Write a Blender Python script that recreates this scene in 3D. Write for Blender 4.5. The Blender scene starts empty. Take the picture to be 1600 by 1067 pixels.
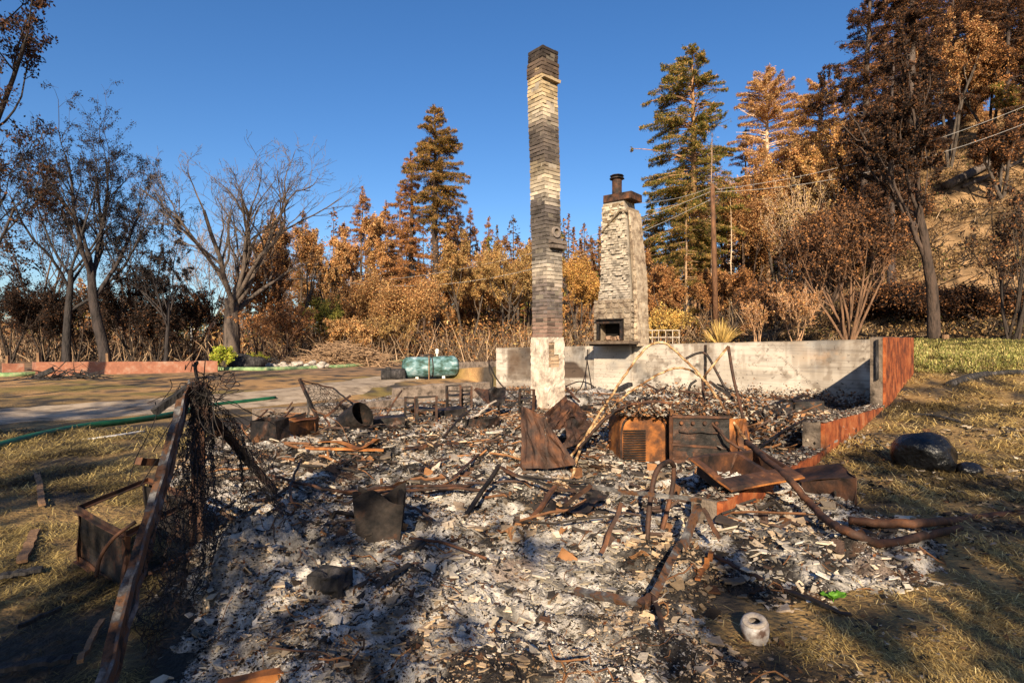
import bpy, math, random
import numpy as np
from math import radians, sin, cos, pi, tan
from mathutils import Vector, Matrix

# ------------------------------------------------------------------ camera, sky, sun, exposure
FPX = 889.0            # focal length in photo pixels (1600 wide)
CAMZ = 1.5
scene = bpy.context.scene
C = scene.collection
cam_d = bpy.data.cameras.new("camera")
cam_d.sensor_width = 36.0
cam_d.lens = 36.0 * FPX / 1600.0
cam_d.clip_end = 3000
cam_d.clip_start = 0.05
cam = bpy.data.objects.new("camera", cam_d)
C.objects.link(cam)
cam.location = (0, 0, CAMZ)
cam.rotation_euler = (radians(90), 0, 0)
scene.camera = cam

SUN_EL = radians(25)
SUN_DIR = Vector((-0.10, -0.995, 0)).normalized() * cos(SUN_EL) + Vector((0, 0, sin(SUN_EL)))
world = bpy.data.worlds.new("World")
scene.world = world
world.use_nodes = True
nt = world.node_tree
sky = nt.nodes.new("ShaderNodeTexSky")
sky.sky_type = 'NISHITA'
sky.sun_disc = False
sky.sun_elevation = SUN_EL
sky.sun_rotation = math.atan2(SUN_DIR.x, SUN_DIR.y)
sky.altitude = 200
sky.air_density = 1.0
sky.dust_density = 1.1
sky.ozone_density = 3.5
bg = nt.nodes.get("Background")
bg.inputs[1].default_value = 0.076
hs = nt.nodes.new("ShaderNodeHueSaturation"); hs.inputs['Saturation'].default_value = 1.22; hs.inputs['Hue'].default_value = 0.506
nt.links.new(sky.outputs[0], hs.inputs['Color']); nt.links.new(hs.outputs[0], bg.inputs[0])
sun_d = bpy.data.lights.new("sun", 'SUN')
sun_d.energy = 5.0
sun_d.angle = radians(0.55)
sun_d.color = (1.0, 0.82, 0.58)
sun = bpy.data.objects.new("sun", sun_d)
C.objects.link(sun)
sun.rotation_euler = SUN_DIR.to_track_quat('Z', 'Y').to_euler()
scene.view_settings.view_transform = 'Standard'
scene.view_settings.look = 'None'
scene.view_settings.exposure = 1.05
scene.view_settings.gamma = 1.0
scene.render.engine = 'CYCLES'
scene.cycles.max_bounces = 5
scene.cycles.diffuse_bounces = 3
scene.cycles.transparent_max_bounces = 4
scene.cycles.use_adaptive_sampling = True

rng = np.random.default_rng(7)
random.seed(7)

# ------------------------------------------------------------------ numpy helpers
def ss(a, b, x):
    t = np.clip((np.asarray(x, float) - a) / (b - a), 0, 1)
    return t * t * (3 - 2 * t)

_perm = np.random.default_rng(3).random(65536)
def _h(ix, iy):
    return _perm[(ix * 73856093 ^ iy * 19349663) & 65535]
def vnoise(x, y):
    x = np.asarray(x, float); y = np.asarray(y, float)
    ix = np.floor(x).astype(np.int64); iy = np.floor(y).astype(np.int64)
    fx = x - ix; fy = y - iy
    fx = fx * fx * (3 - 2 * fx); fy = fy * fy * (3 - 2 * fy)
    a = _h(ix, iy); b = _h(ix + 1, iy); c = _h(ix, iy + 1); d = _h(ix + 1, iy + 1)
    return (a + (b - a) * fx) * (1 - fy) + (c + (d - c) * fx) * fy
def fbm(x, y, o=4):
    s = 0; a = 0.5; n = 0
    for i in range(o):
        s = s + a * vnoise(x * 2 ** i + 17.3 * i, y * 2 ** i + 9.1 * i); n += a; a *= 0.5
    return s / n

# ------------------------------------------------------------------ terrain
DU = np.array([0.6478, 0.7618]); DU /= np.linalg.norm(DU)     # along the right foundation wall
DW = np.array([DU[1], -DU[0]])                                # outwards to the right
def uw(x, y): return x * DU[0] + y * DU[1], x * DW[0] + y * DW[1]
def xy(u, w): return u * DU[0] + w * DW[0], u * DU[1] + w * DW[1]
UB = 17.30     # inner face of back wall
WR = -1.58     # outer face of right wall
WL = -15.56    # left end of back wall

def H(x, y):
    x = np.asarray(x, float); y = np.asarray(y, float)
    u, w = uw(x, y)
    d = np.maximum(y, 0) + np.maximum(-w - 30, 0) * 0
    R = np.interp(d, [0, 7, 11, 14, 16, 20, 26, 32, 60, 200], [0, .08, .25, .62, 1.0, 1.28, 1.5, 1.75, 2.2, 5])
    L = np.interp(d, [0, 8, 25, 60, 200, 900], [0, -.02, -.12, -.15, 0.6, 6])
    # inside of the foundation
    hin = -0.033 * np.clip(y - 8, 0, 16)
    # ground kept behind the back wall
    kb = ss(-23, WL + .4, w)
    behind = L + (np.interp(w, [-16, -2, 0], [.45, 1.46, 1.46]) + np.clip(u - UB - .3, 0, 60) * 0.012 - L) * kb
    kR = ss(-3.6, WR - .1, w)
    out_back = behind * (1 - kR) + R * kR
    kl = ss(-17.5, -15.0, w)
    front = L * (1 - kl) + hin * kl
    front = np.where(w > WR - .12, R, front)
    kf = ss(UB + .06, UB + .16, u)
    h = front * (1 - kf) + out_back * kf
    # hill on the right and behind
    r = x / np.maximum(y, 1)
    f = 0.13 + 0.47 * ss(0.36, 0.78, r)
    f = f * ss(-0.35, 0.0, r) + 0.03 * (1 - ss(-0.35, 0.0, r))
    s = 0.6 * x + 0.8 * y - 37.0
    sp = np.where(s > 0, s * s / (s + 3), 0)
    sp = np.where(sp > 40, 40 + (sp - 40) * .4, sp)
    hill = f * sp
    h = h + hill + np.where(s > 0, (fbm(x * .18, y * .18) - .5) * np.minimum(sp * .12, 2.4) * ss(.05, .5, r), 0)
    near = 1 - ss(25, 60, np.abs(y))
    outside = np.where((w < WR - .1) & (w > -16.5) & (u < UB + .3) & (u > 3), 0.2, 1.0)
    h = h + (fbm(x * .7, y * .7) - .5) * 0.10 * near * outside + (fbm(x * 3.1, y * 3.1, 3) - .5) * 0.045 * near * outside
    return h
def h1(x, y): return float(H(np.array([x]), np.array([y]))[0])

def Q(px, py, d):
    """world point seen at photo pixel (px,py) at depth d"""
    return Vector(((px - 800) / FPX * d, d, CAMZ - (py - 533.5) / FPX * d))
def G(px, py, dz=0.0):
    """ground point seen at photo pixel"""
    lo, hi = 1.0, 1.02
    d = 1.2
    while d < 300:
        p = Q(px, py, d)
        if p.z <= h1(p.x, p.y) + dz: break
        d *= 1.015
    a, b = d / 1.015, d
    for _ in range(18):
        m = (a + b) / 2
        p = Q(px, py, m)
        if p.z <= h1(p.x, p.y) + dz: b = m
        else: a = m
    return Q(px, py, b)

# ------------------------------------------------------------------ mesh builder
class MB:
    def __init__(s): s.V = []; s.F = []; s.Cc = []; s.n = 0; s.FA = []
    def add(s, verts, faces, col=(1, 1, 1)):
        verts = [tuple(v) for v in verts]
        s.V.append(np.array(verts, float).reshape(-1, 3))
        s.Cc.append(np.tile(np.array(col, float), (len(verts), 1)))
        for f in faces: s.F.append(tuple(i + s.n for i in f))
        s.n += len(verts); return s
    def addarr(s, V, Fq, cols):
        """V (n,3), Fq (m,k) index array, cols (n,3)"""
        s.V.append(V); s.Cc.append(cols if np.ndim(cols) == 2 else np.tile(np.array(cols, float), (len(V), 1)))
        s.FA.append(Fq + s.n); s.n += len(V); return s
    def build(s, name, mat, parent=None, origin=None, smooth=False, label=None, cat=None, group=None, kind=None):
        me = bpy.data.meshes.new(name)
        V = np.concatenate(s.V) if s.V else np.zeros((0, 3))
        if parent is not None: o0 = np.array(parent['_o'][:])
        elif origin is not None: o0 = np.array(origin[:])
        else: o0 = np.zeros(3)
        Vl = V - o0
        idx = []; start = []; tot = []; p = 0
        if s.F:
            ln = np.array([len(f) for f in s.F]); flat = np.fromiter((i for f in s.F for i in f), dtype=np.int64)
            idx.append(flat); tot.append(ln)
        for fa in s.FA:
            idx.append(fa.reshape(-1)); tot.append(np.full(len(fa), fa.shape[1]))
        idx = np.concatenate(idx); tot = np.concatenate(tot)
        start = np.concatenate([[0], np.cumsum(tot)[:-1]])
        me.vertices.add(len(Vl)); me.vertices.foreach_set("co", Vl.astype(np.float32).reshape(-1))
        me.loops.add(len(idx)); me.loops.foreach_set("vertex_index", idx.astype(np.int32))
        me.polygons.add(len(tot)); me.polygons.foreach_set("loop_start", start.astype(np.int32))
        me.polygons.foreach_set("loop_total", tot.astype(np.int32))
        me.polygons.foreach_set("use_smooth", np.full(len(tot), bool(smooth)))
        me.update(calc_edges=True)
        a = me.color_attributes.new("Col", 'FLOAT_COLOR', 'POINT')
        cc = np.ones((len(Vl), 4), np.float32); cc[:, :3] = np.concatenate(s.Cc)
        a.data.foreach_set("color", cc.reshape(-1))
        me.validate()
        me.materials.append(mat)
        o = bpy.data.objects.new(name, me); C.objects.link(o)
        if parent is not None: o.parent = parent
        else: o.location = tuple(o0)
        if label: o['label'] = label
        if cat: o['category'] = cat
        if group: o['group'] = group
        if kind: o['kind'] = kind
        return o

def thing(name, label, cat, loc, group=None):
    o = bpy.data.objects.new(name, None); C.objects.link(o)
    o.location = tuple(loc); o['label'] = label; o['category'] = cat
    o['_o'] = tuple(float(v) for v in loc)
    o.empty_display_size = 0.2
    if group: o['group'] = group
    return o

def sweep(mb, pts, prof, rad=None, up=None, col=(1, 1, 1), cap=True):
    """sweep a closed 2-D profile along a polyline"""
    P = [Vector(p) for p in pts]; n = len(P); k = len(prof)
    if rad is None: rad = [1.0] * n
    elif np.isscalar(rad): rad = [rad] * n
    T = []
    for i in range(n):
        t = (P[min(i + 1, n - 1)] - P[max(i - 1, 0)])
        T.append(t.normalized() if t.length > 1e-9 else Vector((0, 0, 1)))
    ref = Vector(up) if up is not None else (Vector((0, 0, 1)) if abs(T[0].z) < .9 else Vector((1, 0, 0)))
    X = T[0].cross(ref)
    if X.length < 1e-4: X = T[0].cross(Vector((0, 1, 0.1)))
    X.normalize()
    vs = []
    for i in range(n):
        X = (X - T[i] * X.dot(T[i]))
        if X.length < 1e-6: X = T[i].orthogonal()
        X.normalize(); Y = X.cross(T[i])
        for (a, b) in prof: vs.append(P[i] + (X * a + Y * b) * rad[i])
    fs = []
    for i in range(n - 1):
        for j in range(k):
            a = i * k + j; b = i * k + (j + 1) % k
            fs.append((a, b, b + k, a + k))
    if cap:
        fs.append(tuple(range(k - 1, -1, -1))); fs.append(tuple(range((n - 1) * k, n * k)))
    mb.add(vs, fs, col)
    return mb
def circ(n): return [(cos(2 * pi * i / n), sin(2 * pi * i / n)) for i in range(n)]
def tube(mb, pts, r, n=8, col=(1, 1, 1), cap=True): return sweep(mb, pts, circ(n), r, None, col, cap)
def curve(pts, m=8):
    """Catmull-Rom through points"""
    P = [np.array(p, float) for p in pts]
    P = [2 * P[0] - P[1]] + P + [2 * P[-1] - P[-2]]
    out = []
    for i in range(1, len(P) - 2):
        for j in range(m):
            t = j / m
            out.append(0.5 * ((2 * P[i]) + (-P[i - 1] + P[i + 1]) * t + (2 * P[i - 1] - 5 * P[i] + 4 * P[i + 1] - P[i + 2]) * t * t + (-P[i - 1] + 3 * P[i] - 3 * P[i + 1] + P[i + 2]) * t ** 3))
    out.append(P[-2]); return out
def angle_iron(mb, a, b, w=.04, t=.005, up=(0, 0, 1), col=(1, 1, 1), n=6, wob=.004):
    a = Vector(a); b = Vector(b)
    pts = [a.lerp(b, i / n) + Vector((random.gauss(0, wob), random.gauss(0, wob), random.gauss(0, wob))) * (0 < i < n) for i in range(n + 1)]
    prof = [(0, 0), (w, 0), (w, t), (t, t), (t, w), (0, w)]
    return sweep(mb, pts, prof, 1.0, up, col)
def bar(mb, a, b, w=.03, h=.03, up=(0, 0, 1), col=(1, 1, 1), n=1, wob=0):
    a = Vector(a); b = Vector(b)
    pts = [a.lerp(b, i / n) + Vector((random.gauss(0, wob), random.gauss(0, wob), random.gauss(0, wob))) * (0 < i < n) for i in range(n + 1)]
    prof = [(-w / 2, -h / 2), (w / 2, -h / 2), (w / 2, h / 2), (-w / 2, h / 2)]
    return sweep(mb, pts, prof, 1.0, up, col)
BOXF = [(0, 3, 2, 1), (4, 5, 6, 7), (0, 1, 5, 4), (1, 2, 6, 5), (2, 3, 7, 6), (3, 0, 4, 7)]
def box(mb, c, sx, sy, sz, yaw=0, col=(1, 1, 1), jit=0, M=None):
    vs = []
    for z in (-1, 1):
        for (x, y) in ((-1, -1), (1, -1), (1, 1), (-1, 1)):
            v = Vector((x * sx / 2, y * sy / 2, z * sz / 2))
            if jit: v += Vector((random.uniform(-jit, jit), random.uniform(-jit, jit), random.uniform(-jit, jit)))
            if M is not None: v = M @ v
            v = Matrix.Rotation(yaw, 3, 'Z') @ v
            vs.append(v + Vector(c))
    return mb.add(vs, BOXF, col)
def hexa(mb, bot, top, col=(1, 1, 1)):
    return mb.add(list(bot) + list(top), BOXF, col)
def lathe(mb, c, prof, n=24, axis=None, col=(1, 1, 1)):
    """prof: list of (r,z) along axis"""
    M = Matrix.Identity(3) if axis is None else Vector(axis).to_track_quat('Z', 'Y').to_matrix()
    vs = []; fs = []
    for (r, z) in prof:
        for i in range(n):
            a = 2 * pi * i / n
            vs.append(M @ Vector((r * cos(a), r * sin(a), z)) + Vector(c))
    for i in range(len(prof) - 1):
        for j in range(n):
            a = i * n + j; b = i * n + (j + 1) % n
            fs.append((a, b, b + n, a + n))
    return mb.add(vs, fs, col)
def sheet(mb, f, nu, nv, th=.004, col=(1, 1, 1)):
    """thick sheet from f(s,t)->Vector"""
    P = [[Vector(f(i / nu, j / nv)) for j in range(nv + 1)] for i in range(nu + 1)]
    top = []; bot = []
    for i in range(nu + 1):
        for j in range(nv + 1):
            a = P[min(i + 1, nu)][j] - P[max(i - 1, 0)][j]; b = P[i][min(j + 1, nv)] - P[i][max(j - 1, 0)]
            n = a.cross(b); n = n.normalized() if n.length > 1e-9 else Vector((0, 0, 1))
            top.append(P[i][j] + n * th / 2); bot.append(P[i][j] - n * th / 2)
    m = len(top); k = nv + 1; fs = []
    for i in range(nu):
        for j in range(nv):
            a = i * k + j
            fs.append((a, a + k, a + k + 1, a + 1)); fs.append((m + a, m + a + 1, m + a + k + 1, m + a + k))
    for i in range(nu):
        for j in (0, nv):
            a = i * k + j; fs.append((a, m + a, m + a + k, a + k) if j == 0 else (a, a + k, m + a + k, m + a))
    for j in range(nv):
        for i in (0, nu):
            a = i * k + j; fs.append((a, a + 1, m + a + 1, m + a) if i == 0 else (a, m + a, m + a + 1, a + 1))
    return mb.add(top + bot, fs, col)
def rock(mb, c, sx, sy, sz, seed, col=(1, 1, 1), n=14, rough=.25, yaw=0):
    r = np.random.default_rng(seed); dirs = r.normal(size=(9, 3)); dirs /= np.linalg.norm(dirs, axis=1)[:, None]
    off = r.uniform(.72, 1.0, 9)
    vs = []; fs = []
    for i in range(n + 1):
        th = pi * i / n
        for j in range(2 * n):
            ph = pi * j / n
            d = np.array([sin(th) * cos(ph), sin(th) * sin(ph), cos(th)])
            m = 1.0
            dt = dirs @ d
            for q in range(9):
                if dt[q] > 1e-3: m = min(m, off[q] / dt[q] * (1) if off[q] / dt[q] > .5 else m)
            m = m * (1 - rough) + rough * m * (0.85 + .3 * float(vnoise(d[0] * 3 + seed, d[1] * 3 + d[2] * 2.3)))
            v = Vector((d[0] * sx * m, d[1] * sy * m, d[2] * sz * m))
            vs.append(Matrix.Rotation(yaw, 3, 'Z') @ v + Vector(c))
    k = 2 * n
    for i in range(n):
        for j in range(k):
            fs.append((i * k + j, (i + 1) * k + j, (i + 1) * k + (j + 1) % k, i * k + (j + 1) % k))
    return mb.add(vs, fs, col)

# ------------------------------------------------------------------ materials
def mat(name, stops, scale=6, rough=.9, metal=0., bump=.3, bscale=None, attr=True, detail=8, trans=0., spec=.3, stretch=None, dist=0.02, w2=None):
    m = bpy.data.materials.new(name); m.use_nodes = True
    N = m.node_tree.nodes; Lk = m.node_tree.links
    b = N.get("Principled BSDF")
    tc = N.new("ShaderNodeTexCoord"); src = tc.outputs['Object']
    if stretch:
        mp = N.new("ShaderNodeMapping"); mp.inputs['Scale'].default_value = stretch
        Lk.new(src, mp.inputs[0]); src = mp.outputs[0]
    no = N.new("ShaderNodeTexNoise"); no.inputs['Scale'].default_value = scale; no.inputs['Detail'].default_value = detail
    no.inputs['Roughness'].default_value = .65
    Lk.new(src, no.inputs['Vector'])
    cr = N.new("ShaderNodeValToRGB")
    while len(cr.color_ramp.elements) < len(stops): cr.color_ramp.elements.new(.5)
    for e, (p, c) in zip(cr.color_ramp.elements, stops): e.position = p; e.color = (*c, 1)
    Lk.new(no.outputs[0], cr.inputs[0]); out = cr.outputs[0]
    if attr:
        at = N.new("ShaderNodeAttribute"); at.attribute_name = "Col"
        mx = N.new("ShaderNodeMix"); mx.data_type = 'RGBA'; mx.blend_type = 'MULTIPLY'; mx.inputs[0].default_value = 1
        Lk.new(out, mx.inputs[6]); Lk.new(at.outputs[0], mx.inputs[7]); out = mx.outputs[2]
    Lk.new(out, b.inputs['Base Color'])
    b.inputs['Roughness'].default_value = rough; b.inputs['Metallic'].default_value = metal
    b.inputs['Specular IOR Level'].default_value = spec
    if bump:
        n2 = N.new("ShaderNodeTexNoise"); n2.inputs['Scale'].default_value = bscale or scale * 5; n2.inputs['Detail'].default_value = 6
        Lk.new(src, n2.inputs['Vector'])
        bp = N.new("ShaderNodeBump"); bp.inputs['Strength'].default_value = bump; bp.inputs['Distance'].default_value = dist
        Lk.new(n2.outputs[0], bp.inputs['Height']); Lk.new(bp.outputs[0], b.inputs['Normal'])
    if trans:
        tr = N.new("ShaderNodeBsdfTranslucent"); Lk.new(out, tr.inputs[0])
        ms = N.new("ShaderNodeMixShader"); ms.inputs[0].default_value = trans
        Lk.new(b.outputs[0], ms.inputs[1]); Lk.new(tr.outputs[0], ms.inputs[2])
        Lk.new(ms.outputs[0], N.get("Material Output").inputs[0])
    return m
W = (1, 1, 1)
M_ground = mat("ground_soil", [(.25, (.45, .4, .35)), (.5, (1, 1, 1)), (.75, (1.5, 1.4, 1.25))], scale=2.2, detail=12, bump=.9, bscale=22, dist=.05)
M_ash = mat("ash_material", [(.30, (.25, .23, .22)), (.5, (.9, .9, .9)), (.7, (1.5, 1.5, 1.5))], scale=9, detail=12, bump=1.0, bscale=40, dist=.03)
M_flake = mat("flake_material", [(.3, (.55, .52, .5)), (.55, W), (.8, (1.15, 1.15, 1.15))], scale=14, detail=6, bump=.5, bscale=60, dist=.01, rough=.95)
M_brick = mat("sooty_brick", [(.32, (.35, .31, .28)), (.47, (.92, .90, .88)), (.7, (1.15, 1.1, 1.05))], scale=3.2, detail=15, bump=.4, bscale=45, dist=.012)
M_conc = mat("weathered_concrete", [(.34, (.20, .18, .16)), (.47, (.75, .70, .64)), (.62, (1.15, 1.08, 1.0))], scale=4.5, detail=15, bump=.8, bscale=22, dist=.03)
M_redpaint = mat("red_painted_concrete", [(.3, (.05, .014, .008)), (.42, (.11, .027, .011)), (.53, (.27, .066, .018)), (.63, (.34, .115, .04)), (.78, (.30, .21, .16))], scale=3.4, detail=15, bump=.6, bscale=25)
M_salmon = mat("salmon_block", [(.3, (.17, .08, .055)), (.5, (.28, .115, .07)), (.7, (.34, .22, .16))], scale=3, detail=10, bump=.4)
M_rust = mat("burnt_rusty_steel", [(.36, (.012, .009, .008)), (.47, (.045, .024, .017)), (.58, (.085, .038, .021)), (.72, (.20, .08, .032))], scale=5, detail=13, bump=.5, bscale=50, dist=.008, rough=.72, metal=.1)
M_darkm = mat("soot_black_steel", [(.40, (.007, .006, .006)), (.53, (.024, .019, .017)), (.63, (.065, .032, .02)), (.76, (.17, .15, .135))], scale=6, detail=13, bump=.4, bscale=60, dist=.008, rough=.6, metal=.2)
M_orust = mat("orange_rusted_sheet", [(.33, (.025, .014, .01)), (.44, (.10, .038, .014)), (.55, (.27, .095, .022)), (.70, (.45, .20, .06))], scale=3.6, detail=13, bump=.4, bscale=50, dist=.006, rough=.7)
M_char = mat("charred_wood", [(.35, (.008, .008, .009)), (.55, (.03, .027, .027)), (.72, (.10, .09, .09))], scale=10, detail=10, bump=1, bscale=35, stretch=(1, 1, .3), dist=.02)
M_bark = mat("tree_bark", [(.35, (.3, .3, .3)), (.5, W), (.7, (1.5, 1.4, 1.3))], scale=5, detail=10, bump=1, bscale=14, stretch=(1, 1, .25), dist=.06)
M_leaf = mat("leaf_material", [(.35, (.7, .7, .7)), (.6, (1.15, 1.15, 1.15))], scale=.8, detail=3, bump=0, trans=.3, rough=.8, spec=.15)
M_straw = mat("straw_material", [(.3, (.7, .7, .7)), (.6, (1.2, 1.2, 1.2))], scale=3, detail=3, bump=0, trans=.2, rough=.7)
M_road = mat("gravel_road", [(.36, (.13, .095, .065)), (.47, (.30, .23, .16)), (.6, (.42, .33, .24))], scale=1.6, detail=14, bump=.5, bscale=60, attr=True)
M_tank = mat("scorched_tank_paint", [(.34, (.022, .028, .02)), (.44, (.04, .09, .075)), (.55, (.12, .22, .24)), (.68, (.36, .43, .46))], scale=2.4, detail=14, bump=.2, bscale=50, rough=.62, stretch=(1, 1, 1.8))
M_hose = mat("green_hose", [(.3, (.008, .05, .025)), (.7, (.015, .12, .05))], scale=4, bump=.2, rough=.5)
M_net = mat("green_erosion_sleeve", [(.3, (.09, .15, .06)), (.5, (.20, .30, .14)), (.7, (.40, .36, .2))], scale=5, bump=.4)
M_plaster = mat("cracked_plaster", [(.32, (.14, .10, .08)), (.43, (.36, .29, .23)), (.55, (.54, .46, .37)), (.7, (.62, .56, .48))], scale=4, detail=13, bump=.6, bscale=30)
M_pale = mat("pale_stuff", [(.3, (.45, .43, .41)), (.6, (.75, .74, .72))], scale=8, bump=.3)
M_wood = mat("weathered_wood", [(.3, (.09, .05, .03)), (.6, (.24, .14, .075))], scale=6, bump=.6, stretch=(1, 1, .3))
M_black = mat("black_boulder", [(.35, (.003, .003, .004)), (.64, (.007, .008, .010)), (.78, (.10, .10, .10))], scale=7, detail=14, bump=.9, bscale=18, rough=.3, spec=.4, dist=.03)
M_wire = mat("galvanized_wire", [(.3, (.22, .21, .21)), (.7, (.36, .35, .34))], scale=4, bump=0, rough=.5)
M_pot = mat("scorched_ceramic", [(.38, (.10, .06, .045)), (.48, (.36, .31, .28)), (.62, (.60, .58, .55))], scale=11, detail=12, bump=.25, rough=.45, spec=.4)

# ------------------------------------------------------------------ ground sheet
def spaced(lo, hi, d0, g, knots=()):
    out = [0.0]; d = d0
    while out[-1] < hi: out.append(out[-1] + d); d *= g
    neg = [0.0]; d = d0
    while neg[-1] > lo: neg.append(neg[-1] - d); d *= g
    a = np.array(sorted(set(neg + out)))
    for k in knots:
        a = a[np.abs(a - k) > .05]
    return np.sort(np.concatenate([a, knots]))
US = spaced(-70, 900, .16, 1.014, (UB + .06, UB + .16))
WS = spaced(-700, 700, .16, 1.016, (WR - .15, WR - .05))
UU, WW = np.meshgrid(US, WS, indexing='ij')
X, Y = xy(UU, WW)
Z = H(X, Y)
def terrain_col(x, y, u, w):
    n1 = fbm(x * .35 + 5, y * .35, 4); n2 = fbm(x * 1.6, y * 1.6 + 40, 4); n3 = fbm(x * .09, y * .09 + 7, 3)
    straw = np.array([.26, .165, .065]); burnt = np.array([.035, .028, .022]); lawn = np.array([.20, .18, .045]); dirt = np.array([.26, .16, .09])
    sand = np.array([.32, .20, .10]); forest = np.array([.12, .075, .035])
    def L(a, b, k): return a * (1 - k[..., None]) + b * k[..., None]
    c = L(np.broadcast_to(straw, x.shape + (3,)), burnt, ss(.46, .58, n2 * .6 + n1 * .4))
    r = x / np.maximum(y, 1)
    # right lawn
    kl = ss(14.2, 15.2, y + (n1 - .5) * 2) * (1 - ss(27, 31, y + (n1 - .5) * 5)) * ss(.55, .62, r + (u > UB) * .3)
    lc = L(np.broadcast_to(lawn, x.shape + (3,)), straw * 1.15, ss(.45, .65, n2))
    c = L(c, lc, kl)
    # dark strip at the hill foot: burnt ground plus painted bush and tree shade
    kb = ss(26.0, 28, y + (n1 - .5) * 4) * ss(.02, .2, r)
    c = L(c, burnt * 1.2, kb)
    s = .6 * x + .8 * y - 37
    hc = L(np.broadcast_to(sand, x.shape + (3,)), forest, ss(.44, .58, n1 * .5 + n2 * .5))
    c = L(c, hc, ss(2.0, 6.0, s + (n1 - .5) * 6) * ss(.05, .3, r))
    # left: dirt, grass strip
    kd = ss(15, 17, y) * (1 - ss(.0, .1, r))
    dc = L(np.broadcast_to(np.array([.34, .20, .085]), x.shape + (3,)), np.array([.19, .14, .04]), ss(.45, .6, n1))
    dc = L(dc, dirt, ss(24, 30, y + (n2 - .5) * 6))
    dc = L(dc, burnt * 1.6, ss(.55, .63, n2))
    c = L(c, dc, kd)
    far = ss(46, 60, y) * (1 - ss(.25, .5, r))
    c = L(c, forest, far)
    ins = (w < WR - .1) & (w > -12.6) & (u < UB + .1) & (u > 3)
    c = np.where(ins[..., None], burnt, c)
    return c
Cg = terrain_col(X, Y, UU, WW)
nu, nw = X.shape
ids = np.arange(nu * nw).reshape(nu, nw)
Fq = np.stack([ids[:-1, :-1], ids[:-1, 1:], ids[1:, 1:], ids[1:, :-1]], -1).reshape(-1, 4)[:, ::-1]
g = MB(); g.addarr(np.stack([X, Y, Z], -1).reshape(-1, 3), Fq, Cg.reshape(-1, 3))
g.build('ground', M_ground, kind='structure', smooth=True)

# road: a gravel sheet lying over the ground
def road_pt(t):
    # centre line from far left-front to the centre back
    P = [(-26, 7.0), (-14, 10.4), (-9.5, 13.4), (-6.6, 18.5), (-4.9, 25.5), (-2.0, 33.5), (4, 40), (14, 46)]
    return P
rc = curve([(a, b, 0) for a, b in road_pt(0)], 14)
rc = [Vector(p) for p in rc]
rV = []; 
hw = 1.3
for i, p in enumerate(rc):
    t = (rc[min(i + 1, len(rc) - 1)] - rc[max(i - 1, 0)]).normalized(); nrm = Vector((-t.y, t.x, 0))
    for k in range(13):
        s = (k / 12 - .5) * 2
        e = (abs(s) > .99) * (float(vnoise(i * .7, s * 3)) - .5) * .5
        q = p + nrm * (s * hw + e)
        rV.append((q.x, q.y, h1(q.x, q.y) + .045 - .05 * (abs(s) > .99) - .02 * (abs(abs(s) - .5) < .12)))
rF = [(i * 13 + k, i * 13 + k + 1, (i + 1) * 13 + k + 1, (i + 1) * 13 + k) for i in range(len(rc) - 1) for k in range(12)]
m = MB(); m.add(rV, [f[::-1] for f in rF]); m.build('road', M_road, kind='structure', smooth=True)

# ------------------------------------------------------------------ ash field
ASH_PX = [(250, 1150), (262, 900), (255, 800), (232, 735), (300, 700), (385, 670), (405, 648), (640, 612), (775, 606), (1365, 630),
          (1300, 690), (1250, 745), (1330, 775), (1510, 850), (1500, 925), (1330, 950), (1150, 1000), (1200, 1150)]
ash_poly = [G(a, min(b, 1066)) if b < 1100 else G(a, 1066) * 1.0 for a, b in ASH_PX]
ash_poly = [(p.x, p.y) for p in ash_poly]
ash_poly[0] = (ash_poly[0][0] * .5, .8); ash_poly[-1] = (1.15, .8)
AP = np.array(ash_poly)
def inpoly(x, y, P=AP):
    inside = np.zeros(x.shape, bool); n = len(P); j = n - 1
    dmin = np.full(x.shape, 1e9)
    for i in range(n):
        xi, yi = P[i]; xj, yj = P[j]
        c = ((yi > y) != (yj > y)) & (x < (xj - xi) * (y - yi) / (yj - yi + 1e-12) + xi)
        inside ^= c
        dx, dy = xj - xi, yj - yi; t = np.clip(((x - xi) * dx + (y - yi) * dy) / (dx * dx + dy * dy + 1e-12), 0, 1)
        dmin = np.minimum(dmin, np.hypot(x - xi - t * dx, y - yi - t * dy)); j = i
    return np.where(inside, dmin, -dmin)
MOUNDS = [(Q(380, 850, 3.8), .12, .55), (Q(880, 700, 6.6), .10, .9), (Q(1000, 640, 9.0), .36, 1.3), (Q(700, 1000, 2.7), .05, .6), (Q(860, 760, 5.4), .08, .6),
          (Q(500, 690, 8.2), .1, 1.2), (Q(1150, 650, 9.5), .34, 1.2), (Q(700, 650, 10.5), .12, 1.5), (Q(1250, 640, 11.8), .12, 1.0), (Q(930, 625, 15), .35, 2.0), (Q(1130, 625, 13), .25, 1.6)]
def ash_h(x, y):
    n = fbm(x * 1.3, y * 1.3, 4) - .5
    rid = 1 - np.abs(2 * fbm(x * 4.2 + 3, y * 4.2, 4) - 1)
    fine = fbm(x * 14, y * 14, 3) - .5
    h = .05 + .24 * n + .13 * (rid - .7) + .055 * fine
    for c, a, r in MOUNDS: h = h + a * np.exp(-((x - c.x) ** 2 + (y - c.y) ** 2) / r ** 2)
    # folded ash drift, lower left
    c = MOUNDS[0][0]
    k = np.exp(-(((x - c.x) / .8) ** 2 + ((y - c.y) / .55) ** 2))
    h = h + k * .09 * (1 - np.abs(np.sin((x * .5 + y * 1.6) * 13 + 6 * fbm(x * 3, y * 3, 3))))
    e = inpoly(x, y)
    edge = ss(-.10, .35, e + (fbm(x * 2.2, y * 2.2, 3) - .5) * .7 * ss(0.5, 2, y))
    return H(x, y) + h * edge - .06 * (1 - edge)
def ah(x, y): return float(ash_h(np.array([x]), np.array([y]))[0])
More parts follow.
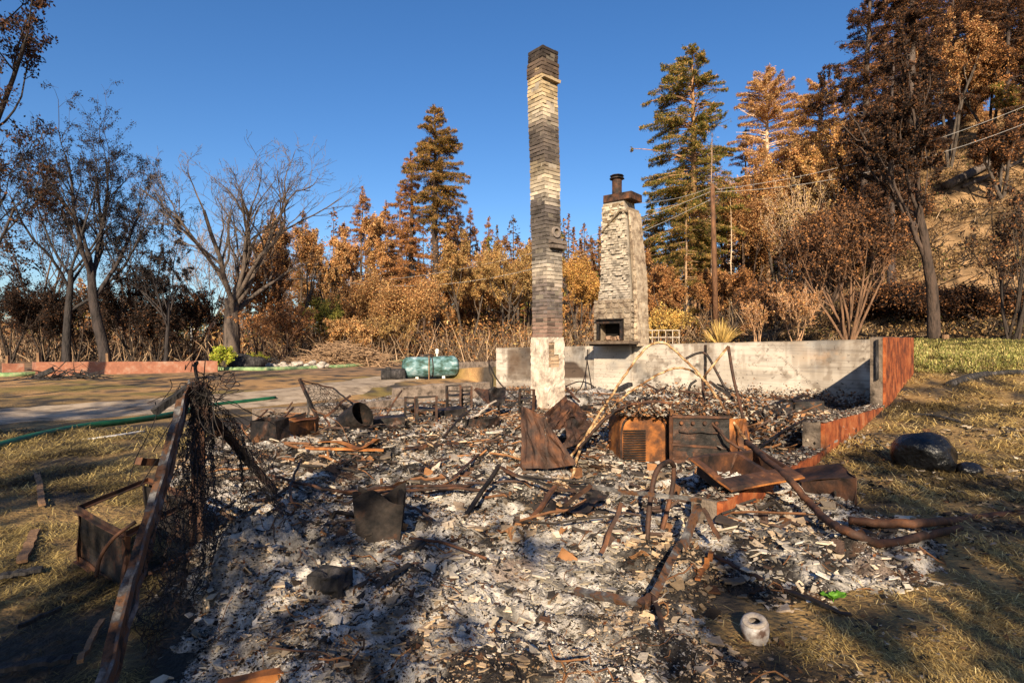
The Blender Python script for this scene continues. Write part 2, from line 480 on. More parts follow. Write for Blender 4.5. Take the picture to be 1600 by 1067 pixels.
ys = np.geomspace(1.2, 24.5, 430); rs = np.linspace(-1.05, 1.25, 560)
YY, RR = np.meshgrid(ys, rs, indexing='ij'); XX = RR * YY
ZZ = ash_h(XX, YY)
EE = inpoly(XX, YY)
UUa, WWa = uw(XX, YY)
keep = (EE > -.5) & ~((WWa > WR - .35) & (WWa < WR + .05) & (UUa > 6.6)) & (UUa < UB - .02) 
def ash_col(x, y):
    n1 = fbm(x * .9 + 11, y * .9, 4); n2 = fbm(x * 5, y * 5 + 3, 4); n3 = fbm(x * 17, y * 17, 2)
    k = ss(.41, .56, n2 * .45 + n1 * .45 + n3 * .10 + .005)
    c = MOUNDS[0][0]
    k = np.maximum(k, .9 * np.exp(-(((x - c.x) / .75) ** 2 + ((y - c.y) / .5) ** 2)))
    rust = ss(.60, .70, fbm(x * 1.7 + 31, y * 1.7 + 8, 3))
    a = np.array([.022, .018, .016]); b = np.array([.43, .395, .355]); r = np.array([.10, .045, .02])
    col = a * (1 - k[..., None]) + b * k[..., None]
    return col * (1 - .6 * rust[..., None]) + r * .6 * rust[..., None]
CC = ash_col(XX, YY)
ids = np.arange(XX.size).reshape(XX.shape)
kf = keep[:-1, :-1] & keep[1:, :-1] & keep[:-1, 1:] & keep[1:, 1:]
Fq = np.stack([ids[:-1, :-1], ids[:-1, 1:], ids[1:, 1:], ids[1:, :-1]], -1)[kf]
used = np.unique(Fq); rem = np.zeros(XX.size, np.int64); rem[used] = np.arange(len(used))
g = MB(); g.addarr(np.stack([XX, YY, ZZ], -1).reshape(-1, 3)[used], rem[Fq], CC.reshape(-1, 3)[used])
g.build('ash_bed', M_ash, kind='stuff', smooth=True, label='grey and black ash covering the burnt house floor', cat='ash')

# ---- flakes, chips and crumbs over the ash
def flakes(N, y0, y1, smin, smax, seed, palette, weights, name, label, cat, region='ash', lift=.01, tilt=.5, thick=0, power=1.0, where=None, M=M_flake, curl=.25):
    r = np.random.default_rng(seed)
    t = r.random(N * 3); y = y0 * (y1 / y0) ** (t ** power)
    x = (r.uniform(-1.0, 1.2, N * 3)) * y
    e = inpoly(x, y) + (fbm(x * 2.2, y * 2.2, 3) - .5) * .7 + r.normal(0, .12, N * 3)
    u, w = uw(x, y)
    ok = (e > -.12 * (r.random(N * 3) ** 3) * 6) & (u < UB - .1) & ~((w > WR - .3) & (w < WR + .02) & (u > 6.6) & (u > 10.6)) if region == 'ash' else where(x, y, r)
    if region == 'ash' and where is not None: ok &= where(x, y, r)
    x = x[ok][:N]; y = y[ok][:N]; n = len(x)
    sz = np.exp(r.uniform(np.log(smin), np.log(smax), n)) * np.clip(y / 3.2, .75, 2.6)
    k = 5
    ang = np.sort(r.uniform(0, 2 * pi, (n, k)), axis=1) * .35 + np.arange(k) * 2 * pi / k * 1.0
    rad = r.uniform(.45, 1.0, (n, k)) * sz[:, None]
    asp = r.uniform(.35, 1, n)
    lx = rad * np.cos(ang); ly = rad * np.sin(ang) * asp[:, None]; lz = (lx ** 2) / np.maximum(sz[:, None], 1e-4) * r.uniform(-curl, curl * 2, n)[:, None]
    yaw = r.uniform(0, 2 * pi, n); ti = r.normal(0, tilt, n); td = r.uniform(0, 2 * pi, n)
    X1 = lx * np.cos(yaw)[:, None] - ly * np.sin(yaw)[:, None]; Y1 = lx * np.sin(yaw)[:, None] + ly * np.cos(yaw)[:, None]
    # tilt about axis td
    ax = np.cos(td)[:, None]; ay = np.sin(td)[:, None]; ca = np.cos(ti)[:, None]; sa = np.sin(ti)[:, None]
    al = X1 * ax + Y1 * ay; pe = -X1 * ay + Y1 * ax
    pe2 = pe * ca - lz * sa; z2 = pe * sa + lz * ca
    X2 = al * ax - pe2 * ay; Y2 = al * ay + pe2 * ax
    base = (ash_h(x, y) if region == 'ash' else H(x, y)) + lift * sz / .03 * r.uniform(0.2, 1.4, n)
    V = np.stack([x[:, None] + X2, y[:, None] + Y2, base[:, None] + z2], -1)
    pal = np.array(palette); ci = r.choice(len(pal), n, p=np.array(weights) / sum(weights))
    tn = ss(.42, .62, fbm(x * 1.9 + 77, y * 1.9 + 5, 4))[:, None]; dk = (.35 + .65 * ss(.34, .52, fbm(x * 3.1 + 7, y * 3.1 + 55, 4)))[:, None]
    col = pal[ci] * r.uniform(.7, 1.15, (n, 1)) * dk * (1 - tn * np.array([.12, .28, .45]))
    if thick:
        V2 = V.copy(); V2[..., 2] -= np.maximum(sz * thick, .003)[:, None]
        VV = np.concatenate([V, V2], 1).reshape(-1, 3); b = np.arange(n)[:, None] * 2 * k
        m = MB(); m.addarr(VV, b + np.arange(k)[None, :], np.repeat(col, 2 * k, 0))
        side = np.concatenate([np.stack([b[:, 0] + i, b[:, 0] + k + i, b[:, 0] + k + (i + 1) % k, b[:, 0] + (i + 1) % k], -1) for i in range(k)])
        m.FA.append(side)
    else:
        m = MB(); m.addarr(V.reshape(-1, 3), np.arange(n * k).reshape(n, k), np.repeat(col, k, 0))
    return m.build(name, M, kind='stuff', label=label, cat=cat)
ASHPAL = [(.60, .57, .53), (.38, .355, .325), (.17, .155, .14), (.022, .018, .015), (.42, .31, .20), (.12, .055, .025), (.72, .64, .52)]
flakes(270000, 1.9, 22, .003, .016, 11, ASHPAL, [2.2, 3.4, 3.4, 5.8, 1.6, 1.3, .7], 'ash_flakes', 'fine grey, white and black ash flakes over the house floor', 'ash flakes', tilt=.5, where=lambda x, y, r: r.random(len(x)) < .25 + .9 * ss(.36, .60, fbm(x * 2.3 + 60, y * 2.3, 4)))
flakes(9000, 2.0, 20, .014, .040, 12, [(.44, .40, .35), (.50, .43, .34), (.025, .02, .018), (.10, .055, .035), (.28, .25, .22)], [2.5, 2, 3.5, 2, 2], 'debris_fragments', 'broken plaster and charcoal fragments strewn over the ash', 'debris', thick=.12, tilt=.45, lift=.008)
flakes(26000, 1.9, 20, .004, .020, 15, [(.30, .26, .22), (.48, .42, .34), (.02, .017, .015), (.05, .035, .028), (.14, .055, .022), (.22, .15, .09)], [2, 1.5, 4, 2, 1.5, 1.2], 'rubble_crumbs', 'angular crumbs of charcoal, rust and plaster in the ash', 'rubble', thick=.8, tilt=.6, lift=.012, curl=0)
flakes(1500, 1.9, 12, .03, .085, 16, [(.50, .43, .34), (.58, .52, .44), (.40, .36, .32), (.05, .04, .035), (.10, .05, .03)], [3, 2, 3, 2, 1], 'plaster_slabs', 'larger broken slabs of plaster and board half buried in the ash', 'plaster slabs', thick=.14, tilt=.32, lift=.006, curl=.05)
flakes(9000, 2.2, 16, .008, .03, 17, [(.45, .38, .29), (.03, .025, .02), (.10, .06, .035), (.30, .25, .2)], [2, 4, 2, 1.5], 'ground_litter', 'chips and charcoal scattered over the burnt grass round the ash', 'litter', thick=.2, tilt=.35, lift=.02, region='ground', where=lambda x, y, r: (inpoly(x, y) < .05) & (inpoly(x, y) > -2.6) & (r.random(len(x)) < .25 + .9 * ss(.45, .6, fbm(x * 1.2, y * 1.2, 3))) & (uw(x, y)[1] > WR + .05))
pt1 = G(760, 1000); pt2 = G(1010, 890); pt3 = G(360, 970); pt4 = G(1180, 880)
def near_tiles(x, y, r):
    k = np.zeros_like(x)
    for p, rr, a in ((pt1, .35, 1.0), (pt2, .7, .8), (pt4, .9, .7), (pt3, .4, .5), (G(1000, 760), .8, .5)):
        k = np.maximum(k, a * np.exp(-((x - p.x) ** 2 + (y - p.y) ** 2) / rr ** 2))
    return r.random(len(x)) < k + .03
flakes(4200, 1.9, 12, .016, .055, 13, [(.62, .52, .38), (.56, .50, .42), (.48, .42, .34), (.64, .60, .54)], [3, 3, 2, 1], 'plaster_chips', 'cream chips of broken plaster and tile in the ash', 'plaster chips', thick=.16, tilt=.4, where=near_tiles, lift=.014, curl=.03)
# ================================================================== STRUCTURES
def wall_box(name, label, cat, u0, u1, w0, w1, ztop0, ztop1, zbot, M, nseg=1, parent=None, along='w', col=W, jit=.012):
    """box in the u/w frame with top running ztop0->ztop1 along 'w' or 'u'; broken-up top edge"""
    mb = MB(); n = nseg
    c0 = (u0 + u1) / 2; 
    vs = []
    for i in range(n + 1):
        t = i / n; zt = ztop0 + (ztop1 - ztop0) * t + (random.uniform(-jit, jit) if 0 < i < n else 0)
        if along == 'w': w = w0 + (w1 - w0) * t; ring = [(u0, w), (u1, w)]
        else: u = u0 + (u1 - u0) * t; ring = [(u, w0), (u, w1)]
        (a, b), (c, d) = ring
        x1, y1 = xy(a, b); x2, y2 = xy(c, d)
        vs += [(x1, y1, zbot), (x2, y2, zbot), (x2, y2, zt + random.uniform(-jit, jit) * .5), (x1, y1, zt)]
    fs = []
    for i in range(n):
        for j in range(4):
            a = i * 4 + j; b = i * 4 + (j + 1) % 4
            fs.append((a, b, b + 4, a + 4))
    fs += [(3, 2, 1, 0), tuple(n * 4 + k for k in range(4))]
    mb.add(vs, fs, col)
    return mb
# back retaining wall
def top_at(w): return 1.24 + (1.58 - 1.24) * (w - WL) / (WR - WL)
x0, y0 = xy(UB, (WL + WR) / 2)
bw = thing('concrete_wall', 'long pale concrete foundation wall behind both chimneys', 'wall', (x0, y0, 0))
# concrete wall material: form-board lines, warm stain, fine cracks
def conc_mat():
    m = bpy.data.materials.new('form_board_concrete'); m.use_nodes = True
    N = m.node_tree.nodes; Lk = m.node_tree.links; b = N.get('Principled BSDF')
    tc = N.new('ShaderNodeTexCoord')
    def noise(sc, det=8, st=None):
        n = N.new('ShaderNodeTexNoise'); n.inputs['Scale'].default_value = sc; n.inputs['Detail'].default_value = det
        mp = N.new('ShaderNodeMapping'); mp.inputs['Scale'].default_value = st or (1, 1, 1)
        Lk.new(tc.outputs['Object'], mp.inputs[0]); Lk.new(mp.outputs[0], n.inputs['Vector']); return n
    def ramp(src, st):
        c = N.new('ShaderNodeValToRGB')
        while len(c.color_ramp.elements) < len(st): c.color_ramp.elements.new(.5)
        for e, (p, cc) in zip(c.color_ramp.elements, st): e.position = p; e.color = (*cc, 1)
        Lk.new(src, c.inputs[0]); return c
    def mul(a, b_, f=1.0):
        x = N.new('ShaderNodeMix'); x.data_type = 'RGBA'; x.blend_type = 'MULTIPLY'; x.inputs[0].default_value = f
        Lk.new(a, x.inputs[6]); Lk.new(b_, x.inputs[7]); return x.outputs[2]
    base = ramp(noise(.8, 9).outputs[0], [(.36, (.26, .245, .23)), (.48, (.39, .345, .295)), (.62, (.48, .43, .37))])
    bands = ramp(noise(2.0, 5, (.35, .35, 7)).outputs[0], [(.30, (.74, .72, .71)), (.5, (1, 1, 1)), (.7, (1.08, 1.05, 1.0))])
    spots = ramp(noise(9, 10).outputs[0], [(.30, (.25, .22, .2)), (.37, (1, 1, 1))])
    # cracks: thin lines where noise crosses .5
    cn = noise(.9, 7); ma = N.new('ShaderNodeMath'); ma.operation = 'SUBTRACT'; ma.inputs[1].default_value = .5; Lk.new(cn.outputs[0], ma.inputs[0])
    ab = N.new('ShaderNodeMath'); ab.operation = 'ABSOLUTE'; Lk.new(ma.outputs[0], ab.inputs[0])
    cr = ramp(ab.outputs[0], [(.0, (.45, .4, .36)), (.0022, (1, 1, 1))])
    at = N.new('ShaderNodeAttribute'); at.attribute_name = 'Col'
    o = mul(base.outputs[0], bands.outputs[0]); o = mul(o, spots.outputs[0], .7); o = mul(o, cr.outputs[0], .8); o = mul(o, at.outputs[0])
    Lk.new(o, b.inputs['Base Color']); b.inputs['Roughness'].default_value = .93
    bp = N.new('ShaderNodeBump'); bp.inputs['Strength'].default_value = .5; bp.inputs['Distance'].default_value = .015
    Lk.new(bands.outputs[0], bp.inputs['Height']); Lk.new(bp.outputs[0], b.inputs['Normal'])
    return m
M_wall = conc_mat()
def stained_wall(parent):
    """finely gridded wall so stains and a painted shadow sit in vertex colours"""
    nw_, nz = 420, 56
    ws = np.linspace(WL, WR - .26, nw_); zz = np.linspace(0, 1, nz)
    Wg, Zg = np.meshgrid(ws, zz, indexing='ij')
    top = top_at(Wg) + (vnoise(Wg * 6, Wg * 0) - .5) * .012; bot = -.75
    Zw = bot + (top - bot) * Zg
    x, y = xy(np.full_like(Wg, UB), Wg)
    px = 800 + x / y * FPX; py = 533.5 - (Zw - CAMZ) / y * FPX
    col = np.ones(Wg.shape + (3,))
    def tint(k, c): 
        nonlocal col
        col = col * (1 - k[..., None]) + np.array(c) * k[..., None]
    n = fbm(Wg * 2.5, Zw * 2.5, 4); n2 = fbm(Wg * 9, Zw * 9, 3)
    big = ss(.46, .62, fbm(Wg * .9 + 4, Zw * 1.8, 5)); tint(big * .55, (.52, .50, .48))
    streak = ss(.52, .66, fbm(Wg * 6, Zw * .7 + 3, 4)) * ss(-.2, 1.2, Zw); tint(streak * .5, (.42, .37, .33))
    tint(ss(.04, .0, top - Zw) * .6, (.25, .2, .17))
    blot = ss(.62, .70, fbm(Wg * 4 + 9, Zw * 4, 4)); tint(blot * .55, (.32, .27, .23))
    # dark panel left of the tall chimney
    k = ss(790, 795, px) * (1 - ss(842, 848, px)) * ss(541, 549, py + 4 * ss(800, 815, px) * (1 - ss(826, 840, px))) * (1 - ss(590 , 600, py + (n2 - .5) * 10))
    tint(k * (.55 + .6 * n), (.20, .15, .12))
    k = ss(878, 881, px) * (1 - ss(894, 904, px + (py - 565) * -.9)) * ss(562, 568, py) * (1 - ss(588, 593, py))
    tint(np.clip(k * 1.2, 0, 1), (.16, .12, .10))
    # scorched foot of wall and splashes of soot, plus a painted shadow
    k = (1 - ss(.0, .45, (Zw - (-.45)) + (n - .5) * .5)) * .6; tint(k, (.35, .28, .24))
    for cx, cy, r in ((1130, 608, 9), (1012, 598, 16), (1035, 612, 14), (1088, 572, 8), (915, 548, 9), (1210, 625, 10), (960, 580, 8)):  # spot left of the hearth paints the stone chimney's cast shadow
        k = np.exp(-((px - cx) ** 2 + (py - cy) ** 2) / r ** 2); tint(k * ss(.42, .6, n2), (.12, .10, .09))
    # long crack running down to the right
    cy = 548 + (px - 1205) * .82 + 6 * (vnoise(px * .09, px * 0) - .5)
    k = np.exp(-((py - cy) / 1.0) ** 2) * ss(1205, 1215, px) * (1 - ss(1325, 1335, px)) * .75; tint(k, (.3, .26, .22))
    orange = ss(.5, .62, n) * ss(1230, 1300, px) * (1 - ss(0, 18, np.abs(py - 556))) * .5; tint(orange, (1.05, .72, .45))
    ids = np.arange(nw_ * nz).reshape(nw_, nz)
    F1 = np.stack([ids[:-1, :-1], ids[1:, :-1], ids[1:, 1:], ids[:-1, 1:]], -1).reshape(-1, 4)
    mb = MB(); mb.addarr(np.stack([x, y, Zw], -1).reshape(-1, 3), F1, col.reshape(-1, 3))
    xb, yb = xy(np.full_like(Wg, UB + .25), Wg)
    mb.addarr(np.stack([xb, yb, Zw], -1).reshape(-1, 3), F1[:, ::-1], (1, 1, 1))
    n0 = nw_ * nz
    tf = [(ids[i, -1], ids[i + 1, -1], n0 + ids[i + 1, -1], n0 + ids[i, -1]) for i in range(nw_ - 1)]
    for e in (0, nw_ - 1):
        for j in range(nz - 1): tf.append((ids[e, j], ids[e, j + 1], n0 + ids[e, j + 1], n0 + ids[e, j]))
    mb.F += tf
    mb.build('wall_face', M_wall, parent)
stained_wall(bw)
# pilaster under the fireplace
WC = -1.58 - 8.47 + .05
pil = wall_box('', '', '', UB - .10, UB - .003, WC - .82, WC + .62, top_at(WC) - .02, top_at(WC) - .02, -.7, M_wall, 4)
pil.build('pilaster', M_wall, bw)
# red painted right foundation wall: high part + stepped low parts, one poured wall
rw = thing('foundation_wall', 'rusty red painted foundation wall stepping down to the right of the ruin', 'wall', (*xy(11, WR), 0))
UE = 7.04 * DU[0] + 10.7 * DU[1]; US_ = 3.8 * DU[0] + 6.9 * DU[1]; UN = 4.33
zE = Q(1385, 527, 10.7).z
def redwall(u0, u1, zt0, zt1, zb, seed):
    random.seed(seed)
    m = wall_box('', '', '', u0, u1, WR - .045, WR, zt0, zt1, zb, None, 14, along='u', jit=.006)
    c = wall_box('', '', '', u0 + .004, u1, WR - .25, WR - .047, zt0 + .004, zt1 + .004, zb, None, 14, along='u', jit=.008, col=(.15, .125, .105))
    return m, c
parts = [(UE, UB + .25, zE, 1.60, -.3, 'high_section'),
         (US_, UE - .003, .62, .40, -.3, 'low_section'),
         (UN, US_ - .3, .31, .30, -.4, 'near_kerb')]
# top heights from the photograph
zl_S = Q(1290, 662, 6.9).z; zl_E = Q(1388, 645, 10.7).z + .12; zn0 = Q(1130, 782, 4.4).z; zn1 = Q(1240, 712, 6.6).z
for (a, b, z0_, z1_, zb, nm) in [(UE, UB + .25, zE, 1.60, -.4, 'high_section'), (US_, UE - .003, zl_S, zl_E, -.4, 'low_section'), (UN, US_ - .003, zn0, zn1, -.4, 'near_kerb')]:
    m_, c_ = redwall(a, b, z0_, z1_, zb, 5)
    m_.build(nm, M_redpaint, rw); c_.build('concrete_core', M_conc, rw)
# charred sill plate on top of the cut end
m = MB(); xa, ya = xy(UE - .03, WR - .13); box(m, (xa, ya, zE - .42), .09, .05, .75, yaw=math.atan2(DU[1], DU[0]) , col=W, jit=.008); m.build('charred_strip', M_char, rw)
# left low foundation wall (several segments seen by pixel)
lf = [Q(395, 652, 11.0), Q(470, 642, 12.4), Q(560, 634, 13.6), Q(630, 628, 14.6)]
def lowwall(name, label, pts, h, th, M, cap=None, hz=None):
    mb = MB()
    for i in range(len(pts) - 1):
        a, b = pts[i], pts[i + 1]; dd = (b - a).normalized(); nn = Vector((-dd.y, dd.x, 0)) * th
        zb = -.6
        hexa(mb, [(a.x, a.y, zb), (b.x, b.y, zb), (b.x + nn.x, b.y + nn.y, zb), (a.x + nn.x, a.y + nn.y, zb)],
             [(a.x, a.y, a.z), (b.x, b.y, b.z), (b.x + nn.x, b.y + nn.y, b.z), (a.x + nn.x, a.y + nn.y, a.z)])
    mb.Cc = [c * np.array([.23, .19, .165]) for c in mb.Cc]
    return mb.build(name, M, origin=(pts[0].x, pts[0].y, 0), label=label, cat='wall')
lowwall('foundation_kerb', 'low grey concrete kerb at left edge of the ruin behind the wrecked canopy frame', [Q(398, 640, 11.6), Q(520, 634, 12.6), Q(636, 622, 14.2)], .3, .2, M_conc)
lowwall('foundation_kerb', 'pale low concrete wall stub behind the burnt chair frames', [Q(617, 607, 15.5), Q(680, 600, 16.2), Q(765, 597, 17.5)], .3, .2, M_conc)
lowwall('retaining_wall', 'low tan retaining wall between the propane tank and the concrete wall', [Q(712, 566, 27.5), Q(776, 564, 24.5)], .3, .25, M_conc)

# ------------------------------------------------------------------ tall brick chimney
def brick_shaft(mb, cx, cy, yaw, sx, sy, z0, z1, course, blen, colf, off=lambda z: (0, 0), miss=lambda *a: False, core=True, prot=.012, mortar=(.40, .35, .28), depth=.10):
    nz = int((z1 - z0) / course)
    R = Matrix.Rotation(yaw, 3, 'Z')
    for k in range(nz):
        z = z0 + (k + .5) * course; ox, oy = off(z)
        t = (z - z0) / (z1 - z0); ax = sx(t) if callable(sx) else sx; ay = sy(t) if callable(sy) else sy
        sh = (k % 2) * .5
        for face in range(4):
            L = ax if face % 2 == 0 else ay; D = ay if face % 2 == 0 else ax
            nb = max(2, round(L / blen)); bl = L / nb
            edges = [0] + [(i + sh) * bl for i in range(0 if sh else 1, nb + (1 if sh else 0)) if 0 < (i + sh) * bl < L] + [L]
            for a, b in zip(edges[:-1], edges[1:]):
                if b - a < .02 or miss(face, (a + b) / 2 / L, z): continue
                p = random.gauss(0, prot * .35) - (random.random() < .06) * prot * 2
                c = Vector(((a + b) / 2 - L / 2, -D / 2 + depth / 2 - p, 0))
                c = Matrix.Rotation(face * pi / 2, 3, 'Z') @ c
                q_ = random.uniform(.74, 1.2) * (random.uniform(.45, .7) if random.random() < .10 else 1); q_ *= .45 + 1.05 * float(fbm(np.array([(face * 2.3 + (a + b) / 2) * 2.6]), np.array([z * 1.5]), 4)[0]); cc = tuple(v * q_ for v in colf(z, face))
                w_ = R @ c
                M3 = Matrix.Rotation(face * pi / 2, 3, 'Z')
                vs = []
                for zz in (-1, 1):
                    for (xx, yy) in ((-1, -1), (1, -1), (1, 1), (-1, 1)):
                        v = Vector((xx * (b - a - .016) / 2, yy * depth / 2, zz * (course - .017) / 2)) + Vector([random.uniform(-.005, .005) for _ in range(3)])
                        vs.append(R @ (M3 @ v) + w_ + Vector((cx + ox, cy + oy, z)))
                mb.add(vs, BOXF, cc)
        if core:
            kq = .18 + .82 * min(1, sum(colf(z, 0)) / 1.1)
            box(mb, (cx + ox, cy + oy, z), ax - .030, ay - .030, course * 1.0 - .0006, yaw=yaw, col=tuple(v * kq for v in mortar))
CD = 12.5
tc0 = Q(856, 640, CD)
TH = math.atan2(-.762, .648)     # left face runs along this direction
yawT = TH + 0.0
# yaw such that face 0 (normal -y local) looks left-front
def zpx(py, d=CD): return CAMZ - (py - 533.5) / FPX * d
pyk = [77, 112, 128, 150, 190, 205, 222, 248, 262, 300, 322, 335, 365, 390, 415, 440, 462, 476, 500, 530]
pk = [(.05, .04, .035), (.06, .045, .035), (.35, .26, .15), (.50, .38, .20), (.52, .45, .33), (.22, .18, .14), (.12, .10, .085), (.16, .13, .11), (.42, .34, .22), (.60, .52, .38), (.50, .44, .34), (.14, .12, .11), (.14, .12, .10), (.16, .14, .12), (.40, .36, .30), (.58, .50, .38), (.25, .2, .17), (.16, .14, .13), (.28, .19, .14), (.33, .21, .16)]
zk = np.array([zpx(p) for p in pyk])[::-1]; ck = np.array(pk)[::-1] * np.array([.74, .74, .78])
def tcol(z, face):
    z = z + random.uniform(-.12, .12) + .9 * (float(fbm(np.array([z * 1.1 + face * 5]), np.array([face * 3.3]), 3)[0]) - .5) 
    return tuple(np.interp(z, zk, ck[:, i]) for i in range(3))
def toff(z):
    py = 533.5 - (z - CAMZ) / CD * FPX
    c = np.interp(py, [77, 150, 220, 262, 330, 390, 450, 640], [848.5, 847.5, 850, 851.5, 852, 854.5, 855, 856])
    return ((c - 856) / FPX * CD, 0)
tch = thing('brick_chimney', 'tall free-standing brick chimney stained black and cream', 'chimney', (tc0.x, tc0.y, 0))
S_ = .475
fl0 = pi/2 - 0.86  # direction bookkeeping
yaw_t = -math.atan2(.762, .648)   # local x axis -> (.648,-.762)
random.seed(21)
def tmiss(face, f, z):
    py = 533.5 - (z - CAMZ) / CD * FPX
    # right visible face is face 1 (normal +x rotated)
    if face == FR and 128 < py < 143 and f > .15: return True
    if face == FR and 355 < py < 372 and f > .5: return True
    if random.random() < .025: return True
    if py < 84 and (f > .6 or (.2 < f < .35)) : return random.random() < .7
    return False
FR = 3
m = MB()
brick_shaft(m, tc0.x, tc0.y, yaw_t, S_, S_, zpx(533), zpx(77), .0835, .2, tcol, toff, tmiss)
m.build('brick_shaft', M_brick, tch)
m = MB()   # cap courses, slightly proud
brick_shaft(m, tc0.x, tc0.y, yaw_t, S_ + .03, S_ + .03, zpx(125), zpx(96), .0835, .2, lambda z, f: (.09, .065, .05), toff, core=False)
m.build('cap_courses', M_brick, tch)
# corbelled ledge and flue thimble on the right face
dirR = Vector((.762, .648, 0)); 
nrmR = Vector((-.648, -.762, 0))
def facept(side, f, z, out=0):
    """point on a visible face. side 0: left-front face, side 1: right-front"""
    ox, oy = toff(z); c = Vector((tc0.x + ox, tc0.y + oy, z))
    ex = Vector((.648, -.762, 0)); ey = Vector((.762, .648, 0))
    h = S_ / 2
    if side == 0: return c - ey * (h + out) + ex * ((f - .5) * S_)
    return c + ex * (h + out) + ey * ((f - .5) * S_)
m = MB()
for i, zz in enumerate([zpx(388), zpx(381)]):
    for f in (.3, .65, .95):
        box(m, facept(1, f, zz, .03), .16, .15, .075, yaw=yaw_t, col=(.16, .13, .11), jit=.006)
m.build('corbel', M_brick, tch)
m = MB(); zc = zpx(365)
ex = Vector((.648, -.762, 0)); c0 = facept(1, .62, zc, -.05)
lathe(m, c0, [(.075, 0), (.075, .09), (.118, .09), (.125, 0.0)], 20, axis=ex, col=(.2, .17, .15)); lathe(m, c0 + ex * .004, [(.001, .02), (.076, .02)], 20, axis=ex, col=(.01, .01, .01))
m.build('flue_thimble', M_brick, tch)
m = MB()
box(m, facept(1, .5, zpx(131), .02), .12, S_ + .02, .05, yaw=yaw_t, col=(.35, .27, .17), jit=.01); m.build('ledge', M_brick, tch)
# plastered base
m = MB(); zz = np.linspace(-.5, zpx(527), 40); nn = 12
Vp = []; 
for i, z in enumerate(zz):
    for j in range(nn * 4):
        q, r_ = divmod(j, nn); f = r_ / nn
        h = S_ / 2 + .022
        loc = [(-h + 2 * h * f, -h), (h, -h + 2 * h * f), (h - 2 * h * f, h), (-h, h - 2 * h * f)][q]
        nj = (float(vnoise(i * .9, j * .7)) - .5) * .022
        s = 1 + nj / h
        o = toff(z)
        Vp.append(Vector((tc0.x + o[0], tc0.y, z)) + ex * loc[0] * s + Vector((.762, .648, 0)) * loc[1] * s)
k = nn * 4
Fp = [(i * k + j, i * k + (j + 1) % k, (i + 1) * k + (j + 1) % k, (i + 1) * k + j) for i in range(39) for j in range(k)] + [tuple(39 * k + j for j in range(k))]
# broken window in the plaster shows brick
def hole(i, j):
    z = zz[i]; py = 533.5 - (z - CAMZ) / CD * FPX
    return (nn + 1 <= j < nn + 5 and 538 < py < 574) or (nn * 1 + 4 <= j < nn + 8 and 555 < py < 576)
m.add(Vp, [f for f in Fp if len(f) != 4 or not hole(f[0] // k, f[0] % k)], (1, 1, 1))
m.build('plastered_base', M_plaster, tch)
m = MB(); brick_shaft(m, tc0.x + toff(.9)[0], tc0.y, yaw_t, S_ - .02, S_ - .02, .5, zpx(527) , .0835, .2, lambda z, f: (.42, .30, .20), core=True)
m.build('inner_brick', M_brick, tch)

# ------------------------------------------------------------------ stone fireplace with stepped chimney on the back wall
fx, fy = xy(UB - .02, WC - .1)
fch = thing('stone_fireplace_chimney', 'tapering stone chimney with fireplace and rusty cap above the concrete wall', 'chimney', (fx, fy, 1.3))
FD = 19.6
yaw_f = math.atan2(DW[1], DW[0])      # local x -> DW (right along wall), local y -> DU (back)
def fz(py): return CAMZ - (py - 533.5) / FPX * FD
def fpt(w, u, z): x, y = xy(u, w); return Vector((x, y, z))
def wpx(px, u=UB):      # w coordinate of pixel column on plane u
    r = (px - 800) / FPX
    # x = r*y ; x=u*DU0+w*DW0 ; y=u*DU1+w*DW1
    return (r * u * DU[1] - u * DU[0]) / (DW[0] - r * DW[1])
def mass(mb, sect, col, ns=10):
    """tapered mass: sect list of (z, wl, wr, uf, ub)"""
    vs = []
    for (z, wl, wr, uf, ub) in sect:
        vs += [fpt(wl, uf, z), fpt(wr, uf, z), fpt(wr, ub, z), fpt(wl, ub, z)]
    fs = []
    for i in range(len(sect) - 1):
        for j in range(4):
            fs.append((i * 4 + j, i * 4 + (j + 1) % 4, (i + 1) * 4 + (j + 1) % 4, (i + 1) * 4 + j))
    fs += [(3, 2, 1, 0), tuple((len(sect) - 1) * 4 + q for q in range(4))]
    mb.add(vs, fs, col)
U0 = UB - .45
zs_ = [fz(480), fz(455), fz(350), fz(318)]
def wl_at(z): return np.interp(z, [fz(480), fz(450), fz(350), fz(318)], [wpx(934, U0), wpx(938, U0), wpx(941, U0), wpx(942, U0)])
def wr_at(z): return np.interp(z, [fz(480), fz(450), fz(350), fz(318)], [wpx(985, U0), wpx(984, U0), wpx(978, U0), wpx(974, U0)])
